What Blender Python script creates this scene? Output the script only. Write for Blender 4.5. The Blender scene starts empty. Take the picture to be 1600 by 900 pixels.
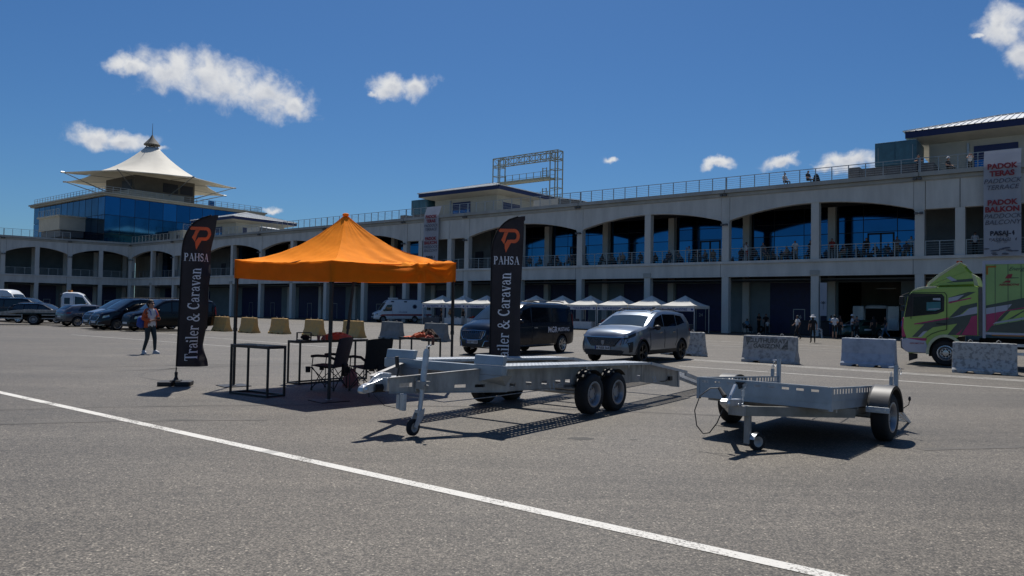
import bpy, bmesh, math, random
from math import sin, cos, pi, radians, sqrt, atan2
from mathutils import Vector, Matrix, Euler
random.seed(7)
S = bpy.context.scene
COL = S.collection
# ---------------------------------------------------------------- camera
F_PX = 1150.0
PITCH = math.atan(35 / 1150)
ROLL = math.atan(.0175)
FWD = Vector((0, cos(PITCH), sin(PITCH)))
U0 = Vector((0, -sin(PITCH), cos(PITCH)))
RGT = cos(ROLL) * Vector((1, 0, 0)) + sin(ROLL) * U0
UPV = cos(ROLL) * U0 - sin(ROLL) * Vector((1, 0, 0))
cam_d = bpy.data.cameras.new('camera')
cam_d.sensor_width = 36
cam_d.lens = 36 * F_PX / 1600
cam_d.clip_start = .05
cam_d.clip_end = 5000
cam = bpy.data.objects.new('camera', cam_d)
COL.objects.link(cam)
cam.matrix_world = Matrix(((RGT.x, UPV.x, -FWD.x, 0), (RGT.y, UPV.y, -FWD.y, 0), (RGT.z, UPV.z, -FWD.z, 1.6), (0, 0, 0, 1)))
S.camera = cam
# ---------------------------------------------------------------- light and sky
SUN_EL = radians(60.5)
sun_d = bpy.data.lights.new('sun', 'SUN')
sun_d.energy = 5.0
sun_d.angle = radians(.53)
sun_d.color = (1, .955, .89)
sun = bpy.data.objects.new('sun', sun_d)
COL.objects.link(sun)
sun.location = (0, 60, 120)
sun.rotation_euler = (-(pi / 2 - SUN_EL), 0, 0)      # light travels towards the camera, shadows fall to -Y
S.view_settings.view_transform = 'Standard'
S.view_settings.look = 'None'
S.view_settings.exposure = 0
S.view_settings.gamma = 1

W = bpy.data.worlds.new('World')
S.world = W
W.use_nodes = True
nt = W.node_tree
nt.nodes.clear()


def N(t, ty, **kw):
    n = t.nodes.new(ty)
    for k, v in kw.items():
        if k.startswith('i_'):
            n.inputs[int(k[2:])].default_value = v
        else:
            setattr(n, k, v)
    return n


def build_sky():
    L = nt.links.new
    out = N(nt, 'ShaderNodeOutputWorld')
    bg = N(nt, 'ShaderNodeBackground')
    sky = N(nt, 'ShaderNodeTexSky', sky_type='NISHITA')
    sky.sun_disc = False
    sky.sun_elevation = SUN_EL
    sky.sun_rotation = 0.0
    sky.altitude = 0
    sky.air_density = 1.0
    sky.dust_density = .6
    sky.ozone_density = 2.2
    hsv = N(nt, 'ShaderNodeHueSaturation')
    hsv.inputs['Saturation'].default_value = 1.12
    hsv.inputs['Value'].default_value = 1.0
    L(sky.outputs[0], hsv.inputs['Color'])
    tint = N(nt, 'ShaderNodeVectorMath', operation='MULTIPLY')
    tint.inputs[1].default_value = (.455, .74, 1.02)
    L(hsv.outputs[0], tint.inputs[0])
    tc = N(nt, 'ShaderNodeTexCoord')
    G = tc.outputs['Generated']

    def ray(x, y):
        return (FWD + RGT * (x - 800) / F_PX - UPV * (y - 450) / F_PX).normalized()
    # clouds: (centre column, centre row, half width, half height, tilt) turned into directions in the sky
    cl = [(268, 108, 66, 46, 8), (335, 125, 88, 54, 10), (415, 150, 80, 42, 12), (462, 164, 38, 26, 5), (205, 100, 46, 20, 5),
          (150, 213, 50, 24, 4), (192, 217, 52, 22, 3), (246, 234, 18, 7, 0),
          (610, 137, 40, 24, 0), (650, 139, 40, 25, -10), (580, 142, 18, 9, 0), 
          (957, 245, 22, 9, 0), (1122, 261, 30, 12, 0), (1219, 255, 34, 14, 0), (1326, 250, 56, 22, -4), (1296, 262, 34, 13, 0),
          (1574, 36, 50, 40, 0), (1596, 84, 40, 34, 20), (1532, 52, 26, 9, -5), (430, 328, 22, 8, -10),
          ]
    acc = None
    lowacc = None
    extra = [(-70, 24, 9, 3), (-62, 38, 12, 4), (62, 30, 8, 3), (85, 18, 14, 4), (120, 26, 12, 4), (165, 22, 16, 4), (-120, 30, 13, 4), (-150, 16, 12, 3), (35, 48, 9, 3)]
    items = []
    for (x, y, rx, ry, a) in cl:
        c = ray(x, y)
        T = (RGT - c * RGT.dot(c)).normalized()
        Bv = c.cross(T)
        if Bv.dot(UPV) < 0:
            Bv = -Bv
        a = radians(-a)
        T2 = T * cos(a) + Bv * sin(a)
        B2 = Bv * cos(a) - T * sin(a)
        sc = (FWD.dot(c))
        items.append((c, T2, B2, rx / F_PX * sc, ry / F_PX * sc))
    for (az, el, w, h) in extra:
        c = Vector((sin(radians(az)) * cos(radians(el)), cos(radians(az)) * cos(radians(el)), sin(radians(el))))
        T = Vector((0, 0, 1)).cross(c).normalized()
        items.append((c, T, c.cross(T) * (1 if c.cross(T).z > 0 else -1), radians(w), radians(h)))
    # wobble the lookup direction so that outlines are ragged
    nz = N(nt, 'ShaderNodeTexNoise')
    nz.inputs['Scale'].default_value = 26
    nz.inputs['Detail'].default_value = 7
    nz.inputs['Roughness'].default_value = .56
    L(G, nz.inputs['Vector'])
    sub = N(nt, 'ShaderNodeVectorMath', operation='SUBTRACT')
    L(nz.outputs['Color'], sub.inputs[0])
    sub.inputs[1].default_value = (.5, .5, .5)
    sc_ = N(nt, 'ShaderNodeVectorMath', operation='SCALE')
    L(sub.outputs[0], sc_.inputs[0])
    sc_.inputs['Scale'].default_value = .045
    add = N(nt, 'ShaderNodeVectorMath', operation='ADD')
    L(G, add.inputs[0])
    L(sc_.outputs[0], add.inputs[1])
    D = add.outputs[0]
    for (c, T, Bv, w, h) in items:
        kden = 1.0 if w * F_PX > 24 else .84
        d1 = N(nt, 'ShaderNodeVectorMath', operation='DOT_PRODUCT')
        L(D, d1.inputs[0])
        d1.inputs[1].default_value = T / w
        d2 = N(nt, 'ShaderNodeVectorMath', operation='DOT_PRODUCT')
        L(D, d2.inputs[0])
        d2.inputs[1].default_value = Bv / h
        d3 = N(nt, 'ShaderNodeVectorMath', operation='DOT_PRODUCT')
        L(D, d3.inputs[0])
        d3.inputs[1].default_value = c * 40
        d4 = N(nt, 'ShaderNodeMath', operation='SUBTRACT', i_0=38.0)
        L(d3.outputs['Value'], d4.inputs[1])
        d5 = N(nt, 'ShaderNodeMath', operation='MAXIMUM', i_0=0.0)
        L(d4.outputs[0], d5.inputs[1])
        cb = N(nt, 'ShaderNodeCombineXYZ')
        L(d1.outputs['Value'], cb.inputs[0])
        L(d2.outputs['Value'], cb.inputs[1])
        L(d5.outputs[0], cb.inputs[2])
        ln = N(nt, 'ShaderNodeVectorMath', operation='LENGTH')
        L(cb.outputs[0], ln.inputs[0])
        s = N(nt, 'ShaderNodeMath', operation='SUBTRACT', i_0=kden)
        L(ln.outputs['Value'], s.inputs[1])
        # share of this cloud lying under its middle: clouds are greyer below
        lw = N(nt, 'ShaderNodeMath', operation='SUBTRACT')
        L(s.outputs[0], lw.inputs[0])
        mm = N(nt, 'ShaderNodeMath', operation='MULTIPLY', i_1=.9)
        L(d2.outputs['Value'], mm.inputs[0])
        L(mm.outputs[0], lw.inputs[1])
        if acc is None:
            acc, lowacc = s.outputs[0], lw.outputs[0]
        else:
            mx = N(nt, 'ShaderNodeMath', operation='MAXIMUM')
            L(acc, mx.inputs[0])
            L(s.outputs[0], mx.inputs[1])
            acc = mx.outputs[0]
            mx = N(nt, 'ShaderNodeMath', operation='MAXIMUM')
            L(lowacc, mx.inputs[0])
            L(lw.outputs[0], mx.inputs[1])
            lowacc = mx.outputs[0]
    n2 = N(nt, 'ShaderNodeTexNoise')
    n2.inputs['Scale'].default_value = 42
    n2.inputs['Detail'].default_value = 8
    n2.inputs['Roughness'].default_value = .58
    n2.inputs['Distortion'].default_value = .25
    L(G, n2.inputs['Vector'])
    m1 = N(nt, 'ShaderNodeMath', operation='MULTIPLY_ADD', i_1=1.25, i_2=-.66)
    L(n2.outputs[0], m1.inputs[0])
    m2 = N(nt, 'ShaderNodeMath', operation='ADD')
    L(acc, m2.inputs[0])
    L(m1.outputs[0], m2.inputs[1])
    mr = N(nt, 'ShaderNodeMapRange', interpolation_type='SMOOTHSTEP')
    mr.inputs['From Min'].default_value = -.04
    mr.inputs['From Max'].default_value = .78
    L(m2.outputs[0], mr.inputs['Value'])
    sh = N(nt, 'ShaderNodeMapRange', interpolation_type='SMOOTHSTEP')
    sh.inputs['From Min'].default_value = .55
    sh.inputs['From Max'].default_value = 1.5
    sh.inputs['To Max'].default_value = .75
    L(lowacc, sh.inputs['Value'])
    n3 = N(nt, 'ShaderNodeTexNoise')
    n3.inputs['Scale'].default_value = 70
    n3.inputs['Detail'].default_value = 5
    L(G, n3.inputs['Vector'])
    m3 = N(nt, 'ShaderNodeMath', operation='MULTIPLY_ADD', i_1=.9, i_2=-.42)
    L(n3.outputs[0], m3.inputs[0])
    m4 = N(nt, 'ShaderNodeMath', operation='ADD', use_clamp=True)
    L(sh.outputs[0], m4.inputs[0])
    L(m3.outputs[0], m4.inputs[1])
    cc = N(nt, 'ShaderNodeMix', data_type='RGBA')
    cc.inputs[6].default_value = (10.6, 10.8, 11.1, 1)
    cc.inputs[7].default_value = (4.9, 5.6, 7.2, 1)
    L(m4.outputs[0], cc.inputs[0])
    mx = N(nt, 'ShaderNodeMix', data_type='RGBA')
    L(mr.outputs[0], mx.inputs[0])
    L(tint.outputs[0], mx.inputs[6])
    L(cc.outputs[2], mx.inputs[7])
    L(mx.outputs[2], bg.inputs['Color'])
    bg.inputs['Strength'].default_value = .068
    L(bg.outputs[0], out.inputs[0])


build_sky()
W.cycles.sampling_method = 'MANUAL'
W.cycles.sample_map_resolution = 512

# ---------------------------------------------------------------- materials
MT = {}


def mat(name, col, rough=.6, metal=0.0, var=.12, scale=6.0, bump=0.0, bscale=None, coat=0.0, spec=.5, col2=None, f=(.35, .65), stretch=None, trans=0.0, space='Object', detail=5, bdist=.01):
    """procedural material: two tones mixed by a noise of real-world size, with relief if asked"""
    if name in MT:
        return MT[name]
    m = bpy.data.materials.new(name)
    m.use_nodes = True
    t = m.node_tree
    L = t.links.new
    b = t.nodes['Principled BSDF']
    b.inputs['Roughness'].default_value = rough
    b.inputs['Metallic'].default_value = metal
    b.inputs['Specular IOR Level'].default_value = spec
    if coat:
        b.inputs['Coat Weight'].default_value = coat
        b.inputs['Coat Roughness'].default_value = .04
    tc = N(t, 'ShaderNodeTexCoord')
    src = tc.outputs[space]
    if stretch:
        mp = N(t, 'ShaderNodeMapping')
        mp.inputs['Scale'].default_value = stretch
        L(src, mp.inputs[0])
        src = mp.outputs[0]
    nz = N(t, 'ShaderNodeTexNoise')
    nz.inputs['Scale'].default_value = scale
    nz.inputs['Detail'].default_value = detail
    nz.inputs['Roughness'].default_value = .6
    L(src, nz.inputs['Vector'])
    mr = N(t, 'ShaderNodeMapRange')
    mr.inputs['From Min'].default_value = f[0]
    mr.inputs['From Max'].default_value = f[1]
    L(nz.outputs[0], mr.inputs['Value'])
    mx = N(t, 'ShaderNodeMix', data_type='RGBA')
    c2 = col2 if col2 else tuple(max(0, c * (1 - 2 * var)) for c in col[:3])
    mx.inputs[6].default_value = (*col[:3], 1)
    mx.inputs[7].default_value = (*c2[:3], 1)
    L(mr.outputs[0], mx.inputs[0])
    L(mx.outputs[2], b.inputs['Base Color'])
    if bump:
        bp = N(t, 'ShaderNodeBump')
        bp.inputs['Strength'].default_value = bump
        bp.inputs['Distance'].default_value = bdist
        if bscale:
            n2 = N(t, 'ShaderNodeTexNoise')
            n2.inputs['Scale'].default_value = bscale
            n2.inputs['Detail'].default_value = 4
            L(src, n2.inputs['Vector'])
            L(n2.outputs[0], bp.inputs['Height'])
        else:
            L(nz.outputs[0], bp.inputs['Height'])
        L(bp.outputs[0], b.inputs['Normal'])
    if trans:
        tr = N(t, 'ShaderNodeBsdfTranslucent')
        L(mx.outputs[2], tr.inputs[0])
        ms = N(t, 'ShaderNodeMixShader', i_0=trans)
        L(b.outputs[0], ms.inputs[1])
        L(tr.outputs[0], ms.inputs[2])
        L(ms.outputs[0], t.nodes['Material Output'].inputs[0])
    MT[name] = m
    return m


def vary(name, lo, hi):
    """small difference in tone from pane to pane"""
    t = MT[name].node_tree
    b = t.nodes['Principled BSDF']
    src = b.inputs['Base Color'].links[0].from_socket
    oi = N(t, 'ShaderNodeObjectInfo')
    mr = N(t, 'ShaderNodeMapRange')
    mr.inputs['To Min'].default_value = lo
    mr.inputs['To Max'].default_value = hi
    t.links.new(oi.outputs['Random'], mr.inputs['Value'])
    sc = N(t, 'ShaderNodeVectorMath', operation='SCALE')
    t.links.new(src, sc.inputs[0])
    t.links.new(mr.outputs[0], sc.inputs['Scale'])
    t.links.new(sc.outputs[0], b.inputs['Base Color'])


def asphalt():
    m = bpy.data.materials.new('asphalt')
    m.use_nodes = True
    t = m.node_tree
    L = t.links.new
    b = t.nodes['Principled BSDF']
    b.inputs['Roughness'].default_value = .62
    b.inputs['Specular IOR Level'].default_value = .42
    tc = N(t, 'ShaderNodeTexCoord')
    G = tc.outputs['Object']

    def noise(sc, det, rg=.6, st=None, dist=0):
        n = N(t, 'ShaderNodeTexNoise')
        n.inputs['Scale'].default_value = sc
        n.inputs['Detail'].default_value = det
        n.inputs['Roughness'].default_value = rg
        n.inputs['Distortion'].default_value = dist
        if st:
            mp = N(t, 'ShaderNodeMapping')
            mp.inputs['Rotation'].default_value = (0, 0, radians(37.8))
            mp.inputs['Scale'].default_value = st
            L(G, mp.inputs[0])
            L(mp.outputs[0], n.inputs['Vector'])
        else:
            L(G, n.inputs['Vector'])
        return n.outputs[0]

    def rng(src, a, b_, c, d):
        r = N(t, 'ShaderNodeMapRange')
        r.inputs['From Min'].default_value = a
        r.inputs['From Max'].default_value = b_
        r.inputs['To Min'].default_value = c
        r.inputs['To Max'].default_value = d
        L(src, r.inputs['Value'])
        return r.outputs[0]

    def mul(a, b_):
        n = N(t, 'ShaderNodeMath', operation='MULTIPLY')
        L(a, n.inputs[0])
        L(b_, n.inputs[1])
        return n.outputs[0]
    vo = N(t, 'ShaderNodeTexVoronoi')
    vo.inputs['Scale'].default_value = 78
    L(G, vo.inputs['Vector'])
    sep = N(t, 'ShaderNodeSeparateColor')
    L(vo.outputs['Color'], sep.inputs[0])
    stones = rng(sep.outputs[0], 0, 1, .34, 1.66)
    bright = rng(sep.outputs[1], .92, .96, 1, 2.1)
    pits = rng(vo.outputs['Distance'], .35, .75, 1.08, .5)
    fine = rng(noise(240, 3), .3, .7, .78, 1.22)
    mid = mul(rng(noise(9, 6), .3, .7, .86, 1.14), rng(noise(31, 4), .3, .7, .80, 1.20))
    patch = rng(noise(.55, 5, .65), .3, .7, .86, 1.12)
    streak = rng(noise(.5, 6, .7, (.18, 1.6, 1), .5), .32, .7, 1.16, .74)
    streak2 = rng(noise(.22, 4, .7, (.12, 2.4, 1), 1.0), .35, .62, 1.08, .86)
    v = mul(mul(mul(mul(mul(mul(mul(stones, bright), pits), fine), mid), patch), streak), streak2)
    sc = N(t, 'ShaderNodeVectorMath', operation='SCALE')
    cm = N(t, 'ShaderNodeMix', data_type='RGBA')
    cm.inputs[6].default_value = (.130, .110, .084, 1)
    cm.inputs[7].default_value = (.114, .103, .086, 1)
    L(noise(.3, 3), cm.inputs[0])
    L(cm.outputs[2], sc.inputs[0])
    L(v, sc.inputs['Scale'])
    L(sc.outputs[0], b.inputs['Base Color'])
    bp = N(t, 'ShaderNodeBump')
    bp.inputs['Strength'].default_value = .35
    bp.inputs['Distance'].default_value = .004
    L(mul(stones, fine), bp.inputs['Height'])
    L(bp.outputs[0], b.inputs['Normal'])
    MT['asphalt'] = m
    return m


def paint_line(name, col, wear, base=(.115, .104, .09)):
    """road paint with worn spots through which the asphalt shows"""
    m = bpy.data.materials.new(name)
    m.use_nodes = True
    t = m.node_tree
    L = t.links.new
    b = t.nodes['Principled BSDF']
    b.inputs['Roughness'].default_value = .8
    tc = N(t, 'ShaderNodeTexCoord')
    n = N(t, 'ShaderNodeTexNoise')
    n.inputs['Scale'].default_value = 38
    n.inputs['Detail'].default_value = 9
    n.inputs['Roughness'].default_value = .75
    L(tc.outputs['Object'], n.inputs['Vector'])
    n2 = N(t, 'ShaderNodeTexNoise')
    n2.inputs['Scale'].default_value = 1.7
    n2.inputs['Detail'].default_value = 4
    L(tc.outputs['Object'], n2.inputs['Vector'])
    a = N(t, 'ShaderNodeMath', operation='MULTIPLY_ADD', i_1=.45)
    L(n2.outputs[0], a.inputs[0])
    L(n.outputs[0], a.inputs[2])
    mr = N(t, 'ShaderNodeMapRange')
    mr.inputs['From Min'].default_value = wear
    mr.inputs['From Max'].default_value = wear + .1
    L(a.outputs[0], mr.inputs['Value'])
    mx = N(t, 'ShaderNodeMix', data_type='RGBA')
    mx.inputs[6].default_value = (*col, 1)
    mx.inputs[7].default_value = (*base, 1)
    L(mr.outputs[0], mx.inputs[0])
    L(mx.outputs[2], b.inputs['Base Color'])
    MT[name] = m
    return m


asphalt()
paint_line('line_white', (.62, .60, .55), .755)
paint_line('line_worn', (.42, .41, .38), .76)
paint_line('rubber_mark', (.062, .058, .052), .66)
paint_line('oil_mark', (.05, .047, .043), .74)
mat('concrete', (.63, .61, .56), .85, var=.10, scale=1.1, bump=.15, bscale=30, detail=8, stretch=(1, 1, .22))
mat('concrete_b', (.42, .41, .37), .85, var=.08, scale=.7, bump=.15, bscale=30)
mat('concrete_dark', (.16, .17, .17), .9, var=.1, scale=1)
mat('seam_dark', (.03, .03, .03), .9)
mat('cornice', (.44, .43, .39), .8, var=.12, scale=.6, stretch=(1, 1, .2))
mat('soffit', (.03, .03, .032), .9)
mat('door_blue', (.007, .010, .075), .5, var=.15, scale=3)
mat('navy', (.004, .010, .075), .45, var=.1)
mat('glass_blue', (.035, .17, .36), .06, metal=1.0, var=.06, scale=.5)
mat('glass_dim', (.03, .13, .26), .08, metal=1.0, var=.15, scale=.4)
vary('glass_blue', .58, .92)
vary('glass_dim', .62, 1.0)
mat('frame_dark', (.008, .010, .022), .5)
mat('rail', (.36, .37, .37), .4, metal=.6, var=.1)
mat('roof_metal', (.70, .71, .70), .5, metal=.0, var=.06, scale=1)
mat('beige', (.42, .40, .33), .85, var=.06, scale=1)
mat('membrane', (.78, .74, .64), .75, var=.06, scale=.35, trans=.14)
mat('tower_core', (.15, .135, .11), .85, var=.08, scale=1)
mat('cap', (.16, .15, .13), .7)
mat('hvac', (.05, .14, .19), .45, var=.15, scale=2)
mat('hvac_grey', (.11, .11, .11), .6)
mat('steel_yellow', (.33, .33, .24), .55, metal=.3, var=.15, scale=4)
mat('galv', (.56, .59, .62), .40, metal=.45, var=.14, scale=7, bump=.06, bscale=60, detail=7)
mat('galv_dull', (.42, .41, .39), .50, metal=.3, var=.22, scale=6, stretch=(1, 1, .35), detail=7)
mat('galv_blue', (.37, .42, .46), .42, metal=.3, var=.12, scale=4, detail=7)
mat('galv_brown', (.27, .26, .23), .5, metal=.3, var=.18, scale=5)
mat('zinc', (.58, .60, .62), .36, metal=.7, var=.1, scale=20)
mat('tyre', (.012, .012, .013), .8, var=.2, scale=12, bump=.1, bscale=80)
mat('rim_steel', (.30, .31, .33), .4, metal=.5, var=.1)
mat('rim_alloy', (.46, .47, .49), .25, metal=.9, var=.05)
mat('rim_dark', (.02, .02, .022), .3, metal=.5)
mat('black_metal', (.010, .010, .012), .45, var=.1)
mat('black_plastic', (.012, .012, .014), .55, var=.15)
mat('fender', (.085, .083, .08), .5, var=.3, scale=14, stretch=(1, .2, 1))
mat('black_fabric', (.010, .010, .012), .85, var=.25, scale=20, bump=.2, bscale=40)
mat('flag_fabric', (.022, .020, .025), .78, var=.18, scale=3, bump=.1, bscale=12, trans=.12)
mat('flag_white', (.80, .80, .84), .8, var=.03)
mat('flag_orange', (.85, .15, .05), .75, var=.05)
mat('orange_roof', (1.0, .30, .025), .7, var=.05, scale=2.2, bump=.5, bscale=3.2, trans=.07, detail=4, bdist=.03, spec=.03)
mat('orange_tarp', (.97, .22, .012), .6, var=.07, scale=2.2, bump=.5, bscale=3.2, trans=.32, detail=4, bdist=.03, spec=.05)
mat('white_tarp', (.80, .78, .72), .75, var=.06, scale=2, trans=.25)
mat('white_banner', (.52, .53, .58), .7, var=.05, scale=1, trans=.3)
mat('white_band', (.52, .53, .58), .7, var=.04)
mat('text_blue', (.01, .03, .22), .7)
mat('text_red', (.30, .04, .05), .7)
mat('text_dark', (.035, .035, .05), .7)
mat('text_grey', (.13, .13, .16), .7)
mat('white', (.62, .62, .60), .55, var=.05)
mat('paint_white', (.70, .71, .72), .35, coat=.6, var=.04)
mat('paint_silver', (.18, .21, .25), .3, metal=.6, coat=.6, var=.03)
mat('paint_navy', (.003, .006, .015), .2, spec=.35, coat=.2, var=.1)
mat('paint_black', (.003, .003, .005), .25, spec=.3, coat=.15, var=.1)
mat('paint_grey', (.10, .11, .135), .3, metal=.6, coat=.8, var=.05)
mat('paint_lightsilver', (.32, .36, .42), .3, metal=.6, coat=.8, var=.04)
mat('paint_darkgreen', (.012, .055, .035), .3, coat=.8, var=.2)
mat('window_dark', (.006, .008, .012), .15, spec=.25)
mat('glass_car', (.008, .010, .014), .04, spec=.6, coat=0, var=.1)
mat('glass_screen', (.02, .03, .04), .04, spec=.8, coat=0, var=.2, scale=2)
mat('lamp_glass', (.35, .37, .4), .1, metal=.6, coat=1)
mat('chrome', (.6, .6, .62), .12, metal=1, var=.02)
mat('red_light', (.25, .01, .01), .3, coat=.5)
mat('well_dark', (.004, .004, .005), .9)
mat('seam_paint', (.006, .006, .007), .6)
mat('plate', (.55, .56, .58), .5, var=.02)
mat('plate_text', (.012, .012, .014), .6)
mat('red_stripe', (.30, .008, .03), .4, coat=.5)
mat('truck_green', (.30, .45, .09), .42, coat=.35, var=.05, scale=2)
mat('box_green', (.27, .44, .15), .5, coat=.1, var=.07, scale=1.5)
mat('truck_dark', (.05, .068, .058), .45, coat=.2, var=.08)
mat('truck_pink', (.36, .012, .10), .4, coat=.3, var=.05)
mat('truck_white', (.36, .38, .46), .4, coat=.3, var=.04)
mat('truck_cream', (.50, .52, .34), .4, coat=.3)
mat('amber', (.40, .14, .005), .5)
mat('barrier', (.42, .42, .41), .9, var=.22, scale=7, bump=.5, bscale=25, detail=10, col2=(.20, .20, .195), f=(.45, .7))
mat('barrier_worn', (.46, .46, .44), .95, scale=9, bump=.6, bscale=30, detail=14, col2=(.26, .26, .25), f=(.49, .58))
mat('barrier_blue', (.40, .44, .50), .85, scale=5, bump=.3, bscale=30, detail=10, col2=(.30, .33, .38), f=(.45, .65))
mat('barrier_grey', (.24, .25, .25), .9, scale=3, bump=.3, bscale=30, detail=8, var=.15)
mat('barrier_yellow', (.64, .38, .12), .85, scale=4, bump=.3, bscale=30, detail=8, col2=(.52, .33, .14), f=(.4, .65))
mat('barrier_mark', (.09, .095, .09), .9, scale=16, var=.35, f=(.45, .6), col2=(.24, .24, .23), detail=8)
mat('skin', (.38, .20, .13), .6, var=.05)
mat('skin_dark', (.20, .10, .065), .6, var=.05)
mat('hair', (.012, .008, .007), .7)
mat('c_white', (.60, .60, .60), .8, var=.08, scale=10)
mat('c_black', (.012, .012, .014), .85, var=.2, scale=10)
mat('c_navy', (.015, .025, .06), .8)
mat('c_teal', (.012, .035, .045), .7, var=.2, scale=10)
mat('c_denim', (.08, .13, .21), .8, var=.15, scale=12)
mat('c_grey', (.10, .10, .11), .8)
mat('c_red', (.30, .03, .02), .8)
mat('c_orange', (.50, .085, .02), .75, var=.12, scale=8)
mat('c_blue', (.05, .16, .42), .8)
mat('c_brightblue', (.015, .06, .32), .7)
mat('c_lightblue', (.20, .42, .60), .8)
mat('c_tan', (.25, .19, .12), .8)
mat('pink_bag', (.34, .17, .19), .6, trans=.35)
mat('red_cloth', (.42, .08, .05), .7, var=.12, scale=8)
mat('grass', (.05, .075, .025), .95, var=.2, scale=.2)
# ---------------------------------------------------------------- helpers
def V(*a):
    return Vector(a)


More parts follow.
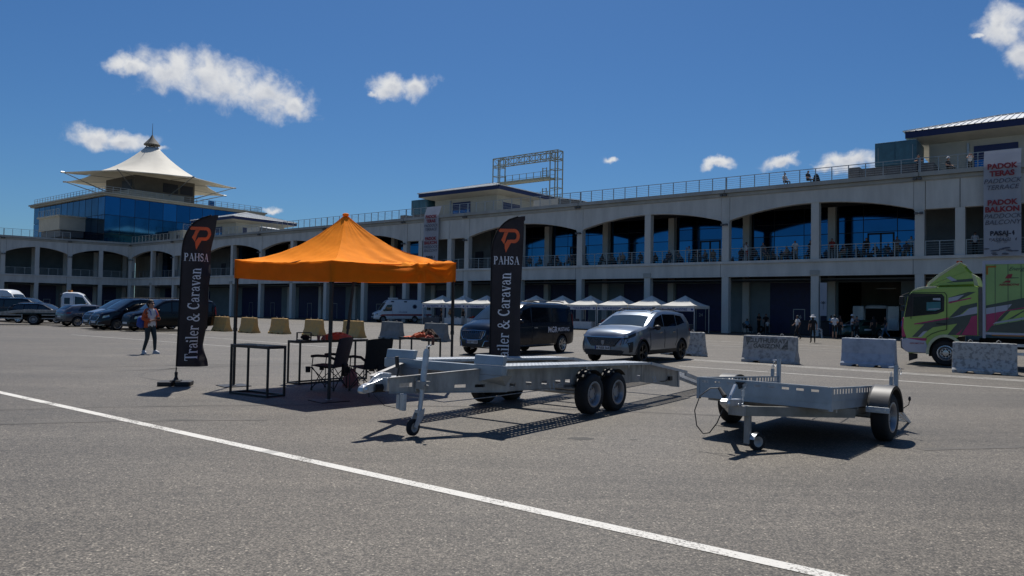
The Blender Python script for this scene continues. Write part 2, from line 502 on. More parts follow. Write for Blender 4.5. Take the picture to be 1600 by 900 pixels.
class MB:
    """collects geometry that becomes one mesh object"""
    def __init__(s):
        s.v, s.f, s.m, s.k = [], [], [], 0

    def add(s, vs, fs, M=None):
        o = len(s.v)
        for p in vs:
            p = Vector(p)
            s.v.append(tuple(M @ p) if M else tuple(p))
        for f in fs:
            s.f.append(tuple(i + o for i in f))
            s.m.append(s.k)
        return s

    def box(s, x0, x1, y0, y1, z0, z1, M=None):
        return s.add([(x0, y0, z0), (x1, y0, z0), (x1, y1, z0), (x0, y1, z0), (x0, y0, z1), (x1, y0, z1), (x1, y1, z1), (x0, y1, z1)],
                     [(0, 3, 2, 1), (4, 5, 6, 7), (0, 1, 5, 4), (1, 2, 6, 5), (2, 3, 7, 6), (3, 0, 4, 7)], M)

    def bar(s, p, q, w, h=None, up=(0, 0, 1), M=None):
        p, q = Vector(p), Vector(q)
        h = h or w
        d = (q - p).normalized()
        a = d.cross(Vector(up))
        if a.length < 1e-4:
            a = d.cross(Vector((1, 0, 0)))
        a.normalize()
        b = a.cross(d)
        a, b = a * w / 2, b * h / 2
        vs = [p - a - b, p + a - b, p + a + b, p - a + b, q - a - b, q + a - b, q + a + b, q - a + b]
        return s.add(vs, [(0, 1, 2, 3), (7, 6, 5, 4), (0, 4, 5, 1), (1, 5, 6, 2), (2, 6, 7, 3), (3, 7, 4, 0)], M)

    def tube(s, pts, r, n=8, closed=False, cap=True, M=None):
        pts = [Vector(p) for p in pts]
        k = len(pts)
        rs = r if isinstance(r, (list, tuple)) else [r] * k
        vs, fs = [], []
        ref = None
        for i, p in enumerate(pts):
            a = pts[(i - 1) % k] if (i or closed) else p
            b = pts[(i + 1) % k] if (i < k - 1 or closed) else p
            d = (b - a).normalized()
            if ref is None:
                ref = d.orthogonal().normalized()
            ref = (ref - d * ref.dot(d))
            if ref.length < 1e-5:
                ref = d.orthogonal()
            ref.normalize()
            w = d.cross(ref)
            for j in range(n):
                t = 2 * pi * j / n
                vs.append(p + (ref * cos(t) + w * sin(t)) * rs[i])
        for i in range(k if closed else k - 1):
            for j in range(n):
                a, b = i * n + j, i * n + (j + 1) % n
                c, d = ((i + 1) % k) * n + (j + 1) % n, ((i + 1) % k) * n + j
                fs.append((a, b, c, d))
        if cap and not closed:
            fs.append(tuple(range(n - 1, -1, -1)))
            fs.append(tuple((k - 1) * n + j for j in range(n)))
        return s.add(vs, fs, M)

    def cyl(s, p, q, r, n=16, r2=None, M=None):
        return s.tube([p, q], [r, r if r2 is None else r2], n, M=M)

    def lathe(s, prof, n=24, M=None, close=False):
        """profile (radius, height) turned about local Z"""
        vs, fs = [], []
        for (r, h) in prof:
            for j in range(n):
                t = 2 * pi * j / n
                vs.append((r * cos(t), r * sin(t), h))
        k = len(prof)
        for i in range(k if close else k - 1):
            for j in range(n):
                fs.append((i * n + j, i * n + (j + 1) % n, ((i + 1) % k) * n + (j + 1) % n, ((i + 1) % k) * n + j))
        return s.add(vs, fs, M)

    def prism(s, poly, a, b, ax='y', M=None):
        """polygon in the two other axes (in the order x,z / y,z / x,y) swept along ax from a to b"""
        def P(u, v, w):
            return {'y': (u, w, v), 'x': (w, u, v), 'z': (u, v, w)}[ax]
        n = len(poly)
        vs = [P(u, v, a) for u, v in poly] + [P(u, v, b) for u, v in poly]
        fs = [tuple(range(n)), tuple(range(2 * n - 1, n - 1, -1))]
        fs += [(i, i + n, (i + 1) % n + n, (i + 1) % n) for i in range(n)]
        return s.add(vs, fs, M)

    def sheet(s, nu, nv, fn, M=None, flip=False):
        vs = [fn(i / nu, j / nv) for j in range(nv + 1) for i in range(nu + 1)]
        fs = []
        for j in range(nv):
            for i in range(nu):
                a = j * (nu + 1) + i
                q = (a, a + 1, a + nu + 2, a + nu + 1)
                fs.append(q[::-1] if flip else q)
        return s.add(vs, fs, M)

    def ball(s, c, rx, ry=None, rz=None, n=10, m=7, M=None):
        ry = ry or rx
        rz = rz or rx
        c = Vector(c)
        return s.sheet(n, m, lambda u, v: c + Vector((rx * cos(2 * pi * u) * sin(pi * v), ry * sin(2 * pi * u) * sin(pi * v), -rz * cos(pi * v))), M)

    def perf(s, xs, zs, holes, th, M=None):
        """plate in the x-z plane, 0..th deep in y, with rectangular holes really cut out"""
        cx = sorted(set([xs[0], xs[1]] + [h[0] for h in holes] + [h[1] for h in holes]))
        cz = sorted(set([zs[0], zs[1]] + [h[2] for h in holes] + [h[3] for h in holes]))
        sol = {}
        for i in range(len(cx) - 1):
            for j in range(len(cz) - 1):
                mx, mz = (cx[i] + cx[i + 1]) / 2, (cz[j] + cz[j + 1]) / 2
                sol[i, j] = not any(h[0] < mx < h[1] and h[2] < mz < h[3] for h in holes)
        # join cells of a column run into taller boxes
        for i in range(len(cx) - 1):
            j = 0
            while j < len(cz) - 1:
                if not sol[i, j]:
                    j += 1
                    continue
                k = j
                while k + 1 < len(cz) - 1 and sol[i, k + 1]:
                    k += 1
                x0, x1, z0, z1 = cx[i], cx[i + 1], cz[j], cz[k + 1]
                vs = [(x0, 0, z0), (x1, 0, z0), (x1, th, z0), (x0, th, z0), (x0, 0, z1), (x1, 0, z1), (x1, th, z1), (x0, th, z1)]
                s.add(vs, [(0, 3, 2, 1), (4, 5, 6, 7), (0, 1, 5, 4), (2, 3, 7, 6)], M)
                lo = sol.get((i - 1, j), False) and all(sol.get((i - 1, q), False) for q in range(j, k + 1))
                hi = all(sol.get((i + 1, q), False) for q in range(j, k + 1))
                e = []
                if not hi:
                    e.append((1, 2, 6, 5))
                if not lo:
                    e.append((3, 0, 4, 7))
                if e:
                    s.add(vs, e, M)
                j = k + 1
        return s

    def mesh(s, name, mats, smooth=None):
        me = bpy.data.meshes.new(name)
        me.from_pydata(s.v, [], s.f)
        if not isinstance(mats, (list, tuple)):
            mats = [mats]
        for m in mats:
            me.materials.append(MT[m] if isinstance(m, str) else m)
        if len(mats) > 1:
            me.polygons.foreach_set('material_index', s.m)
        me.validate()
        bm = bmesh.new()
        bm.from_mesh(me)
        if smooth is not None:
            bmesh.ops.remove_doubles(bm, verts=bm.verts, dist=.0002)
        bmesh.ops.recalc_face_normals(bm, faces=bm.faces)
        bm.to_mesh(me)
        bm.free()
        if smooth is not None:
            me.polygons.foreach_set('use_smooth', [True] * len(me.polygons))
            me.set_sharp_from_angle(angle=radians(smooth))
        me.update()
        return me

    def build(s, name, mats, parent=None, smooth=None, bev=0, loc=None, rot=None, label=None):
        o = bpy.data.objects.new(name, s.mesh(name, mats, smooth))
        return fin(o, parent, loc, rot, bev, label)


def fin(o, parent=None, loc=None, rot=None, bev=0, label=None):
    COL.objects.link(o)
    if parent:
        o.parent = parent
    if loc is not None:
        o.location = loc
    if rot is not None:
        o.rotation_euler = rot
    if bev:
        b = o.modifiers.new('bevel', 'BEVEL')
        b.width = bev
        b.segments = 2
        b.limit_method = 'ANGLE'
        b.harden_normals = False
    if label:
        o['label'] = label
    return o


def tag(o, label=None, cat=None, group=None, kind=None):
    if label:
        o['label'] = label
    if cat:
        o['category'] = cat
    if group:
        o['group'] = group
    if kind:
        o['kind'] = kind
    return o


def empty(name, loc, rz=0, label=None, cat=None, group=None, tilt=0):
    o = bpy.data.objects.new(name, None)
    COL.objects.link(o)
    o.empty_display_size = .3
    o.location = loc
    o.rotation_euler = (0, tilt, rz)
    return tag(o, label, cat, group)


def share(name, me, parent=None, loc=(0, 0, 0), rot=(0, 0, 0)):
    o = bpy.data.objects.new(name, me)
    COL.objects.link(o)
    o.parent = parent
    o.location = loc
    o.rotation_euler = rot
    return o


KIDS = {}


def copy_tree(o, parent=None):
    c = o.copy()
    COL.objects.link(c)
    c.parent = parent
    for ch in o.children:
        copy_tree(ch, c)
    return c


def lerp(a, b, t):
    return a + (b - a) * t


def interp(pts, x):
    if x <= pts[0][0]:
        return pts[0][1]
    for (a, b), (c, d) in zip(pts, pts[1:]):
        if x <= c:
            return b + (d - b) * (x - a) / (c - a)
    return pts[-1][1]


def text_geo(txt, size, align='CENTER', bold=0.0, shear=0.0, sx=1.0):
    """flat letters as (verts, faces) in local x,y"""
    cu = bpy.data.curves.new('lettering', 'FONT')
    cu.body = txt
    cu.size = size
    cu.align_x = align
    cu.offset = bold
    cu.shear = shear
    cu.resolution_u = 3
    o = bpy.data.objects.new('lettering', cu)
    COL.objects.link(o)
    bpy.context.view_layer.update()
    me = bpy.data.meshes.new_from_object(o.evaluated_get(bpy.context.evaluated_depsgraph_get()))
    vs = [(v.co.x * sx, v.co.y) for v in me.vertices]
    fs = [tuple(p.vertices) for p in me.polygons]
    bpy.data.objects.remove(o)
    bpy.data.curves.remove(cu)
    bpy.data.meshes.remove(me)
    return vs, fs


def lettering(txt, size, material, parent, o, ux, uy, bold=0.0, shear=0.0, sx=1.0, align='CENTER', name='lettering'):
    """flat print placed at o, reading along ux, upright along uy (parent's space)"""
    vs, fs = text_geo(txt, size, align, bold, shear, sx)
    o, ux, uy = Vector(o), Vector(ux).normalized(), Vector(uy).normalized()
    me = bpy.data.meshes.new(name)
    me.from_pydata([tuple(o + ux * x + uy * y) for x, y in vs], [], fs)
    me.materials.append(MT[material])
    ob = bpy.data.objects.new(name, me)
    return fin(ob, parent)


def hexring(c, r, n, ax):
    return [c + (Vector(ax[0]) * cos(2 * pi * i / n) + Vector(ax[1]) * sin(2 * pi * i / n)) * r for i in range(n)]


# serif capitals and small letters drawn as strokes: (x0,y0,x1,y1,...|width) in a box one unit high
SER = {
    'P': (.62, [('l', .14, 0, .14, 1, .15), ('c', .30, .74, .20, .22, -90, 90, .13), ('l', .14, .96, .32, .96, .06), ('l', .14, .51, .32, .51, .06), ('l', 0, .02, .29, .02, .045), ('l', 0, .98, .2, .98, .045)]),
    'A': (.74, [('l', .10, .02, .37, 1, .05), ('l', .35, 1, .62, .02, .15), ('l', .17, .34, .52, .34, .05), ('l', 0, .02, .22, .02, .045), ('l', .48, .02, .76, .02, .045)]),
    'H': (.80, [('l', .14, 0, .14, 1, .15), ('l', .64, 0, .64, 1, .15), ('l', .14, .52, .64, .52, .06), ('l', 0, .02, .28, .02, .045), ('l', .5, .02, .78, .02, .045), ('l', 0, .98, .28, .98, .045), ('l', .5, .98, .78, .98, .045)]),
    'S': (.56, [('c', .26, .74, .19, .22, 20, 250, .11), ('p', [(.13, .58), (.28, .5), (.40, .40)], .17), ('c', .25, .25, .20, .22, -160, 60, .11), ('l', .45, .7, .45, .98, .05), ('l', .04, .02, .04, .3, .05)]),
    'T': (.70, [('l', .34, 0, .34, 1, .16), ('l', 0, .965, .68, .965, .07), ('l', .025, .76, .025, .98, .05), ('l', .655, .76, .655, .98, .05), ('l', .2, .02, .48, .02, .045)]),
    'C': (.70, [('c', .38, .5, .30, .46, 48, 312, .11), ('l', .60, .66, .60, .98, .05), ('c', .36, .5, .27, .42, 120, 240, .16)]),
    'r': (.50, [('l', .15, 0, .15, .66, .14), ('c', .30, .48, .14, .15, 20, 150, .08), ('d', .41, .58, .075), ('l', 0, .02, .3, .02, .045), ('l', 0, .65, .15, .65, .045)]),
    'a': (.56, [('l', .40, .08, .40, .5, .13), ('c', .24, .48, .16, .17, 0, 150, .07), ('d', .12, .52, .07), ('c', .21, .19, .13, .16, 60, 330, .09), ('l', .25, .36, .40, .40, .05), ('p', [(.40, .1), (.46, .03), (.54, .07)], .06)]),
    'i': (.32, [('l', .15, 0, .15, .66, .14), ('d', .15, .88, .085), ('l', 0, .02, .3, .02, .045), ('l', 0, .65, .15, .65, .045)]),
    'l': (.32, [('l', .15, 0, .15, 1.02, .14), ('l', 0, .02, .3, .02, .045), ('l', 0, 1.0, .15, 1.0, .045)]),
    'e': (.53, [('c', .26, .34, .20, .31, 5, 320, .10), ('l', .08, .37, .46, .37, .055), ('c', .23, .34, .17, .28, 110, 250, .12)]),
    'v': (.58, [('l', .08, .66, .29, .0, .15), ('l', .29, .0, .48, .66, .055), ('l', 0, .65, .22, .65, .045), ('l', .38, .65, .57, .65, .045)]),
    'n': (.66, [('l', .14, 0, .14, .66, .14), ('l', .48, 0, .48, .46, .14), ('c', .32, .45, .17, .19, 0, 150, .08), ('l', 0, .02, .28, .02, .045), ('l', .36, .02, .62, .02, .045), ('l', 0, .65, .14, .65, .045)]),
    '&': (.88, [('c', .34, .77, .16, .19, 0, 360, .09), ('c', .29, .26, .22, .25, 90, 330, .12), ('p', [(.22, .64), (.45, .34), (.68, .06), (.84, .03)], .14), ('p', [(.44, .06), (.6, .2), (.70, .46)], .06), ('l', .58, .48, .84, .48, .045), ('p', [(.24, .5), (.36, .6), (.46, .68)], .07)]),
    ' ': (.32, []),
}


def serif(txt, gap=.04):
    """list of quads (4 points each) for a serif line of text; returns quads and total width"""
    q, x = [], 0.0
    for ch in txt:
        w, st = SER[ch]
        for k in st:
            if k[0] == 'l':
                pts, wd = [(k[1], k[2]), (k[3], k[4])], k[5]
            elif k[0] == 'p':
                pts, wd = k[1], k[2]
            elif k[0] == 'c':
                _, cx, cy, rx, ry, a, b, wd = k
                n = 10
                pts = [(cx + rx * cos(radians(lerp(a, b, i / n))), cy + ry * sin(radians(lerp(a, b, i / n)))) for i in range(n + 1)]
            else:
                _, cx, cy, r = k
                q.append([(x + cx - r, cy - r * .6), (x + cx + r, cy - r * .6), (x + cx + r, cy + r * .6), (x + cx - r, cy + r * .6)])
                q.append([(x + cx - r * .6, cy - r), (x + cx + r * .6, cy - r), (x + cx + r * .6, cy + r), (x + cx - r * .6, cy + r)])
                continue
            # split long strokes so that they can follow cloth
            fine = []
            for a, b in zip(pts, pts[1:]):
                m = max(1, int(sqrt((a[0] - b[0]) ** 2 + (a[1] - b[1]) ** 2) / .2))
                fine += [(lerp(a[0], b[0], i / m), lerp(a[1], b[1], i / m)) for i in range(m)]
            fine.append(pts[-1])
            off = []
            for i, p in enumerate(fine):
                a, b = fine[max(0, i - 1)], fine[min(len(fine) - 1, i + 1)]
                dx, dy = b[0] - a[0], b[1] - a[1]
                l = sqrt(dx * dx + dy * dy) or 1
                off.append((-dy / l * wd / 2, dx / l * wd / 2))
            for i in range(len(fine) - 1):
                a, b, oa, ob = fine[i], fine[i + 1], off[i], off[i + 1]
                q.append([(x + a[0] + oa[0], a[1] + oa[1]), (x + b[0] + ob[0], b[1] + ob[1]), (x + b[0] - ob[0], b[1] - ob[1]), (x + a[0] - oa[0], a[1] - oa[1])])
        x += w + gap
    return q, x
# ---------------------------------------------------------------- ground and markings
FA = radians(-37.81)                 # direction of the building's long front
E1 = V(cos(FA), sin(FA), 0)          # to the right along the front
DN = V(-sin(FA), cos(FA), 0)         # into the building
g = MB()
g.add([(-1500, -300, 0), (1500, -300, 0), (1500, 2500, 0), (-1500, 2500, 0)], [(0, 1, 2, 3)])
tag(g.build('ground', 'asphalt'), 'grey asphalt apron of the paddock', kind='structure')


def ground_strip(name, p, q, w, m, z, label, n=1):
    p, q = Vector((*p, 0)), Vector((*q, 0))
    d = (q - p).normalized()
    a = V(-d.y, d.x, 0) * w / 2
    mb = MB()
    mb.add([p - a + V(0, 0, z), q - a + V(0, 0, z), q + a + V(0, 0, z), p + a + V(0, 0, z)], [(0, 1, 2, 3)])
    return tag(mb.build(name, m), label, kind='structure')


L0 = V(-8.95, 12.98, 0)
dl = V(1.99, 4.58, 0) - L0
dl.normalize()
a1 = L0 - dl * 20
a2 = V(-2.62, 8.12, 0)
ground_strip('road_marking', a1.xy, (a2 - dl * .10).xy, .135, 'line_white', .004, 'long white painted line across the foreground asphalt, left stretch')
ground_strip('road_marking', (a2 + dl * .10).xy, (L0 + dl * 22).xy, .135, 'line_white', .004, 'long white painted line across the foreground asphalt, right stretch beyond the gap')
ground_strip('road_marking', (a2 - dl * .10).xy, (a2 + dl * .10).xy, .13, 'line_worn', .004, 'short worn piece where the long white foreground line is scuffed')
for (p, q, w, m, lb) in [((5.09, 22.391), (26, 5.3), .10, 'line_white', 'thin white line in front of the concrete barriers'),
                         ((4.6, 27.3), (26, 8.2), .10, 'line_white', 'rear line of the pair beneath the concrete barriers'),
                         ((4.4, 26.9), (26, 7.75), .10, 'line_white', 'front line of the pair beneath the concrete barriers'),
                         ((-24, 44.6), (-6.2, 28.6), .11, 'line_worn', 'worn line beside the yellow barriers'),
                         ((-22, 36.9), (-8.5, 27.0), .11, 'line_worn', 'worn line behind the orange canopy'),
                         ((9.5, 45.5), (34, 25.2), .12, 'line_white', 'white line on the apron in front of the garages'),
                         ((-14, 61), (30, 23.5), .10, 'line_worn', 'faint line across the far apron'),
                         ((-30, 71), (18, 31), .10, 'line_worn', 'faint line on the far left apron'),
                         ((-40, 66), (-10, 42.5), .10, 'line_worn', 'faint line in front of the parked cars')]:
    ground_strip('road_marking', p, q, w, m, .004, lb)


def arc_mark(c, r, a0, a1, w, m, label, z=.003):
    mb = MB()
    mb.sheet(40, 1, lambda u, v: V(c[0] + (r + (v - .5) * w) * cos(radians(lerp(a0, a1, u))), c[1] + (r + (v - .5) * w) * sin(radians(lerp(a0, a1, u))), z))
    tag(mb.build('tyre_mark', m), label, kind='structure')


arc_mark((-6.2, 17.6), 2.35, 120, 262, .10, 'rubber_mark', 'curved tyre mark behind the left feather flag')
arc_mark((2.0, 2.0), 20.5, 112, 128, .12, 'rubber_mark', 'faint curved tyre mark on the left apron')
arc_mark((-2, -3), 13.5, 96, 128, .16, 'rubber_mark', 'faint tyre mark curving through the foreground left of the line')
arc_mark((-1, -5), 17.2, 75, 118, .12, 'rubber_mark', 'faint tyre mark curving behind the white line near the flag')
arc_mark((9, -6), 15.5, 60, 105, .14, 'rubber_mark', 'faint tyre mark curving below the small trailer')
arc_mark((10, 0), 26, 118, 138, .14, 'rubber_mark', 'long curved tyre mark on the left apron')
for (x, y, r, r2, lb) in [(.90, 9.33, .17, .10, 'dark oil stain between the two trailers'), (1.55, 9.3, .05, .03, 'small dark spot beside the oil stain'), (-1.6, 24, .5, .25, 'dull stain on the apron')]:
    mb = MB()
    mb.add([(x + r * cos(i * pi / 10) * (1 + .1 * sin(i * 2.1)), y + r2 * sin(i * pi / 10) * (1 + .12 * cos(i * 1.7)), .0025) for i in range(20)], [tuple(range(20))])
    tag(mb.build('oil_stain', 'oil_mark'), lb, kind='structure')

# ---------------------------------------------------------------- paddock building
HP = 12.2   # roof edge
ARC0, ARC1 = 9.45, 10.55


def arch_z(x, x0, x1):
    """underside of the arch, a flat circular arc between two springings"""
    h, s = ARC1 - ARC0, (x1 - x0) / 2
    R = (s * s + h * h) / (2 * h)
    d = x - (x0 + x1) / 2
    return ARC0 + sqrt(max(0, R * R - d * d)) - (R - h)


COLM = {}


def column_mesh(h, m='concrete', w=.6):
    k = (round(h, 2), m, w)
    if k not in COLM:
        b = MB()
        b.box(-w / 2, w / 2, 0, w, 0, h)
        COLM[k] = b.mesh('column', m)
    return COLM[k]


pm = MB()
pm.box(-.03, .03, -.03, .03, 0, 1.1)
POST = pm.mesh('post', 'rail')
fl = MB()
fl.box(-.28, -.06, -.22, .02, -.08, .08)
fl.box(.06, .28, -.22, .02, -.08, .08)
fl.box(-.05, .05, -.1, .05, -.03, .03)
FLOOD = fl.mesh('floodlight', 'hvac_grey')


def railing(parent, x0, x1, y, z, step=1.22, nm='railing', skip=()):
    b = MB()
    b.box(x0, x1, y - .025, y + .025, z + 1.06, z + 1.11)
    for k in range(5):
        zz = z + .2 + k * .165
        b.box(x0, x1, y - .009, y + .009, zz, zz + .018)
    r = b.build(nm, 'rail', parent)
    n = max(1, round((x1 - x0) / step))
    for i in range(n + 1):
        x = x0 + (x1 - x0) * i / n
        share('post', POST, r, (x if 0 < i < n else x + (.04 if i == 0 else -.04), y - .001, z))
    return r


def garage_door(parent, x0, x1, y, z1, pd=None, num=None):
    d = MB()
    n = 9
    for i in range(n):
        a, b = z1 * i / n, z1 * (i + 1) / n
        d.box(x0, x1, y, y + .06, a + .012, b - .012)
    d.box(x0, x1, y + .025, y + .05, 0, z1)
    o = d.build('garage_door', 'door_blue', parent)
    if pd:
        f = MB()
        a, b = pd
        for (p, q, r, s) in [(a, a + .06, 0, 2.15), (b - .06, b, 0, 2.15), (a, b, 2.09, 2.15)]:
            f.box(p, q, y - .03, y + .005, r, s)
        w = f.build('pass_door', 'text_grey', o)
        w.data.materials[0] = MT['rail']
        if num:
            lettering(num, .42, 'rail', o, ((a + b) / 2, y - .012, 1.35), (1, 0, 0), (0, 0, 1), bold=.006)
    return o


def arcade(root, bays, glass_from=None, open_bay=None, numbers={}, flood=True, roofrail=None, passwall=4.0, simple=False):
    springs = sorted(set([b[0] for b in bays] + [b[1] for b in bays]))
    for i, x in enumerate(springs):
        share('column', column_mesh(4.75), root, (x, 0, 0))
        share('column', column_mesh(ARC0 - 6.08), root, (x, 0, 6.08))
        share('inner_column', column_mesh(5.4), root, (x, 4.85, 0))
        share('inner_column', column_mesh(4.9), root, (x, 4.85, 6.08))
        b = MB()
        b.box(x - .36, x + .36, -.03, .5, ARC0, 11.6)
        b.build('pier_panel', 'concrete', root)
        b = MB()
        b.box(x - .42, x - .39, -.024, 0, 4.75, 5.86)
        b.box(x - .012, x + .012, -.362, -.33, 11.89, 12.19)
        b.build('panel_joint', 'seam_dark', root)
        if flood:
            share('floodlight', FLOOD, root, (x - .1, -.2, 11.72))
            share('floodlight', FLOOD, root, (x, -.2, 9.2))
    for (x0, x1, ty) in bays:
        L = x1 - x0
        mid = (x0 + x1) / 2
        # beam over the upper opening
        b = MB()
        xa, xb = x0 + .385, x1 - .385
        if ty == 'arch':
            n = 24
            low = [(lerp(xa, xb, i / n), arch_z(lerp(xa, xb, i / n), x0, x1)) for i in range(n + 1)]
            b.prism(low + [(xb, 11.6), (xa, 11.6)], 0, .5)
            b.build('arch_beam', 'concrete', root)
            b = MB()
            pts = [(x, -.035, z + .05) for x, z in low]
            b.prism([(x, z + .16) for x, z in low] + [(x, z + .02) for x, z in reversed(low)], -.035, -.002)
            b.build('arch_trim', 'concrete', root)
            share('column', column_mesh(4.75), root, (mid, 0, 0))
            share('column', column_mesh(ARC1 - 6.08), root, (mid, 0, 6.08))
            share('inner_column', column_mesh(5.4), root, (mid, 4.85, 0))
            share('inner_column', column_mesh(4.9), root, (mid, 4.85, 6.08))
            cols = [x0, mid, x1]
        else:
            q1, q2 = x0 + 2.55, x1 - 2.55
            for (p, q) in [(xa, q1 - .02), (q1 + .02, mid - .02), (mid + .02, q2 - .02), (q2 + .02, xb)]:
                bb = MB()
                bb.box(p, q, 0, .5, ARC0 + .03, 11.6)
                bb.build('beam_panel', 'concrete', root, bev=.03)
            for q in (q1, q2):
                share('column', column_mesh(4.75), root, (q, 0, 0))
                share('column', column_mesh(ARC0 - 6.05), root, (q, 0, 6.08))
            cols = [x0, q1, q2, x1]
        b = MB()
        b.box(x0, x1, .12, .5, 9.9 if ty == 'pass' else 10.62, 11.6)
        b.build('beam_core', 'seam_dark', root)
        # cornice in two steps
        b = MB()
        b.box(x0, x1, -.12, .9, 11.62, 11.86)
        b.box(x0, x1, -.34, 1.0, 11.89, HP)
        b.box(x0, x1, -.06, .9, 11.56, 11.9)
        b.build('cornice', 'cornice', root)
        # slab edge between the storeys
        b = MB()
        b.box(x0, x1, -.16, .4, 5.86, 6.08)
        b.box(x0, x1, -.02, .6, 4.75, 5.87)
        b.build('slab_edge', 'concrete', root)
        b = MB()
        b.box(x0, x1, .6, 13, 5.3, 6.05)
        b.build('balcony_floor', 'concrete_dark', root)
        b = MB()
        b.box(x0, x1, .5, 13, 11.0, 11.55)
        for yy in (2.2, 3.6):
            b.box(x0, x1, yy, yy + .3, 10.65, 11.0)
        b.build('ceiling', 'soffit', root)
        b = MB()
        b.box(x0, x1, 1.0, 18, 11.7, 12.1)
        b.build('roof_slab', 'cornice', root)
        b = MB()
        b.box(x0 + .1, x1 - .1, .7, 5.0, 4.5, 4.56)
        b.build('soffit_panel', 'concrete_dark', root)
        if not simple:
            bb = MB()
            bb.box(mid - .35, mid + .35, -.1, -.015, 4.82, 5.2)
            bb.build('wall_box', 'concrete_b', root)
        # railings
        for ca, cb in zip(cols, cols[1:]):
            railing(root, ca + .32, cb - .32, .15, 6.08)
        if roofrail is None or roofrail(x0, x1):
            railing(root, x0, x1, .1, HP)
        # ground floor rear wall and doors
        zt = 4.45
        if ty == 'arch':
            openb = open_bay is not None and abs(open_bay - x0) < .1
            spans = [(x0 + 2.1, mid - .45), (mid + .45, x1 - 2.1)] if L > 12 else [(x0 + 1.2, mid - .3), (mid + .3, x1 - 1.2)]
            w = MB()
            for (p, q) in [(x0, spans[0][0]), (spans[0][1], spans[1][0]), (spans[1][1], x1)]:
                w.box(p, q, 5.15, 5.45, 0, zt)
            w.box(x0, x1, 5.15, 5.45, zt, 5.3)
            w.build('garage_wall', 'concrete_dark' if simple else 'garage_paint', root)
            for k, (p, q) in enumerate(spans):
                if openb and k == 1:
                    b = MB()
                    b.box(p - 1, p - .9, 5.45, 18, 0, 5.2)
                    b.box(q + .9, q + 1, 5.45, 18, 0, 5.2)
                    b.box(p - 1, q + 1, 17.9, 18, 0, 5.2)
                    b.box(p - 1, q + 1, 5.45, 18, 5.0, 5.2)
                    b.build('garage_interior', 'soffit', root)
                    b = MB()
                    b.box(q - 1.9, q - .5, 5.6, 5.75, 3.9, 3.96)
                    b.build('strip_light', 'concrete_b', root)
                    continue
                nb = numbers.get((math.floor(x0), k))
                pw = (lerp(p, q, .42), lerp(p, q, .42) + 1.0)
                garage_door(root, p, q, 5.2, zt, pw, nb)
            if simple:
                continue
            # recessed glass front on the balcony
            gy, z0, z1 = 5.5, 6.08, 11.0
            b = MB()
            b.box(x0, x1, gy + .02, gy + .3, z0, z1)
            b.build('glass_wall_frame', 'frame_dark', root)
            rows = [z0 + .05, z0 + 2.5, z0 + 3.55, z1]
            for (p0_, q0_) in ((x0, mid), (mid, x1)):
                us = [p0_ + .42, p0_ + 2.35, p0_ + 4.9, q0_ - .42]
                for (p, q) in zip(us, us[1:]):
                    for a, c in zip(rows, rows[1:]):
                        b = MB()
                        b.box(p + .03, q - .03, gy - .02, gy + .01, a + .03, c - .03)
                        b.build('glass_pane', 'glass_blue', root)
            # framed doors
            b = MB()
            for xx in (x1 - 4.6,):
                for dx in (0, .95, 1.9):
                    b.box(xx + dx - .06, xx + dx + .06, gy - .1, gy - .03, z0, z0 + 2.4)
                b.box(xx - .06, xx + 1.96, gy - .1, gy - .03, z0 + 2.28, z0 + 2.42)
            b.build('door_frame', 'frame_dark', root)
        else:
            w = MB()
            w.box(x0, x1, 5.15, 5.45, 0, 5.3)
            w.build('garage_wall', 'garage_paint', root)
            b = MB()
            b.box(x0 + .4, x0 + 2.4, 5.08, 5.14, 0, 3.9)
            b.build('service_door', 'door_blue', root)
            w = MB()
            w.box(x0, x1, passwall, passwall + .3, 6.08, 11)
            w.box(x0 - .15, x0, passwall, 9.6, 6.08, 11)
            w.box(x1, x1 + .15, passwall, 9.6, 6.08, 11)
            w.build('stair_wall', 'concrete_dark', root)
            b = MB()
            b.box(x1 - 2.1, x1 - .9, passwall - .06, passwall - .01, 6.08, 8.3)
            b.build('stair_door', 'frame_dark', root)


mat('garage_paint', (.20, .24, .25), .85, var=.08, scale=1)

TB = [-39.3, -24.65, -15.0, -.35, 14.35, 29.0, 38.65, 53.3, 67.95, 82.6, 92.25, 106.9]
TY = ['arch', 'pass', 'arch', 'arch', 'arch', 'pass', 'arch', 'arch', 'arch', 'pass', 'arch']
main = empty('paddock_building', (17.84, 62.8, 0), FA, 'long two storey grey concrete paddock building with arched upper openings and blue garage doors below', 'building')
bays = [(-b, -a, t) for a, b, t in zip(TB, TB[1:], TY)]
arcade(main, bays, open_bay=.35, numbers={(0, 0): '26', (-15, 1): '24', (-15, 0): '22', (-29, 1): '21'})
b = MB()
b.box(-106.9, 39.3, 17.6, 18, 0, 12.1)
b.box(39.2, 39.5, 0, 18, 0, 12.1)
b.box(-107.4, -107.0, 5.2, 18, 0, 12.1)
b.box(-118, -107.4, 6, 6.4, 0, 12.1)
b.build('rear_wall', 'concrete', main)

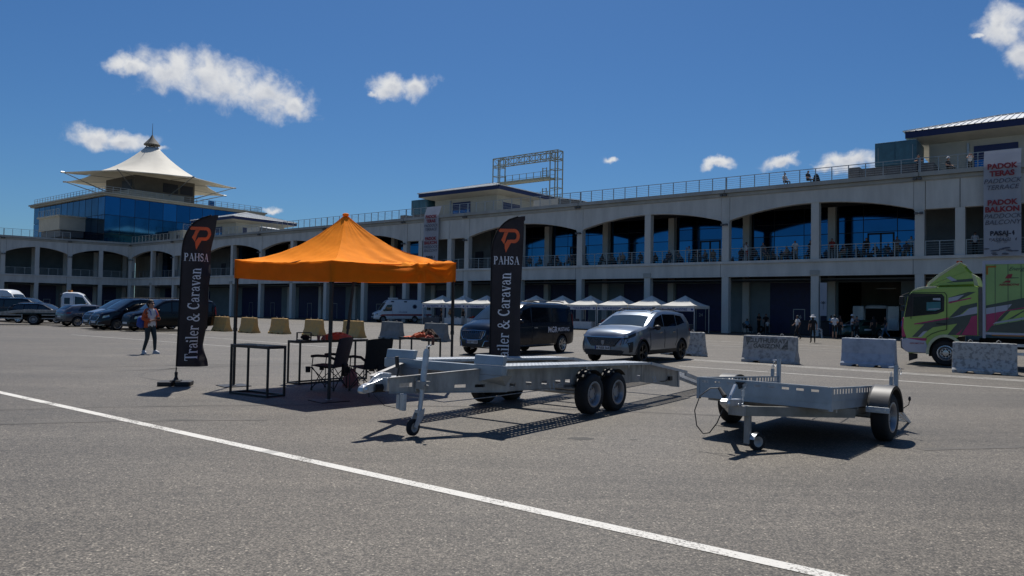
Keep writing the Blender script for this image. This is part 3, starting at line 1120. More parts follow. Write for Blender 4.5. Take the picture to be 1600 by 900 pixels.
cor = Vector((17.84, 62.8, 0)) - E1 * 106.9
WD = V(.78, .625, 0).normalized()
wa = atan2(WD.y, WD.x)
wing = empty('paddock_wing', cor, wa, 'far left side wing of the paddock building with smaller arches below the glass tower', 'building')
arcade(wing, [(-27.6, -18.4, 'arch'), (-18.4, -9.2, 'arch'), (-9.2, 0, 'arch')], simple=True, roofrail=lambda a, b: b < -.1)
b = MB()
b.box(-27.6, 0, 17.6, 18, 0, 12.1)
b.box(.8, 1.1, 5.2, 18, 0, 12.1)
b.build('rear_wall', 'concrete', wing)
b = MB()
b.box(-27.6, 0, 8, 8.3, 6.08, 11)
b.build('upper_wall', 'garage_paint', wing)
for o in wing.children:
    if o.name.startswith('garage_wall'):
        o.data.materials[0] = MT['garage_paint']

# ---------------------------------------------------------------- roof pavilions
def bpt(t, d, z=0):
    q = Vector((17.84, 62.8, 0)) - E1 * t + DN * d
    q.z = z
    return q


def pavilion(tc, label, zs=1.0):
    """hip roofed pavilion on the terrace over a passage; local x right along the front, y inwards"""
    r = empty('roof_pavilion', bpt(tc, 5.0, HP), FA, label, 'pavilion', 'hip roofed pavilions on the roof terrace')
    r.scale = (1, 1, zs)
    hw, dp, ze = 4.9, 9.0, 3.0
    b = MB()
    b.box(-hw, hw, 0, dp, 0, ze)
    b.build('wall', 'beige', r)
    b = MB()
    b.box(-1.9, .9, -.05, 0, .02, 2.25)
    b.build('window', 'navy', r)
    b = MB()
    for i in range(3):
        b.box(-1.85 + .92 * i, -1.0 + .92 * i, -.08, -.05, .1, 1.3)
    b.build('pane', 'glass_blue', r)
    b = MB()
    b.box(hw, hw + .05, 1.2, 4.4, .02, 2.0)
    b.build('window', 'navy', r)
    b = MB()
    b.box(-2.35, -2.2, -.12, 0, .1, 2.5)
    b.build('downpipe', 'rail', r)
    # eaves and roof
    X, Y0, Y1 = hw + 1.45, -1.45, dp + 1.45
    b = MB()
    b.add([(-X, Y0, ze + .05), (X, Y0, ze + .05), (X, Y1, ze + .05), (-X, Y1, ze + .05), (-X, Y0, ze + .5), (X, Y0, ze + .5), (X, Y1, ze + .5), (-X, Y1, ze + .5)],
          [(0, 1, 5, 4), (1, 2, 6, 5), (2, 3, 7, 6), (3, 0, 4, 7)])
    b.build('fascia', 'navy', r)
    b = MB()
    b.add([(-X, Y0, ze + .05), (X, Y0, ze + .05), (X, Y1, ze + .05), (-X, Y1, ze + .05), (-hw, 0, ze - .3), (hw, 0, ze - .3), (hw, dp, ze - .3), (-hw, dp, ze - .3)],
          [(0, 1, 5, 4), (1, 2, 6, 5), (2, 3, 7, 6), (3, 0, 4, 7)])
    b.build('soffit', 'beige', r)
    zr, ye = ze + 2.05, ze + .5
    yc = (Y0 + Y1) / 2
    xr = X - (Y1 - Y0) / 2 + .3
    X += .12
    Y0 -= .12
    Y1 += .12
    A, B_, C_, D_, R1, R2 = V(-X, Y0, ye), V(X, Y0, ye), V(X, Y1, ye), V(-X, Y1, ye), V(-xr, yc, zr), V(xr, yc, zr)
    b = MB()
    b.add([A, B_, C_, D_, R1, R2], [(0, 1, 5, 4), (1, 2, 5), (2, 3, 4, 5), (3, 0, 4)])
    ro = b.build('roof', 'roof_metal', r)
    b = MB()
    n = 30
    for i in range(1, n):           # standing seams on the front and right slopes
        x = lerp(-X, X, i / n)
        k = min(1, (x + X) / (X - xr), (X - x) / (X - xr))
        b.bar((x, Y0, ye + .03), (x, lerp(Y0, yc, k), lerp(ye, zr, k) + .03), .05, .06)
        y = lerp(Y0, Y1, i / n)
        k = min(1, (y - Y0) / (yc - Y0), (Y1 - y) / (Y1 - yc))
        b.bar((X, y, ye + .03), (lerp(X, xr, k), y, lerp(ye, zr, k) + .03), .05, .06)
    s = b.build('roof_seams', 'roof_metal', ro)
    s['kind'] = 'stuff'
    b = MB()
    for (p, q) in [(A, R1), (B_, R2), (C_, R2), (D_, R1), (R1, R2)]:
        b.bar(p + V(0, 0, .05), q + V(0, 0, .05), .16, .08)
    b.build('ridge_cap', 'white', ro)


pavilion(33.8, 'hip roofed pavilion with navy fascia on the roof terrace behind the right feather flag')
pavilion(-19.8, 'hip roofed pavilion with navy fascia at top right above the big hanging banner', 1.12)
pavilion(87.4, 'small far hip roofed pavilion with navy fascia in front of the glass tower')


def roof_unit(t, d, label, sc=1.0):
    r = empty('ventilation_unit', bpt(t, d, HP), FA, label, 'ventilation unit', 'ventilation cabinets on the roof terrace')
    b = MB()
    b.box(-1.45 * sc, 1.45 * sc, 0, 3.4, 1.15, 3.0)
    o = b.build('cabinet', 'hvac', r, bev=.03)
    for k in (-1, 1):
        b = MB()
        b.box(k * .7 - .66, k * .7 + .66, -.035, -.005, 1.3, 2.85)
        dd = b.build('access_panel', 'hvac', o)
        b = MB()
        b.box(k * 1.2 - .02, k * 1.2 + .02, -.08, -.035, 1.5, 2.6)
        b.build('handle', 'rail', dd)
    b = MB()
    b.box(-2.6, 2.6, 0, 4.2, .3, 1.1)
    for i in range(6):
        b.box(-2.5 + i * .9, -2.4 + i * .9, -.05, 0, 0, 1.1)
    b.build('plinth_frame', 'hvac_grey', r)
    b = MB()
    b.box(-3.4, -2.55, 0, 1.2, 0, 1.25)
    b.build('duct_end', 'hvac_grey', r)


roof_unit(-13.0, 2.2, 'blue green ventilation cabinet on a grey frame beside the top right pavilion')
roof_unit(40.9, 4.5, 'blue green ventilation cabinet left of the middle pavilion')


def roof_hood(t, d, label, w=3.2):
    b = MB()
    b.box(-w / 2, w / 2, 0, 2.2, 0, 1.25)
    r = empty('roof_hatch', bpt(t, d, HP), FA, label, 'roof hatch', 'low grey roof hatches with slanting covers')
    b.build('housing', 'concrete_b', r, bev=.02)
    b = MB()
    b.prism([(w / 2 + .02, 1.2), (w / 2 + 2.6, .75), (w / 2 + 3.0, .45), (w / 2 + .02, .4)], .1, 2.1)
    b.build('slanting_cover', 'hvac_grey', r)
    b = MB()
    b.prism([(w / 2 + .1, 1.24), (w / 2 + 2.7, .8), (w / 2 + 2.7, .86), (w / 2 + .1, 1.30)], 0, 2.2)
    b.build('cover_plate', 'roof_metal', r)


roof_hood(20.6, 3.0, 'grey roof hatch with slanting cover right of the middle pavilion')
roof_hood(74.6, 3.0, 'far grey roof hatch with slanting cover right of the small far pavilion')
tag(MB().box(-2.2, 2.2, 0, 3, 0, 1.7).build('plant_box', 'hvac_grey', loc=cor - WD * 21.5 + V(0, 0, HP) + V(-1.5, 1.5, 0), rot=(0, 0, wa)), 'dark box on the wing roof at the far left edge', 'roof box')


# ---------------------------------------------------------------- screen gantry of steel lattice
def gantry():
    r = empty('screen_gantry', bpt(31.8, 14.0, HP), FA, 'bare lattice steel screen frame with two walkways standing on the roof', 'gantry')
    Hh, w, dd = 9.3, 1.15, 1.1
    X = 5.15

    def leg(xa, xb):
        b = MB()
        for x in (xa, xb):
            for y in (0, dd):
                b.bar((x, y, 0), (x, y, Hh), .11)
        n = 8
        for i in range(n + 1):
            z = Hh * i / n
            b.bar((xa, 0, z), (xb, 0, z), .07)
            b.bar((xa, dd, z), (xb, dd, z), .07)
            b.bar((xa, 0, z), (xa, dd, z), .07)
            b.bar((xb, 0, z), (xb, dd, z), .07)
        return b
    leg(-X, -X + w).build('lattice_leg', 'steel_yellow', r)
    leg(X - w, X).build('lattice_leg', 'steel_yellow', r)
    b = MB()
    for z in (Hh - .95, Hh):
        for y in (0, dd):
            b.bar((-X, y, z), (X, y, z), .10)
    n = 12
    for i in range(n + 1):
        x = lerp(-X, X, i / n)
        for y in (0, dd):
            b.bar((x, y, Hh - .95), (x, y, Hh), .06)
            if i < n:
                x2 = lerp(-X, X, (i + 1) / n)
                b.bar((x, y, Hh - .95 if i % 2 else Hh), (x2, y, Hh if i % 2 else Hh - .95), .05)
        b.bar((x, 0, Hh), (x, dd, Hh), .06)
        b.bar((x, 0, Hh - .95), (x, dd, Hh - .95), .06)
    b.build('top_truss', 'steel_yellow', r)
    for z in (5.9, 3.3):
        b = MB()
        b.box(-X + .3, X - w, .1, 1.2, z, z + .12)
        b.bar((-X + .3, .1, z + .1), (X - w, .1, z + .1), .08, .3)
        b.bar((-X + .3, 1.2, z + .1), (X - w, 1.2, z + .1), .08, .3)
        w_ = b.build('walkway', 'steel_yellow', r)
        b = MB()
        for i in range(8):
            x = lerp(-X + 1.2, X - w, i / 7)
            b.bar((x, 1.2, z), (x, 1.2, z + 1.25), .06)
        for k in (.65, 1.22):
            b.bar((-X + 1.2, 1.2, z + k), (X - w, 1.2, z + k), .04)
        b.build('handrail', 'steel_yellow', w_)
        b = MB()
        for x in (X - 2.9, X - 2.3):
            b.bar((x, .9, z), (x, .9, z + 1.6), .09)
        for k in range(5):
            b.bar((X - 2.9, .9, z + .3 + k * .3), (X - 2.3, .9, z + .3 + k * .3), .05)
        b.build('ladder', 'steel_yellow', w_)


gantry()
b = MB()
b.box(-3.2, 3.2, 12.5, 16.5, 0, .05)


# ---------------------------------------------------------------- hanging banners
def banner(t0, t1, z0, z1, label, lines, full=True):
    w = t1 - t0
    r = empty('hanging_banner', bpt(t1, 0, 0), FA, label, 'banner', 'paddock banners hanging from the terrace rail')

    def f(u, v):
        z = lerp(z0, z1, v)
        # the cloth passes over the cornice, then falls free
        y = -.40 - .03 * sin(u * 9 + v * 5) if z < HP + .05 else lerp(-.40, .04, min(1, (z - HP) / 1.05))
        return V(w * u, y, z)
    b = MB()
    b.sheet(8, 40, f)
    b.build('cloth', 'white_banner', r)
    for (tx, z, size, m, bold, shear) in lines:
        k = (z - z0) / (z1 - z0)
        y = f(.5, k).y
        tilt = V(0, .42, 1) if z > HP + .05 else V(0, 0, 1)
        lettering(tx, size, m, r, (w / 2, y - .05, z), (1, 0, 0), tilt, bold=bold * size, shear=shear)
    # two little figures and a band of printed stones at the foot
    b = MB()
    for k in (-.17, .17):
        cx = w / 2 + k * w * .55
        b.k = 0
        for i in range(12):
            a0, a1_ = 2 * pi * i / 12, 2 * pi * (i + 1) / 12
            b.add([(cx + .09 * cos(a0), -.455, z0 + 1.62 + .09 * sin(a0)), (cx + .09 * cos(a1_), -.455, z0 + 1.62 + .09 * sin(a1_)),
                   (cx + .06 * cos(a1_), -.455, z0 + 1.62 + .06 * sin(a1_)), (cx + .06 * cos(a0), -.455, z0 + 1.62 + .06 * sin(a0))], [(0, 1, 2, 3)])
        pts = [(cx - .1, z0 + 1.45), (cx + .1, z0 + 1.45), (cx + .14, z0 + 1.15), (cx + .06, z0 + 1.1), (cx + .05, z0 + .9), (cx - .05, z0 + .9), (cx - .06, z0 + 1.1), (cx - .14, z0 + 1.15)]
        for p, q in zip(pts, pts[1:] + pts[:1]):
            b.bar((p[0], -.455, p[1]), (q[0], -.455, q[1]), .025, .01)
    b.build('pictogram', 'text_grey', r)
    b = MB()
    rr = random.Random(3)
    for i in range(16):
        x, z = rr.uniform(.15, w - .3), z0 + .1 + rr.random() * .5
        b.add([(x + .18 * cos(a * pi / 4), -.452 - i * .0006, z + .05 * sin(a * pi / 4)) for a in range(8)], [tuple(range(8))])
    b.build('printed_stones', 'text_grey', r)


LN = [('PADOK', 11.92, .50, 'text_red', .045, 0), ('TERAS', 11.42, .50, 'text_red', .045, 0), ('PADDOCK', 10.92, .44, 'text_grey', .008, .25), ('TERRACE', 10.48, .44, 'text_grey', .008, .25),
      ('PADOK', 9.42, .50, 'text_red', .045, 0), ('BALKON', 8.95, .50, 'text_red', .045, 0), ('PADDOCK', 8.50, .44, 'text_grey', .008, .25), ('BALCONY', 8.08, .44, 'text_grey', .008, .25)]
banner(-21.15, -19.0, 5.9, 13.28, 'large white banner reading PADOK TERAS, PADOK BALKON and PASAJ-4 at the right edge',
       LN + [('PASAJ-4', 7.08 + .25, .42, 'text_dark', .04, 0), ('PASSAGE-4', 6.78 + .13, .34, 'text_grey', .008, .25)])
banner(32.9, 35.2, 5.9, 13.28, 'distant white banner reading PADOK TERAS hanging beside the tip of the orange canopy',
       LN + [('PASAJ-3', 7.08 + .25, .42, 'text_dark', .04, 0), ('PASSAGE-3', 6.78 + .13, .34, 'text_grey', .008, .25)])


# ---------------------------------------------------------------- glass tower with membrane roof
def tower():
    A = V(-70.3, 126.2, 0)
    r = empty('control_tower', A, radians(52.19), 'blue glass tower block with a white pointed membrane roof at the left', 'tower')
    # local x: along the right hand face (away), local y: along the left hand face (away to the left)
    LX, LY, Z0, Z1 = 30.5, 31.0, 10.5, 20.15
    b = MB()
    b.box(.12, LX - .12, .12, LY - .12, Z0, Z1)
    b.build('curtain_wall_frame', 'frame_dark', r)
    rows = [Z0, 13.6, 16.9, Z1 - .02]
    pa = {}
    n = 12
    for i in range(n):
        for j, (a, c) in enumerate(zip(rows, rows[1:])):
            for face in (0, 1):
                Lh = (LX, LY)[face] / n
                key = (face, j)
                if key not in pa:
                    m = MB()
                    if face == 0:
                        m.box(.04, Lh - .04, 0, .1, a + .04, c - .04)
                    else:
                        m.box(0, .1, .04, Lh - .04, a + .04, c - .04)
                    pa[key] = m.mesh('glass_pane', 'glass_dim' if (j + face) % 2 else 'glass_blue')
                share('glass_pane', pa[key], r, (i * Lh, 0, 0) if face == 0 else (0, i * Lh, 0))
    b = MB()
    for i in range(13):
        x = LX * i / 12
        b.box(x - .02, x + .02, -.03, 0, Z0, Z1)
        y = LY * i / 12
        b.box(-.03, 0, y - .02, y + .02, Z0, Z1)
    b.build('glazing_fins', 'frame_dark', r)
    b = MB()
    b.box(-.55, LX + .6, -.55, LY + .6, Z1, Z1 + .28)
    b.box(-.8, LX + .85, -.8, LY + .85, Z1 + .3, Z1 + .55)
    b.build('roof_edge', 'beige', r)
    top = Z1 + .55
    # terrace railing
    rb = MB()
    for k in (.35, .7, 1.1):
        rb.bar((0, 0, top + k), (LX, 0, top + k), .05)
        rb.bar((0, 0, top + k), (0, LY, top + k), .05)
        rb.bar((LX, 0, top + k), (LX, LY, top + k), .05)
    ra = rb.build('railing', 'rail', r)
    for i in range(25):
        share('post', POST, ra, (LX * i / 24, 0, top))
        if i:
            share('post', POST, ra, (0, LY * i / 24, top))
    for i in range(1, 9):
        share('post', POST, ra, (LX, LY * i / 24, top))
    # upper core, walls and dark windows
    cx, cy = LX / 2, LY / 2
    b = MB()
    hs = 6.0
    b.box(cx - hs, cx + hs, cy - hs, cy + hs, top, 26.2)
    b.build('upper_storey', 'tower_core', r)
    b = MB()
    b.box(cx - hs - 1.4, cx + hs - 3, cy - hs - 1.6, cy - hs, top, top + 2.3)
    b.box(cx - hs - 1.6, cx - hs, cy - hs - 1.4, cy + hs, top, top + 2.3)
    b.build('terrace_parapet', 'beige', r)
    for (p, q) in [(cx - .5, cx + 2.5), (cx + 3, cx + 5.6)]:
        b = MB()
        b.box(p, q, cy - hs - .06, cy - hs - .005, 23.6, 25.4)
        b.build('window', 'frame_dark', r)
    b = MB()
    b.box(cx - hs - .06, cx - hs - .005, cy - 5, cy - 1, 23.2, 25.4)
    b.build('window', 'frame_dark', r)
    b = MB()
    b.box(LX * .62, LX * .66, -.02, .06, top + .1, top + 1.0)
    b.build('sign_box', 'glass_blue', r)
    # balcony boxes on the glass
    b = MB()
    b.box(-4.2, 0, 7.5, 16.5, 14.3, 16.6)
    b.box(-4.5, 0, 7.2, 16.8, 16.6, 16.85)
    b.build('balcony_box', 'beige', r)
    b = MB()
    b.box(-3.9, -.1, 7.8, 16.2, 13.1, 14.25)
    b.build('balcony_underside', 'hvac_grey', r)
    railing(empty_child(r, 'balcony_rail_base', (-4.3, 7.4, 16.85), pi / 2), 0, 9.2, 0, 0, 1.3)
    b = MB()
    b.box(11.5, 21, -4.8, 0, 10.5, 14.8)
    b.box(11.3, 21.2, -5.0, 0, 14.8, 15.05)
    b.build('stair_block', 'beige', r)
    b = MB()
    b.box(14.5, 20, -4.86, -4.81, 12.6, 14.1)
    b.build('window', 'glass_blue', r)
    b = MB()
    b.box(11.44, 11.49, -3.6, -2.6, 12.3, 14.2)
    b.build('window', 'frame_dark', r)
    railing(r, 11.4, 21.0, -4.9, 15.05, 1.3)
    # membrane
    ze, zt = 25.5, 33.0

    def side_long(phi):
        # the notched edges look left and right, the long ones front and back
        return int(math.floor(phi / (pi / 4))) % 8 not in (3, 7)

    def R(phi):
        k = phi / (pi / 4)
        d = (k - math.floor(k)) - .5            # -.5...5 across one edge
        side = int(math.floor(k)) % 2
        sag = (.05 if side == 0 else .07) * (1 - (2 * d) ** 2) if side_long(phi) else .30 * (1 - (2 * d) ** 2)
        ch = cos(pi / 8) / cos(d * pi / 4)
        return 16.2 * ch * (1 - sag)

    def mem(u, v):
        phi = 2 * pi * u
        rad = lerp(1.3, R(phi + pi), v)
        s = (rad - 1.3) / 15
        rid = abs(((phi + pi) / (pi / 4)) % 1 - .5) * 2     # 1 on the ridges
        z = ze + (zt - ze) * (1 - min(1, s)) ** 2.1 + .35 * (rid - .5) * s + (.5 * (1 - rid) * s * s)
        return V(cx + rad * cos(phi), cy + rad * sin(phi), z)
    b = MB()
    b.sheet(128, 22, mem)
    me = b.build('membrane_roof', 'membrane', r, smooth=60)
    md = me.modifiers.new('solid', 'SOLIDIFY')
    md.thickness = .14
    for i in range(8):
        a = i * pi / 4
        tip = V(cx + 16.2 * cos(a), cy + 16.2 * sin(a), ze + .1)
        root_ = V(cx + 7 * cos(a), cy + 7 * sin(a), ze - 2.9)
        b = MB()
        b.tube([root_, tip], [.11, .07], 6)
        b.tube([V(cx + 7.0 * cos(a), cy + 7 * sin(a), ze + .4), tip + V(0, 0, -.05)], .05, 6)
        b.tube([tip - V(cos(a), sin(a), 0) * .3, tip + V(cos(a), sin(a), 0) * .35], .16, 6)
        b.build('strut', 'rail', r)
    b = MB()
    b.lathe([(.02, 35.9), (.5, 35.0), (1.55, 33.75), (1.5, 33.6), (.2, 33.62)], 20, Matrix.Translation((cx, cy, 0)))
    b.build('cap', 'cap', r, smooth=40)
    b = MB()
    for i in range(8):
        a = i * pi / 4
        b.bar((cx + 1.05 * cos(a), cy + 1.05 * sin(a), 32.9), (cx + 1.05 * cos(a), cy + 1.05 * sin(a), 33.7), .14)
    b.lathe([(1.32, 32.95), (1.32, 33.1), (1.1, 33.12)], 20, Matrix.Translation((cx, cy, 0)))
    b.build('lantern', 'cap', r)
    b = MB()
    b.tube([(cx, cy, 35.8), (cx, cy, 38.1)], [.07, .03], 6)
    b.build('antenna', 'cap', r)


def empty_child(parent, name, loc, rz):
    o = bpy.data.objects.new(name, None)
    COL.objects.link(o)
    o.parent = parent
    o.location = loc
    o.rotation_euler = (0, 0, rz)
    return o


tower()
# ---------------------------------------------------------------- vehicles
WHEELS = {}


def wheel(parent, x, y, r, w, style='alloy', out=1, name='wheel'):
    """wheel whose outer side faces local +y (out=1) or -y; parts tyre and rim"""
    key = (round(r, 3), round(w, 3), style)
    if key not in WHEELS:
        rr = r * {'alloy': .68, 'steel': .60, 'dark': .72, 'truck': .56, 'jack': .62}[style]
        T = MB()
        h = w / 2
        T.lathe([(rr, -h * .8), (rr + .02, -h), (r - .045, -h * 1.02), (r - .012, -h * .82), (r, -h * .6), (r, h * .6), (r - .012, h * .82), (r - .045, h * 1.02), (rr + .02, h), (rr, h * .8), (rr - .01, 0)], 32)
        R_ = MB()
        R_.lathe([(rr + .012, h * .98), (rr - .012, h * 1.0), (rr - .035, h * .8), (rr - .05, h * .1), (rr - .05, -h * .8), (.0, -h * .8)], 28)
        if style in ('alloy', 'dark'):
            for k in range(5 if style == 'dark' else 7):
                a = k * 2 * pi / (5 if style == 'dark' else 7)
                for s in (-.13, .13):
                    R_.bar((.04 * cos(a), .04 * sin(a), h * .62), ((rr - .02) * cos(a + s), (rr - .02) * sin(a + s), h * .82), .035, .03)
            R_.lathe([(0, h * .75), (.055, h * .74), (.06, h * .5)], 12)
        elif style == 'truck':
            R_.lathe([(rr - .05, h * .2), (rr * .75, h * .5), (rr * .6, h * .62), (rr * .45, h * .35), (rr * .40, h * .8), (0, h * .85)], 24)
            for k in range(8):
                a = k * pi / 4
                R_.cyl((rr * .55 * cos(a), rr * .55 * sin(a), h * .5), (rr * .55 * cos(a), rr * .55 * sin(a), h * .78), .022, 6)
        else:
            R_.lathe([(rr - .05, h * .1), (rr * .72, h * .28), (rr * .55, h * .42), (rr * .40, h * .30), (rr * .36, h * .48), (.0, h * .50)], 24)
            for k in range(5 if style == 'steel' else 4):
                a = k * 2 * pi / 5
                R_.cyl((rr * .5 * cos(a), rr * .5 * sin(a), h * .35), (rr * .5 * cos(a), rr * .5 * sin(a), h * .55), .012, 6)
        m = {'alloy': 'rim_alloy', 'dark': 'rim_dark', 'steel': 'rim_steel', 'truck': 'rim_alloy', 'jack': 'galv_dull'}[style]
        WHEELS[key] = (T.mesh('tyre', 'tyre', 40), R_.mesh('rim', m, 40))
        if style == 'steel':       # dark round openings around the disc
            pass
    tm, rm = WHEELS[key]
    wv = share(name, tm, parent, (x, y, r), (radians(-90) * out, 0, random.random() * 0))
    wv.name = name
    share('rim', rm, wv)
    return wv


class Car:
    """smooth car body from a side profile and plan widths; local x forward, y left, z up"""
    def __init__(s, top, bot, hw, belt, tum=.32, rs=.10, crown=.05, xs=None):
        s.top, s.bot, s.hwp, s.belt, s.tum, s.rs, s.crown = top, bot, hw, belt, tum, rs, crown
        s.x0, s.x1 = hw[0][0], hw[-1][0]

    def sec(s, x):
        zt, zb, w, bl = interp(s.top, x), interp(s.bot, x), interp(s.hwp, x), interp(s.belt, x)
        h = zt - bl
        g = max(0, min(1, h / .25))
        low = [(0, zb), (w * .80, zb), (w * .95, zb + .05), (w * .985, zb + .16), (w, lerp(zb, bl, .5))]
        zs = min(bl, zt - .05)
        low += [(w * .995, lerp(zb, zs, .82)), (w * .965, zs)]
        wr = w * .965 - s.tum * max(0, h - .0) * .62
        a = [(lerp(w * .94, wr + .04, g), lerp(zt - .03, zt - s.rs * 1.2, g)), (lerp(w * .86, wr - .02, g), lerp(zt - .015, zt - s.rs * .45, g)),
             (lerp(w * .7, wr - .14, g), zt - .012 - .01 * g), (w * .40, zt + s.crown * .25), (0, zt + s.crown * .35)]
        return low + a

    def y_at(s, x, z):
        p = s.sec(x)[1:-2]
        for (a, b), (c, d) in zip(p, p[1:]):
            if b <= z <= d and d > b:
                return a + (c - a) * (z - b) / (d - b)
        return p[0][0] if z < p[0][1] else p[-1][0]

    def z_at(s, x, y):
        p = s.sec(x)[6:]
        y = abs(y)
        for (a, b), (c, d) in zip(p, p[1:]):
            if c <= y <= a and a > c:
                return b + (d - b) * (a - y) / (a - c)
        return p[-1][1]

    def x_front(s, y, z):
        lo, hi = s.x1 - 1.4, s.x1
        for _ in range(26):
            m = (lo + hi) / 2
            if interp(s.hwp, m) * .96 > abs(y) and interp(s.top, m) - .02 > z:
                lo = m
            else:
                hi = m
        return lo

    def x_rear(s, y, z):
        lo, hi = s.x0, s.x0 + 1.2
        for _ in range(26):
            m = (lo + hi) / 2
            if interp(s.hwp, m) * .96 > abs(y) and interp(s.top, m) - .02 > z:
                hi = m
            else:
                lo = m
        return hi

    def body(s, parent, paint, wheels, wr, ww=.30, name='body'):
        xs = set()
        for P in (s.top, s.hwp, s.belt):
            xs |= {p[0] for p in P}
        xs = sorted(x for x in xs if s.x0 <= x <= s.x1)
        full = []
        for a, b in zip(xs, xs[1:]):
            n = max(1, int((b - a) / .16))
            full += [lerp(a, b, i / n) for i in range(n)]
        full.append(xs[-1])
        mb = MB()
        k = None
        for x in full:
            p = s.sec(x)
            ring = [(x, y, z) for y, z in p] + [(x, -y, z) for y, z in reversed(p[1:-1])]
            k = len(ring)
            mb.v += ring
        for i in range(len(full) - 1):
            for j in range(k):
                a, b = i * k + j, i * k + (j + 1) % k
                mb.f.append((a, b, b + k, a + k))
                mb.m.append(0)
        mb.f.append(tuple(range(k)))
        mb.m.append(0)
        mb.f.append(tuple((len(full) - 1) * k + j for j in reversed(range(k))))
        mb.m.append(0)
        me = mb.mesh(name, [paint, 'well_dark'], None)
        o = bpy.data.objects.new(name, me)
        COL.objects.link(o)
        cm = MB()
        cm.k = 1
        for (x, sy) in wheels:
            yo = interp(s.hwp, x)
            cm.cyl((x, sy * (yo + .2), wr), (x, sy * (yo - ww), wr), wr + .055, 28)
        cme = cm.mesh('cutter', [paint, 'well_dark'])
        co = bpy.data.objects.new('cutter', cme)
        COL.objects.link(co)
        md = o.modifiers.new('b', 'BOOLEAN')
        md.operation = 'DIFFERENCE'
        md.solver = 'EXACT'
        md.object = co
        bpy.context.view_layer.update()
        me2 = bpy.data.meshes.new_from_object(o.evaluated_get(bpy.context.evaluated_depsgraph_get()))
        o.modifiers.clear()
        o.data = me2
        me2.name = name
        bpy.data.objects.remove(co)
        me2.polygons.foreach_set('use_smooth', [True] * len(me2.polygons))
        me2.set_sharp_from_angle(angle=radians(32))
        o.parent = parent
        return o

    def side(s, parent, name, quad, m, sy=1, off=.006, nu=8, nv=4, th=0):
        """patch on the body side; quad = four (x,z) corners: bottom rear, bottom front, top front, top rear"""
        a, b, c, d = quad

        def f(u, v):
            x = lerp(lerp(a[0], b[0], u), lerp(d[0], c[0], u), v)
            z = lerp(lerp(a[1], b[1], u), lerp(d[1], c[1], u), v)
            return V(x, sy * (s.y_at(x, z) + off), z)
        mb = MB()
        mb.sheet(nu, nv, f)
        return mb.build(name, m, parent, smooth=40)

    def front(s, parent, name, quad, m, off=.01, nu=8, nv=4, rear=False):
        a, b, c, d = quad
        sg = -1 if rear else 1

        def f(u, v):
            y = lerp(lerp(a[0], b[0], u), lerp(d[0], c[0], u), v)
            z = lerp(lerp(a[1], b[1], u), lerp(d[1], c[1], u), v)
            x = s.x_rear(y, z) if rear else s.x_front(y, z)
            return V(x + sg * off, y, z)
        mb = MB()
        mb.sheet(nu, nv, f)
        return mb.build(name, m, parent, smooth=40)

    def upper(s, parent, name, xa, xb, ya, yb, m, off=.006, nu=8, nv=8):
        """patch on the top surface from x=xa (half width ya) to x=xb (half width yb)"""
        def f(u, v):
            x = lerp(xa, xb, v)
            y = lerp(ya, yb, v) * (2 * u - 1)
            return V(x, y, s.z_at(x, y) + off)
        mb = MB()
        mb.sheet(nu, nv, f)
        return mb.build(name, m, parent, smooth=40)

    def seam(s, parent, pts, sy=1, w=.012, name='door_seam', m='seam_paint'):
        mb = MB()
        for (p, q) in zip(pts, pts[1:]):
            n = 6
            for i in range(n):
                a = (lerp(p[0], q[0], i / n), lerp(p[1], q[1], i / n))
                b = (lerp(p[0], q[0], (i + 1) / n), lerp(p[1], q[1], (i + 1) / n))
                mb.bar((a[0], sy * (s.y_at(*a) + .001), a[1]), (b[0], sy * (s.y_at(*b) + .001), b[1]), w, w * .8)
        return mb.build(name, m, parent)


def mirrors(c, parent, x, z, m='black_plastic'):
    for sy in (1, -1):
        b = MB()
        y = c.y_at(x, z)
        b.ball((x - .02, sy * (y + .14), z + .05), .10, .11, .085, 10, 6)
        b.bar((x, sy * (y - .02), z), (x, sy * (y + .1), z + .02), .05, .04)
        b.build('mirror', m, parent, smooth=50)


def plate(parent, x, z, txt, sg=1, y=0):
    b = MB()
    b.box(x, x + sg * .012, y - .26, y + .26, z - .056, z + .056)
    o = b.build('number_plate', 'plate', parent)
    if txt:
        lettering(txt, .105, 'plate_text', o, (x + sg * .015, y, z - .037), (0, sg, 0), (0, 0, 1), bold=.002, sx=.95)
        b = MB()
        b.box(x + sg * .0125, x + sg * .014, y - sg * .26, y - sg * .225, z - .056, z + .056)
        b.build('plate_band', 'text_blue', o)


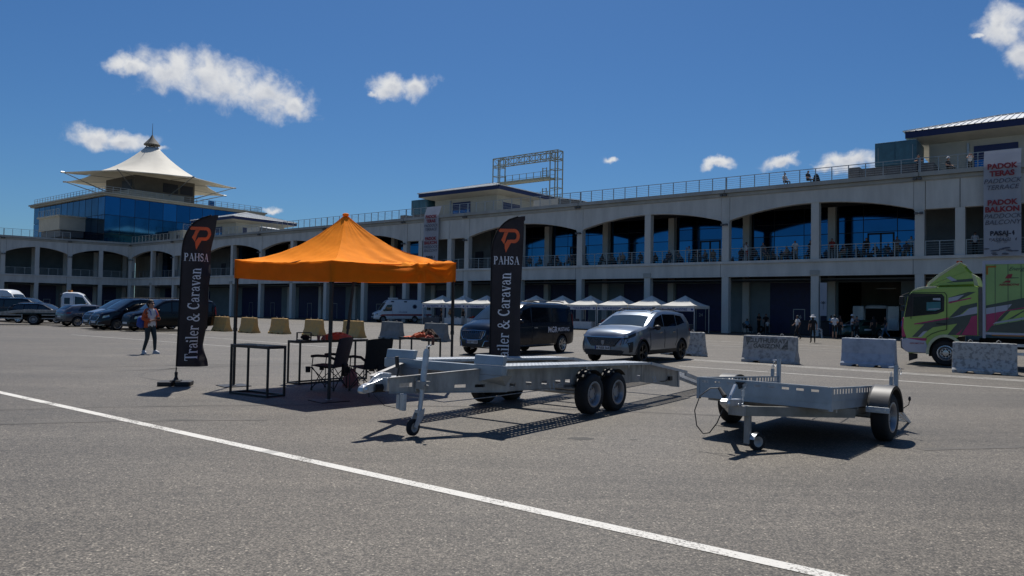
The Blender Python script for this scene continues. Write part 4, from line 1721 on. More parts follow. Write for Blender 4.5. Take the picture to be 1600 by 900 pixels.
def mpv(name, loc, rz, label, paint, txt=None, big_grille=True, logo=False, group=None, hood=None, tinted=True, plain=False):
    """large passenger van with long bonnet"""
    t = empty(name, loc, rz, label, 'van', group)
    c = Car(top=[(-2.58, 1.35), (-2.5, 1.70), (-2.35, 1.86), (-2.0, 1.91), (.3, 1.92), (.75, 1.86), (1.15, 1.62), (1.72, 1.24), (1.95, 1.18), (2.35, 1.07), (2.5, .98), (2.6, .80), (2.66, .62)],
            bot=[(-2.6, .34), (-2.2, .28), (2.2, .24), (2.66, .30)],
            hw=[(-2.58, .84), (-2.5, .91), (-2.2, .955), (1.6, .955), (2.1, .90), (2.4, .80), (2.55, .68), (2.66, .50)],
            belt=[(-2.6, 1.14), (1.2, 1.12), (1.8, 1.06), (2.66, .62)], tum=.24, rs=.13)
    wx = (1.72, -1.62)
    body = c.body(t, paint, [(x, s) for x in wx for s in (1, -1)], .34, .28)
    for x in wx:
        for s in (1, -1):
            wheel(t, x, s * .86, .335, .23, 'alloy', s)
    c.upper(t, 'windscreen', 1.68, .84, .82, .70, 'glass_screen')
    if hood:
        c.upper(t, 'bonnet', 2.42, 1.74, .66, .80, hood, .004)  # pale panel over the bonnet, likely sky reflection put into its colour
    for sy in (1, -1):
        c.side(t, 'side_window', [(.42, 1.17), (1.30, 1.17), (1.02, 1.58), (.42, 1.72)], 'glass_car', sy)
        c.side(t, 'side_window', [(-.95, 1.18), (.34, 1.18), (.34, 1.73), (-.95, 1.73)], 'glass_car', sy)
        c.side(t, 'side_window', [(-2.36, 1.20), (-1.03, 1.18), (-1.03, 1.73), (-2.25, 1.70)], 'glass_car', sy)
        c.seam(t, [(.38, .4), (.38, 1.75)], sy)
        c.seam(t, [(1.35, 1.1), (1.30, .62)], sy)
        c.seam(t, [(-.99, 1.72), (-.99, .42)], sy)
        c.seam(t, [(-2.3, 1.02), (-1.0, 1.03), (.3, 1.02), (1.3, .98)], sy, .02, 'chrome_strip' if not plain else 'crease', 'black_plastic')
        c.side(t, 'sill', [(-1.1, .29), (1.2, .27), (1.2, .36), (-1.1, .37)], 'chrome' if logo else 'black_plastic', sy, .012)
        c.side(t, 'headlight', [(2.16, .80), (2.50, .72), (2.46, .86), (2.16, .93)], 'lamp_glass', sy, .01, 5, 3)
        c.side(t, 'tail_light', [(-2.56, 1.0), (-2.44, 1.0), (-2.42, 1.5), (-2.52, 1.5)], 'red_light', sy, .01, 3, 5)
        b = MB()
        b.bar((.1, sy * (c.y_at(.1, .98) + .03), .98), (.32, sy * (c.y_at(.3, .98) + .03), .98), .03, .035)
        b.bar((-.9, sy * (c.y_at(-.9, .98) + .03), .98), (-.68, sy * (c.y_at(-.7, .98) + .03), .98), .03, .035)
        b.build('door_handle', 'black_plastic' if not logo else 'chrome', t)
        b = MB()
        b.tube([(.3, sy * .62, 1.96), (-.2, sy * .63, 1.985), (-1.9, sy * .63, 1.97), (-2.2, sy * .62, 1.93)], .018, 6)
        b.build('roof_rail', 'black_plastic', t)
    mirrors(c, t, 1.28, 1.16, paint)
    g = c.front(t, 'grille', [(-.42, .58), (.42, .58), (.52, .86), (-.52, .86)], 'black_plastic', .014, 10, 4)
    if big_grille:
        b = MB()
        for i in range(11):
            y = lerp(-.44, .44, i / 10)
            b.bar((c.x_front(y, .6) + .025, y * .95, .6), (c.x_front(y, .85) + .025, y, .85), .008, .008)
        rim = [(-.52, .87), (-.5, .70), (-.40, .57), (0, .555), (.40, .57), (.5, .70), (.52, .87), (0, .885)]
        pts = [(c.x_front(y, z) + .022, y, z) for y, z in rim]
        b.tube(pts, .014, 5, closed=True)
        b.build('grille_bars', 'chrome', g)
    low = c.front(t, 'lower_intake', [(-.42, .33), (.42, .33), (.46, .43), (-.46, .43)], 'black_plastic', .014, 8, 3)
    for sy in (1, -1):
        c.front(t, 'side_intake', [(sy * .50, .34), (sy * .74, .34), (sy * .70, .50), (sy * .56, .50)], 'black_plastic', .012, 5, 3)
        b = MB()
        pts = [(c.x_front(y, z) + .02, sy * y, z) for y, z in [(.78, .33), (.6, .31), (.46, .33), (.54, .52), (.70, .53)]]
        b.tube(pts, .018, 5)
        b.build('bumper_trim', 'chrome' if big_grille else 'black_plastic', t)
    plate(t, c.x_front(.0, .48) + .02, .485, txt)
    if logo:
        n = lettering('MGR', .30, 'flag_white', t, (-.62, c.y_at(-1, .85) + .012, .80), (-1, 0, 0), (0, 0, 1), bold=.006, align='LEFT', sx=1.0, name='logo_lettering')
        lettering('MUSTANG', .21, 'flag_white', t, (-1.30, c.y_at(-1, .85) + .012, .835), (-1, 0, 0), (0, 0, 1), bold=.002, align='LEFT', sx=.82, name='logo_lettering')
    return t


def suv():
    t = empty('silver_suv', (4.32, 24.95, 0), HDG, 'silver grey suv with mesh grille and dark lower bumper parked right of the black van', 'car')
    c = Car(top=[(-2.42, .95), (-2.36, 1.22), (-2.2, 1.42), (-1.85, 1.62), (-1.4, 1.68), (-.4, 1.71), (.2, 1.66), (.62, 1.50), (1.28, 1.17), (1.45, 1.14), (2.0, 1.06), (2.25, .98), (2.36, .86), (2.42, .66)],
            bot=[(-2.42, .42), (-2.0, .26), (2.0, .24), (2.42, .28)],
            hw=[(-2.42, .72), (-2.3, .85), (-1.9, .935), (-.3, .945), (1.6, .95), (2.0, .92), (2.25, .84), (2.36, .74), (2.42, .60)],
            belt=[(-2.42, 1.12), (-1.8, 1.16), (.9, 1.08), (1.6, 1.0), (2.42, .62)], tum=.42, rs=.10)
    wx = (1.50, -1.42)
    c.body(t, 'paint_silver', [(x, s) for x in wx for s in (1, -1)], .355, .28)
    for x in wx:
        for s in (1, -1):
            wheel(t, x, s * .83, .35, .22, 'dark', s)
            b = MB()
            b.sheet(20, 2, lambda u, v: V(x + (.40 + .06 * v) * cos(pi * (u * 1.1 - .05)), s * (c.y_at(x + .40 * cos(pi * u), .5) + .012 - .01 * v), .355 + (.40 + .06 * v) * sin(pi * (u * 1.1 - .05))))
            b.build('arch_trim', 'black_plastic', t, smooth=50)
    c.upper(t, 'windscreen', 1.26, .62, .80, .66, 'glass_screen')
    c.upper(t, 'sunroof', .30, -.9, .42, .42, 'glass_car')
    for sy in (1, -1):
        c.side(t, 'side_window', [(.0, 1.15), (.80, 1.14), (.50, 1.43), (.0, 1.55)], 'glass_car', sy)
        c.side(t, 'side_window', [(-1.0, 1.17), (-.05, 1.15), (-.05, 1.56), (-1.0, 1.55)], 'glass_car', sy)
        c.side(t, 'side_window', [(-1.72, 1.28), (-1.05, 1.18), (-1.05, 1.54), (-1.50, 1.50)], 'glass_car', sy)
        c.seam(t, [(-.03, 1.06), (-.03, .45)], sy)
        c.seam(t, [(-1.03, 1.08), (-1.0, .70), (-.85, .5)], sy)
        c.seam(t, [(1.05, 1.0), (1.0, .45)], sy)
        c.side(t, 'sill', [(-1.0, .27), (1.05, .26), (1.05, .40), (-1.0, .42)], 'black_plastic', sy, .012)
        c.side(t, 'headlight', [(1.95, .88), (2.36, .76), (2.34, .84), (1.92, .98)], 'black_plastic', sy, .012, 6, 3)
        c.front(t, 'headlight', [(sy * .46, .83), (sy * .80, .83), (sy * .80, .90), (sy * .46, .86)], 'lamp_glass', .012, 6, 3)
        for k in range(3):
            y0 = .60 + k * .07
            c.front(t, 'light_claw', [(sy * y0, .58 + .03 * k), (sy * (y0 + .014), .58 + .03 * k), (sy * (y0 + .065), .76), (sy * (y0 + .05), .76)], 'black_plastic', .013, 3, 4)
        c.side(t, 'bumper_slot', [(2.12, .38), (2.24, .36), (2.30, .66), (2.10, .70)], 'black_plastic', sy, .012, 3, 4)
        c.side(t, 'tail_light', [(-2.38, .98), (-2.1, 1.0), (-2.1, 1.08), (-2.36, 1.06)], 'red_light', sy, .01, 4, 3)
        for x in (.22, -.78):
            b = MB()
            b.bar((x, sy * (c.y_at(x, .97) + .028), .97), (x + .2, sy * (c.y_at(x, .97) + .028), .97), .03, .035)
            b.build('door_handle', 'chrome', t)
        b = MB()
        b.tube([(.35, sy * .60, 1.66), (0, sy * .63, 1.735), (-1.3, sy * .61, 1.725), (-1.75, sy * .58, 1.65)], .02, 6)
        b.build('roof_rail', 'black_plastic', t)
    mirrors(c, t, .78, 1.08)
    g = c.front(t, 'grille', [(-.42, .54), (.42, .54), (.62, .80), (-.62, .80)], 'black_plastic', .014, 14, 5)
    b = MB()
    for j in range(7):
        z = .565 + j * .034
        for i in range(25):
            y = lerp(-.40 - j * .028, .40 + j * .028, (i + (.5 if j % 2 else 0)) / 25)
            x = c.x_front(y, z) + .016
            b.box(x, x + .008, y - .008, y + .008, z - .006, z + .006)
    gs = b.build('grille_studs', 'rim_steel', g)
    gs['kind'] = 'stuff'
    b = MB()
    b.prism([(-.05, .72), (.05, .72), (.055, .64), (0, .57), (-.055, .64)], c.x_front(0, .66) + .015, c.x_front(0, .66) + .035, 'x')
    b.build('badge', 'rim_steel', g)
    b = MB()
    b.tube([(c.x_front(y, .825) + .012, y, .825) for y in [lerp(-.72, .72, i / 12) for i in range(13)]], .013, 5)
    b.build('bonnet_edge_strip', 'chrome', t)
    c.front(t, 'lower_intake', [(-.62, .26), (.62, .26), (.74, .43), (-.74, .43)], 'black_plastic', .014, 12, 4)
    plate(t, c.x_front(.0, .47) + .03, .49, '34 NEB 564')
    b = MB()
    b.box(-1.2, -1.05, -.02, .02, 1.74, 1.80)
    b.build('antenna', 'black_plastic', t)


HDG = atan2(-.8, -.6)       # most vehicles are parked nose towards the lower left
BK = V(.6, .8, 0)
LT = V(.8, -.6, 0)          # their left side, the one the camera sees


def at_wheel(R_, off, wb):
    """vehicle origin from the ground point of its camera side rear wheel"""
    return Vector((*R_, 0)) - LT * off - BK * wb


o = mpv('black_van', at_wheel((1.976, 28.549), .95, 1.62), HDG, 'black passenger van lettered MGR MUSTANG parked behind the right feather flag', 'paint_navy', '34 BFY 838', True, True)
suv()
vE = at_wheel((-19.07, 45.6), .95, 1.62)
o = mpv('parked_van', vE, HDG, 'long black van parked behind the left feather flag and the walking woman', 'paint_black', '34 TR 4411'[:0] or None, False, False, 'vans parked in the left row', plain=True)
o = mpv('parked_van', vE - LT * 2.6 - BK * .6, HDG, 'dark blue van with upright chrome grille, middle of the three vans in the left row', 'paint_navy', None, True, False, 'vans parked in the left row')
o = mpv('parked_van', vE - LT * 5.0, HDG, 'dark van with a bonnet painted pale like reflected sky, leftmost of the three vans in the left row', 'paint_navy', None, True, False, 'vans parked in the left row', hood='paint_lightsilver')


def hatchback():
    R_ = V(-29.03, 49.33, 0)
    loc = R_ - LT * .88 + BK * 1.25
    t = empty('grey_hatchback', loc, HDG + pi, 'grey hatchback seen from behind, parked between the tow truck and the row of vans', 'car')
    c = Car(top=[(-2.05, .80), (-2.0, 1.02), (-1.85, 1.20), (-1.5, 1.42), (-.8, 1.50), (.1, 1.47), (.5, 1.36), (1.05, 1.02), (1.7, .92), (1.98, .78), (2.05, .6)],
            bot=[(-2.05, .34), (0, .20), (2.05, .26)], hw=[(-2.05, .62), (-1.95, .78), (-1.6, .88), (1.3, .89), (1.8, .80), (2.05, .55)],
            belt=[(-2.05, .95), (-1.0, .98), (1.0, .90), (2.05, .6)], tum=.45, rs=.1)
    wx = (1.3, -1.25)
    c.body(t, 'paint_grey', [(x, s) for x in wx for s in (1, -1)], .325, .26)
    for x in wx:
        for s in (1, -1):
            wheel(t, x, s * .79, .32, .21, 'alloy', s)
    for sy in (1, -1):
        c.side(t, 'side_window', [(.02, .97), (.85, .95), (.45, 1.26), (.02, 1.36)], 'glass_car', sy)
        c.side(t, 'side_window', [(-1.25, 1.03), (-.05, .98), (-.05, 1.37), (-1.0, 1.34)], 'glass_car', sy)
        c.side(t, 'tail_light', [(-2.0, .84), (-1.66, .88), (-1.66, .97), (-1.96, .97)], 'red_light', sy, .01, 4, 3)
        c.seam(t, [(-.02, .94), (-.02, .35)], sy)
    c.upper(t, 'rear_window', -1.88, -1.52, .60, .56, 'glass_car')
    c.upper(t, 'windscreen', 1.0, .54, .62, .54, 'glass_screen')
    c.front(t, 'tail_light', [(-.7, .86), (.7, .86), (.7, .93), (-.7, .93)], 'red_light', .012, 8, 2, rear=True)
    c.front(t, 'rear_bumper', [(-.66, .34), (.66, .34), (.7, .50), (-.7, .50)], 'black_plastic', .014, 8, 2, rear=True)
    plate(t, -2.06, .66, None, -1)


hatchback()


def wagon():
    t = empty('dark_estate_car', (-35.9, 56.6, 0), radians(4), 'dark estate car parked behind the flatbed of the tow truck', 'car')
    c = Car(top=[(-2.38, .85), (-2.3, 1.12), (-2.0, 1.38), (-1.4, 1.50), (-.2, 1.53), (.3, 1.44), (1.05, 1.05), (1.9, .95), (2.25, .82), (2.35, .6)],
            bot=[(-2.38, .34), (0, .2), (2.35, .26)], hw=[(-2.38, .65), (-2.2, .84), (-1.6, .91), (1.5, .91), (2.0, .84), (2.35, .55)],
            belt=[(-2.38, 1.0), (1.0, .96), (2.35, .6)], tum=.45, rs=.1)
    wx = (1.4, -1.4)
    c.body(t, 'paint_black', [(x, s) for x in wx for s in (1, -1)], .33, .26)
    for x in wx:
        for s in (1, -1):
            wheel(t, x, s * .81, .325, .21, 'alloy', s)
    for sy in (1, -1):
        for q in ([(.0, 1.01), (.85, 1.0), (.4, 1.32), (.0, 1.42)], [(-1.0, 1.03), (-.07, 1.02), (-.07, 1.43), (-1.0, 1.42)], [(-1.9, 1.08), (-1.07, 1.04), (-1.07, 1.41), (-1.65, 1.37)]):
            c.side(t, 'side_window', q, 'glass_screen', sy)
        b = MB()
        b.tube([(.1, sy * .58, 1.5), (-.4, sy * .6, 1.58), (-1.3, sy * .6, 1.56), (-1.6, sy * .58, 1.48)], .018, 6)
        b.build('roof_rail', 'chrome', t)
    c.upper(t, 'windscreen', 1.0, .36, .64, .54, 'glass_screen')


wagon()


def cargo_van(name, loc, rz, label, paint, cat='van', L=2.95, H=2.6, ambulance=False, doors_open=False, group=None, loc_z=0):
    """tall panel van / minibus with short sloping nose"""
    t = empty(name, loc, rz, label, cat, group)
    c = Car(top=[(-L, H - .25), (-L + .12, H - .08), (-L + .5, H), (L - 2.0, H), (L - 1.65, H - .06), (L - 1.35, H - .32), (L - .72, 1.30), (L - .45, 1.22), (L - .12, 1.05), (L - .03, .86), (L, .6)],
            bot=[(-L, .42), (L - .4, .32), (L, .36)], hw=[(-L, .90), (-L + .2, .97), (L - 1.2, .98), (L - .6, .93), (L - .2, .82), (L, .62)],
            belt=[(-L, 1.32), (L - 1.0, 1.22), (L, .6)], tum=.11, rs=.16)
    wx = (L - 1.0, -L + 1.25)
    c.body(t, paint, [(x, s) for x in wx for s in (1, -1)], .36, .28)
    for x in wx:
        for s in (1, -1):
            wheel(t, x, s * .86, .355, .23, 'steel', s)
    c.upper(t, 'windscreen', L - .75, L - 1.30, .80, .76, 'glass_screen')
    for sy in (1, -1):
        c.side(t, 'side_window', [(L - 2.0, 1.30), (L - 1.02, 1.26), (L - 1.42, 1.98), (L - 2.0, 2.02)], 'glass_car', sy)
        c.seam(t, [(L - 2.06, .5), (L - 2.06, 2.2)], sy)
        c.side(t, 'headlight', [(L - .42, .82), (L - .1, .78), (L - .12, .98), (L - .42, 1.08)], 'lamp_glass', sy, .01, 4, 3)
        if ambulance:
            c.side(t, 'red_stripe', [(-L + .06, .80), (L - .5, .74), (L - .9, .92), (-L + .06, 1.00)], 'red_stripe', sy, .008, 20, 3)
            b = MB()
            y = c.y_at(-1.7, 1.9) + .012
            for k in range(6):
                a = k * pi / 6
                b.add([(-1.7 + .27 * cos(a + q) * 1, sy * (y + .0008 * k), 1.82 + .27 * sin(a + q)) for q in (-.16, .16, pi - .16, pi + .16)], [(0, 1, 2, 3)])
            b.build('rescue_star', 'c_navy', t)
            for xx in (-2.6, -.6, .9):
                b = MB()
                b.box(xx - .16, xx + .16, sy * (c.y_at(xx, 2.3)), sy * (c.y_at(xx, 2.3) + .04), 2.30, 2.44)
                b.build('side_lamp', 'c_navy', t)
            lettering('ACİL YARDIM', .16, 'text_blue', t, (-.3, sy * (c.y_at(-.3, 1.2) + .012), 1.14), (-sy, 0, 0), (0, 0, 1), bold=.003)
            c.side(t, 'lower_skirt', [(-1.4, .44), (1.6, .40), (1.6, .60), (-1.4, .62)], 'paint_white', sy, .01)
    c.front(t, 'grille', [(-.5, .66), (.5, .66), (.56, .92), (-.56, .92)], 'black_plastic', .012)
    c.front(t, 'bumper', [(-.7, .36), (.7, .36), (.76, .55), (-.76, .55)], 'black_plastic', .012)
    plate(t, L + .0, .60, None)
    mirrors(c, t, L - 1.02, 1.34)
    if ambulance:
        b = MB()
        b.box(.2, 1.05, -.62, .62, H + .02, H + .2)
        b.build('roof_light_bar', 'white', t, bev=.03)
        b = MB()
        b.box(-1.9, .1, -.5, .5, H + .0, H + .1)
        b.build('roof_hatch', 'hvac_grey', t, bev=.02)
        for k in range(6):
            a = k * pi / 6
        b = MB()
        z0 = 2.33
        for k in range(6):
            a = k * pi / 6
            b.add([(L - 1.42 - .0 + .01 * k * .1 + (-.15 * sin(a + q)) * .7 + .05, .28 + .15 * cos(a + q), z0 + .13 * sin(a + q)) for q in (-.2, .2, pi - .2, pi + .2)], [(0, 1, 2, 3)])
        b.build('rescue_star', 'c_navy', t)
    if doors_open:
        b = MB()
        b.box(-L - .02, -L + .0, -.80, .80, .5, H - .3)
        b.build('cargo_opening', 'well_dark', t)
        for sy in (1, -1):
            b = MB()
            b.box(-L - .1, -L - .02, sy * .9, sy * 1.75, .5, H - .12)
            d = b.build('rear_door', 'paint_white', t, bev=.03)
            b = MB()
            b.box(-L - .13, -L - .1, sy * 1.0, sy * 1.65, .6, 1.5)
            b.build('door_panel', 'paint_lightsilver', d)
    elif ambulance:
        b = MB()
        b.box(-L - .75, -L - .02, .93, 1.0, .5, H - .15)
        d = b.build('rear_door', 'paint_white', t, bev=.02)
        b = MB()
        b.box(-L - .62, -L - .14, 1.0, 1.012, 1.45, 2.2)
        b.build('door_window', 'glass_car', d)
        b = MB()
        b.box(-L - .74, -L - .03, 1.0, 1.01, .82, 1.0)
        b.build('red_stripe', 'red_stripe', d)
    return t


cargo_van('ambulance', (-13.0, 84.3, 0), radians(180 + 24), 'white ambulance with dark red side stripe standing before the garages left of the white tents', 'paint_white', 'ambulance', ambulance=True)
cargo_van('white_minibus', (-43.3, 62.0, 0), radians(4), 'tall white minibus at the far left edge, behind the dark van', 'paint_white', 'minibus', H=2.62)
mpv('black_minivan', (-39.3, 59.3, 0), radians(3), 'black minivan at the far left edge in front of the white minibus', 'paint_navy', None, False, plain=True)


def tow_truck():
    t = empty('flatbed_tow_truck', (-33.75, 52.3, 0), radians(24), 'flatbed tow truck with white cab and lowered metal bed at the far left', 'truck')
    # bed
    b = MB()
    b.prism([(-3.4, .62), (-2.2, .80), (-.9, 1.0), (1.45, .98), (1.45, .86), (-.9, .86), (-2.2, .64), (-3.4, .50)], -1.05, 1.05)
    b.build('flatbed', 'galv_dull', t)
    b = MB()
    for sy in (-1.08, 1.05):
        b.prism([(-3.4, .66), (-.9, 1.06), (1.45, 1.04), (1.45, .96), (-.9, .95), (-3.4, .58)], sy, sy + .04)
    b.build('bed_edge', 'galv_dull', t)
    b = MB()
    b.box(-3.0, 3.6, -.35, .35, .5, .72)
    b.build('chassis', 'well_dark', t)
    for z in (.42, .66):
        for (p, q) in ((-2.6, -.7), (.5, 1.4)):
            b = MB()
            b.box(p, q, -1.04, -1.0, z, z + .07)
            b.build('side_guard', 'galv_dull', t)
    b = MB()
    b.box(-.70, -.64, -1.045, -1.0, .40, .75)
    b.build('guard_post', 'galv_dull', t)
    for x in (0, 3.35):
        for s in (1, -1):
            wheel(t, x, s * .86, .38, .26, 'steel', s)
    c = Car(top=[(1.6, 2.0), (1.68, 2.28), (1.9, 2.36), (2.6, 2.34), (2.9, 2.22), (3.55, 1.40), (3.95, 1.25), (4.15, .9), (4.2, .6)],
            bot=[(1.6, .55), (3.0, .45), (4.2, .40)], hw=[(1.6, .90), (1.7, .96), (3.4, .96), (3.9, .86), (4.2, .6)], belt=[(1.6, 1.35), (3.5, 1.25), (4.2, .6)], tum=.16, rs=.14)
    c.body(t, 'paint_white', [(3.35, 1), (3.35, -1)], .38, .28, 'cab')
    c.upper(t, 'windscreen', 3.5, 2.98, .78, .72, 'glass_screen')
    for sy in (1, -1):
        c.side(t, 'side_window', [(2.45, 1.36), (3.3, 1.33), (2.95, 1.98), (2.45, 2.05)], 'glass_car', sy)
        c.seam(t, [(2.38, .6), (2.38, 2.1)], sy)
        c.side(t, 'rear_side_window', [(1.8, 1.5), (2.15, 1.5), (2.15, 1.95), (1.8, 1.95)], 'glass_car', sy)
    mirrors(c, t, 3.2, 1.45)
    b = MB()
    b.box(1.95, 2.15, -.5, .5, 2.38, 2.50)
    b.build('beacon_bar', 'amber', t)
    b = MB()
    b.bar((1.5, -.9, .9), (1.5, -.9, 2.2), .08)
    b.bar((1.5, .9, .9), (1.5, .9, 2.2), .08)
    b.bar((1.5, -.9, 2.2), (1.5, .9, 2.2), .08)
    b.build('headboard_frame', 'black_metal', t)


tow_truck()


# race car and van in the open garage
def race_car():
    t = empty('green_race_car', (26.4, 56.0, 0), radians(180 + 22), 'dark green rally coupe with sponsor stickers in front of the open garage', 'car')
    c = Car(top=[(-2.0, .78), (-1.9, .95), (-1.2, 1.06), (-.75, 1.30), (-.2, 1.36), (.25, 1.30), (.85, .98), (1.6, .90), (1.95, .74), (2.02, .5)],
            bot=[(-2.0, .26), (2.0, .2)], hw=[(-2.0, .62), (-1.85, .80), (-1.3, .88), (1.3, .88), (1.8, .78), (2.02, .5)], belt=[(-2, .86), (1, .88), (2, .5)], tum=.5, rs=.1)
    wx = (1.25, -1.2)
    c.body(t, 'paint_darkgreen', [(x, s) for x in wx for s in (1, -1)], .31, .26)
    for x in wx:
        for s in (1, -1):
            wheel(t, x, s * .80, .305, .22, 'alloy', s)
    c.upper(t, 'windscreen', .82, .30, .62, .52, 'glass_screen')
    c.upper(t, 'rear_window', -1.1, -.8, .58, .52, 'glass_car')
    for sy in (1, -1):
        c.side(t, 'side_window', [(-.75, .93), (.62, .93), (.25, 1.2), (-.55, 1.22)], 'glass_car', sy)
        for q in ([(-.4, .55), (.4, .55), (.4, .68), (-.4, .68)], [(.9, .66), (1.2, .7), (1.2, .82), (.9, .82)], [(-1.6, .6), (-1.3, .6), (-1.3, .75), (-1.6, .75)]):
            c.side(t, 'sticker', q, 'white', sy, .01, 3, 2)
    for (xa, xb, yy) in ((1.5, 1.7, .3), (1.2, 1.35, .5), (-.3, .0, .3)):
        c.upper(t, 'sticker', xa, xb, yy, yy, 'white', .01, 3, 2)
    b = MB()
    b.box(-2.0, -1.8, -.7, .7, 1.12, 1.15)
    b.bar((-1.85, .5, .9), (-1.88, .5, 1.12), .03)
    b.bar((-1.85, -.5, .9), (-1.88, -.5, 1.12), .03)
    b.build('rear_wing', 'black_plastic', t)


race_car()
p = bpt(-10.4, 6.2)
cargo_van('white_panel_van', (p.x + .2 + 1.9, p.y + 2.2, 0), FA + pi / 2 + radians(2), 'white panel van with both rear doors wide open inside the garage', 'paint_white', doors_open=True)


# ---------------------------------------------------------------- race truck
def race_truck():
    hd = atan2(.6, -.8)
    t = empty('race_truck', (14.47 + .6 * 1.2, 24.56 + .8 * 1.2, 0), hd, 'lime green box truck with magenta and grey slashes and raised roof deflector', 'truck')
    Y = 1.2
    # cab
    prof = [(1.18, .95), (1.26, 1.25), (1.24, 1.62), (1.12, 2.30), (1.02, 2.46), (.85, 2.57), (.5, 2.63), (-.88, 2.65), (-.93, 2.6), (-.93, 1.03), (-.38, 1.03)]
    arch = [(.44 * cos(a) * 1.12 + 0.02, .42 + .50 * sin(a) * 1.12) for a in [radians(q) for q in range(115, 12, -10)]]
    low = [(.56, .40), (1.09, .38), (1.20, .48)]
    b = MB()
    b.prism(prof + [(-.35, .95)] + arch + low, -Y + .02, Y - .01)
    cab = b.build('cab', 'truck_green', t, bev=.025)
    b = MB()
    b.box(-.36, .5, -Y + .1, Y - .1, .3, 1.1)
    b.build('wheel_housing', 'well_dark', t)
    b = MB()
    b.prism([(1.10, .40), (1.20, .45), (1.30, .58), (1.31, .84), (1.16, .90), (.58, .82), (.50, .55), (.52, .40)], -Y - .005, Y + .005)
    b.build('bumper', 'truck_white', t, bev=.03)
    b = MB()
    b.prism([(1.20, .46), (1.34, .55), (1.35, .86), (1.20, .92)], -Y + .08, Y - .02)
    b.build('grille', 'hvac_grey', t, bev=.03)
    b = MB()
    b.prism([(1.17, .93), (1.30, .93), (1.31, 1.24), (1.28, 1.60), (1.10, 1.60)], -Y + .06, Y - .035)
    b.build('front_panel', 'truck_pink', t, bev=.03)
    b = MB()
    b.prism([(1.10, 1.66), (1.265, 1.66), (1.15, 2.34), (1.05, 2.36)], -Y + .15, Y - .12)
    b.build('windscreen', 'glass_screen', t)
    wa_ = [(-.0 + .47 * cos(radians(a)) * 1.0 + .01, .42 + .54 * sin(radians(a))) for a in range(-5, 186, 10)]
    wb_ = [(.0 + .56 * cos(radians(a)) + .01, .42 + .63 * sin(radians(a))) for a in range(185, -6, -10)]
    b = MB()
    b.prism(wa_ + wb_, Y - .02, Y + .035)
    b.build('wheel_arch_trim', 'truck_cream', t)
    # side window: glass set in a black surround, a teal reflection painted on the pane
    b = MB()
    b.prism([(1.225, 1.60), (1.10, 2.34), (1.02, 2.42), (.10, 2.40), (.03, 2.30), (.04, 1.83), (.24, 1.73)], Y - .005, Y + .006)
    w = b.build('window_surround', 'black_plastic', t)
    b = MB()
    b.prism([(.96, 1.64), (.94, 2.30), (.16, 2.33), (.10, 2.25), (.11, 1.87), (.28, 1.79)], Y + .006, Y + .010)
    g = b.build('side_window', 'window_dark', t)
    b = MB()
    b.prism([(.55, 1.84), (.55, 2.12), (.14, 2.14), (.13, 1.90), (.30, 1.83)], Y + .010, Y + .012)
    b.build('window_reflection', 'teal_reflection', g)
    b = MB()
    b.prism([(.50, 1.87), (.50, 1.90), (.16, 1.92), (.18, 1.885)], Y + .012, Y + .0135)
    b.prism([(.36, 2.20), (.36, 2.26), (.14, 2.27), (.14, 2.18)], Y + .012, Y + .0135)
    b.build('window_glint', 'truck_white', g)  # pale glints painted on the pane
    # door joint
    b = MB()
    dp = [(1.02, 1.55), (1.0, 2.44), (.03, 2.45), (-.04, 2.36), (-.04, 1.21), (.17, 1.16), (.40, 1.06), (.56, .93)]
    for p, q in zip(dp, dp[1:]):
        b.bar((p[0], Y + .002, p[1]), (q[0], Y + .002, q[1]), .018, .018)
    b.build('door_seam', 'seam_paint', t)
    b = MB()
    b.box(-.01, .26, Y + .005, Y + .04, 1.38, 1.42)
    b.build('door_handle', 'black_plastic', t)
    # printed slashes of the livery, one flat piece each
    k = [0]

    def slash(poly, m, par=None, name='livery_stripe', y=Y):
        k[0] += 1
        b = MB()
        b.prism(poly, y - .012, y - .0085 + .0007 * k[0])
        return b.build(name, m, par or cab)
    slash([(-.09, 2.28), (-.65, 2.47), (-.87, 2.47), (-.34, 2.17), (-.16, 2.09), (-.09, 2.1)], 'truck_dark')
    slash([(-.09, 2.27), (-.54, 2.38), (-.34, 2.20), (-.09, 2.14)], 'truck_white')
    slash([(-.09, 2.13), (-.74, 2.29), (-.74, 2.25), (-.09, 2.08)], 'truck_pink')
    slash([(-.09, 1.60), (-.44, 2.0), (-.9, 2.12), (-.9, 1.95), (-.64, 1.92), (-.39, 1.68)], 'truck_dark')
    slash([(-.15, 1.60), (-.49, 1.74), (-.68, 1.93), (-.9, 1.99), (-.9, 1.76)], 'truck_white')
    slash([(.93, 1.37), (-.09, 1.59), (-.9, 1.77), (-.9, 1.04), (-.06, 1.04), (-.34, 1.42), (.36, 1.28), (.78, .94), (.99, .94), (.62, 1.37)], 'truck_dark')
    slash([(-.74, 1.66), (-.9, 1.71), (-.9, 1.05), (-.29, 1.05), (-.64, 1.39)], 'truck_pink')
    slash([(-.62, 1.50), (-.70, 1.52), (-.46, 1.06), (-.40, 1.06)], 'truck_dark')
    slash([(.65, 1.13), (.53, 1.16), (.71, .94), (.81, .94)], 'truck_white')
    slash([(.93, 1.39), (-.09, 1.62), (-.09, 1.57), (.92, 1.355)], 'truck_pink')
    slash([(1.12, .90), (.54, .91), (.56, .82), (1.12, .81)], 'truck_pink')
    lettering('AEROMOTIVE', .07, 'text_red', cab, (.85, Y + .012, .70), (-1, 0, 0), (0, 0, 1), bold=.001, shear=.3)
    # roof edge and exhaust side trim
    b = MB()
    b.prism([(1.0, 2.50), (.85, 2.60), (.5, 2.665), (.25, 2.66), (.28, 2.60), (.7, 2.56)], Y - .3, Y + .012)
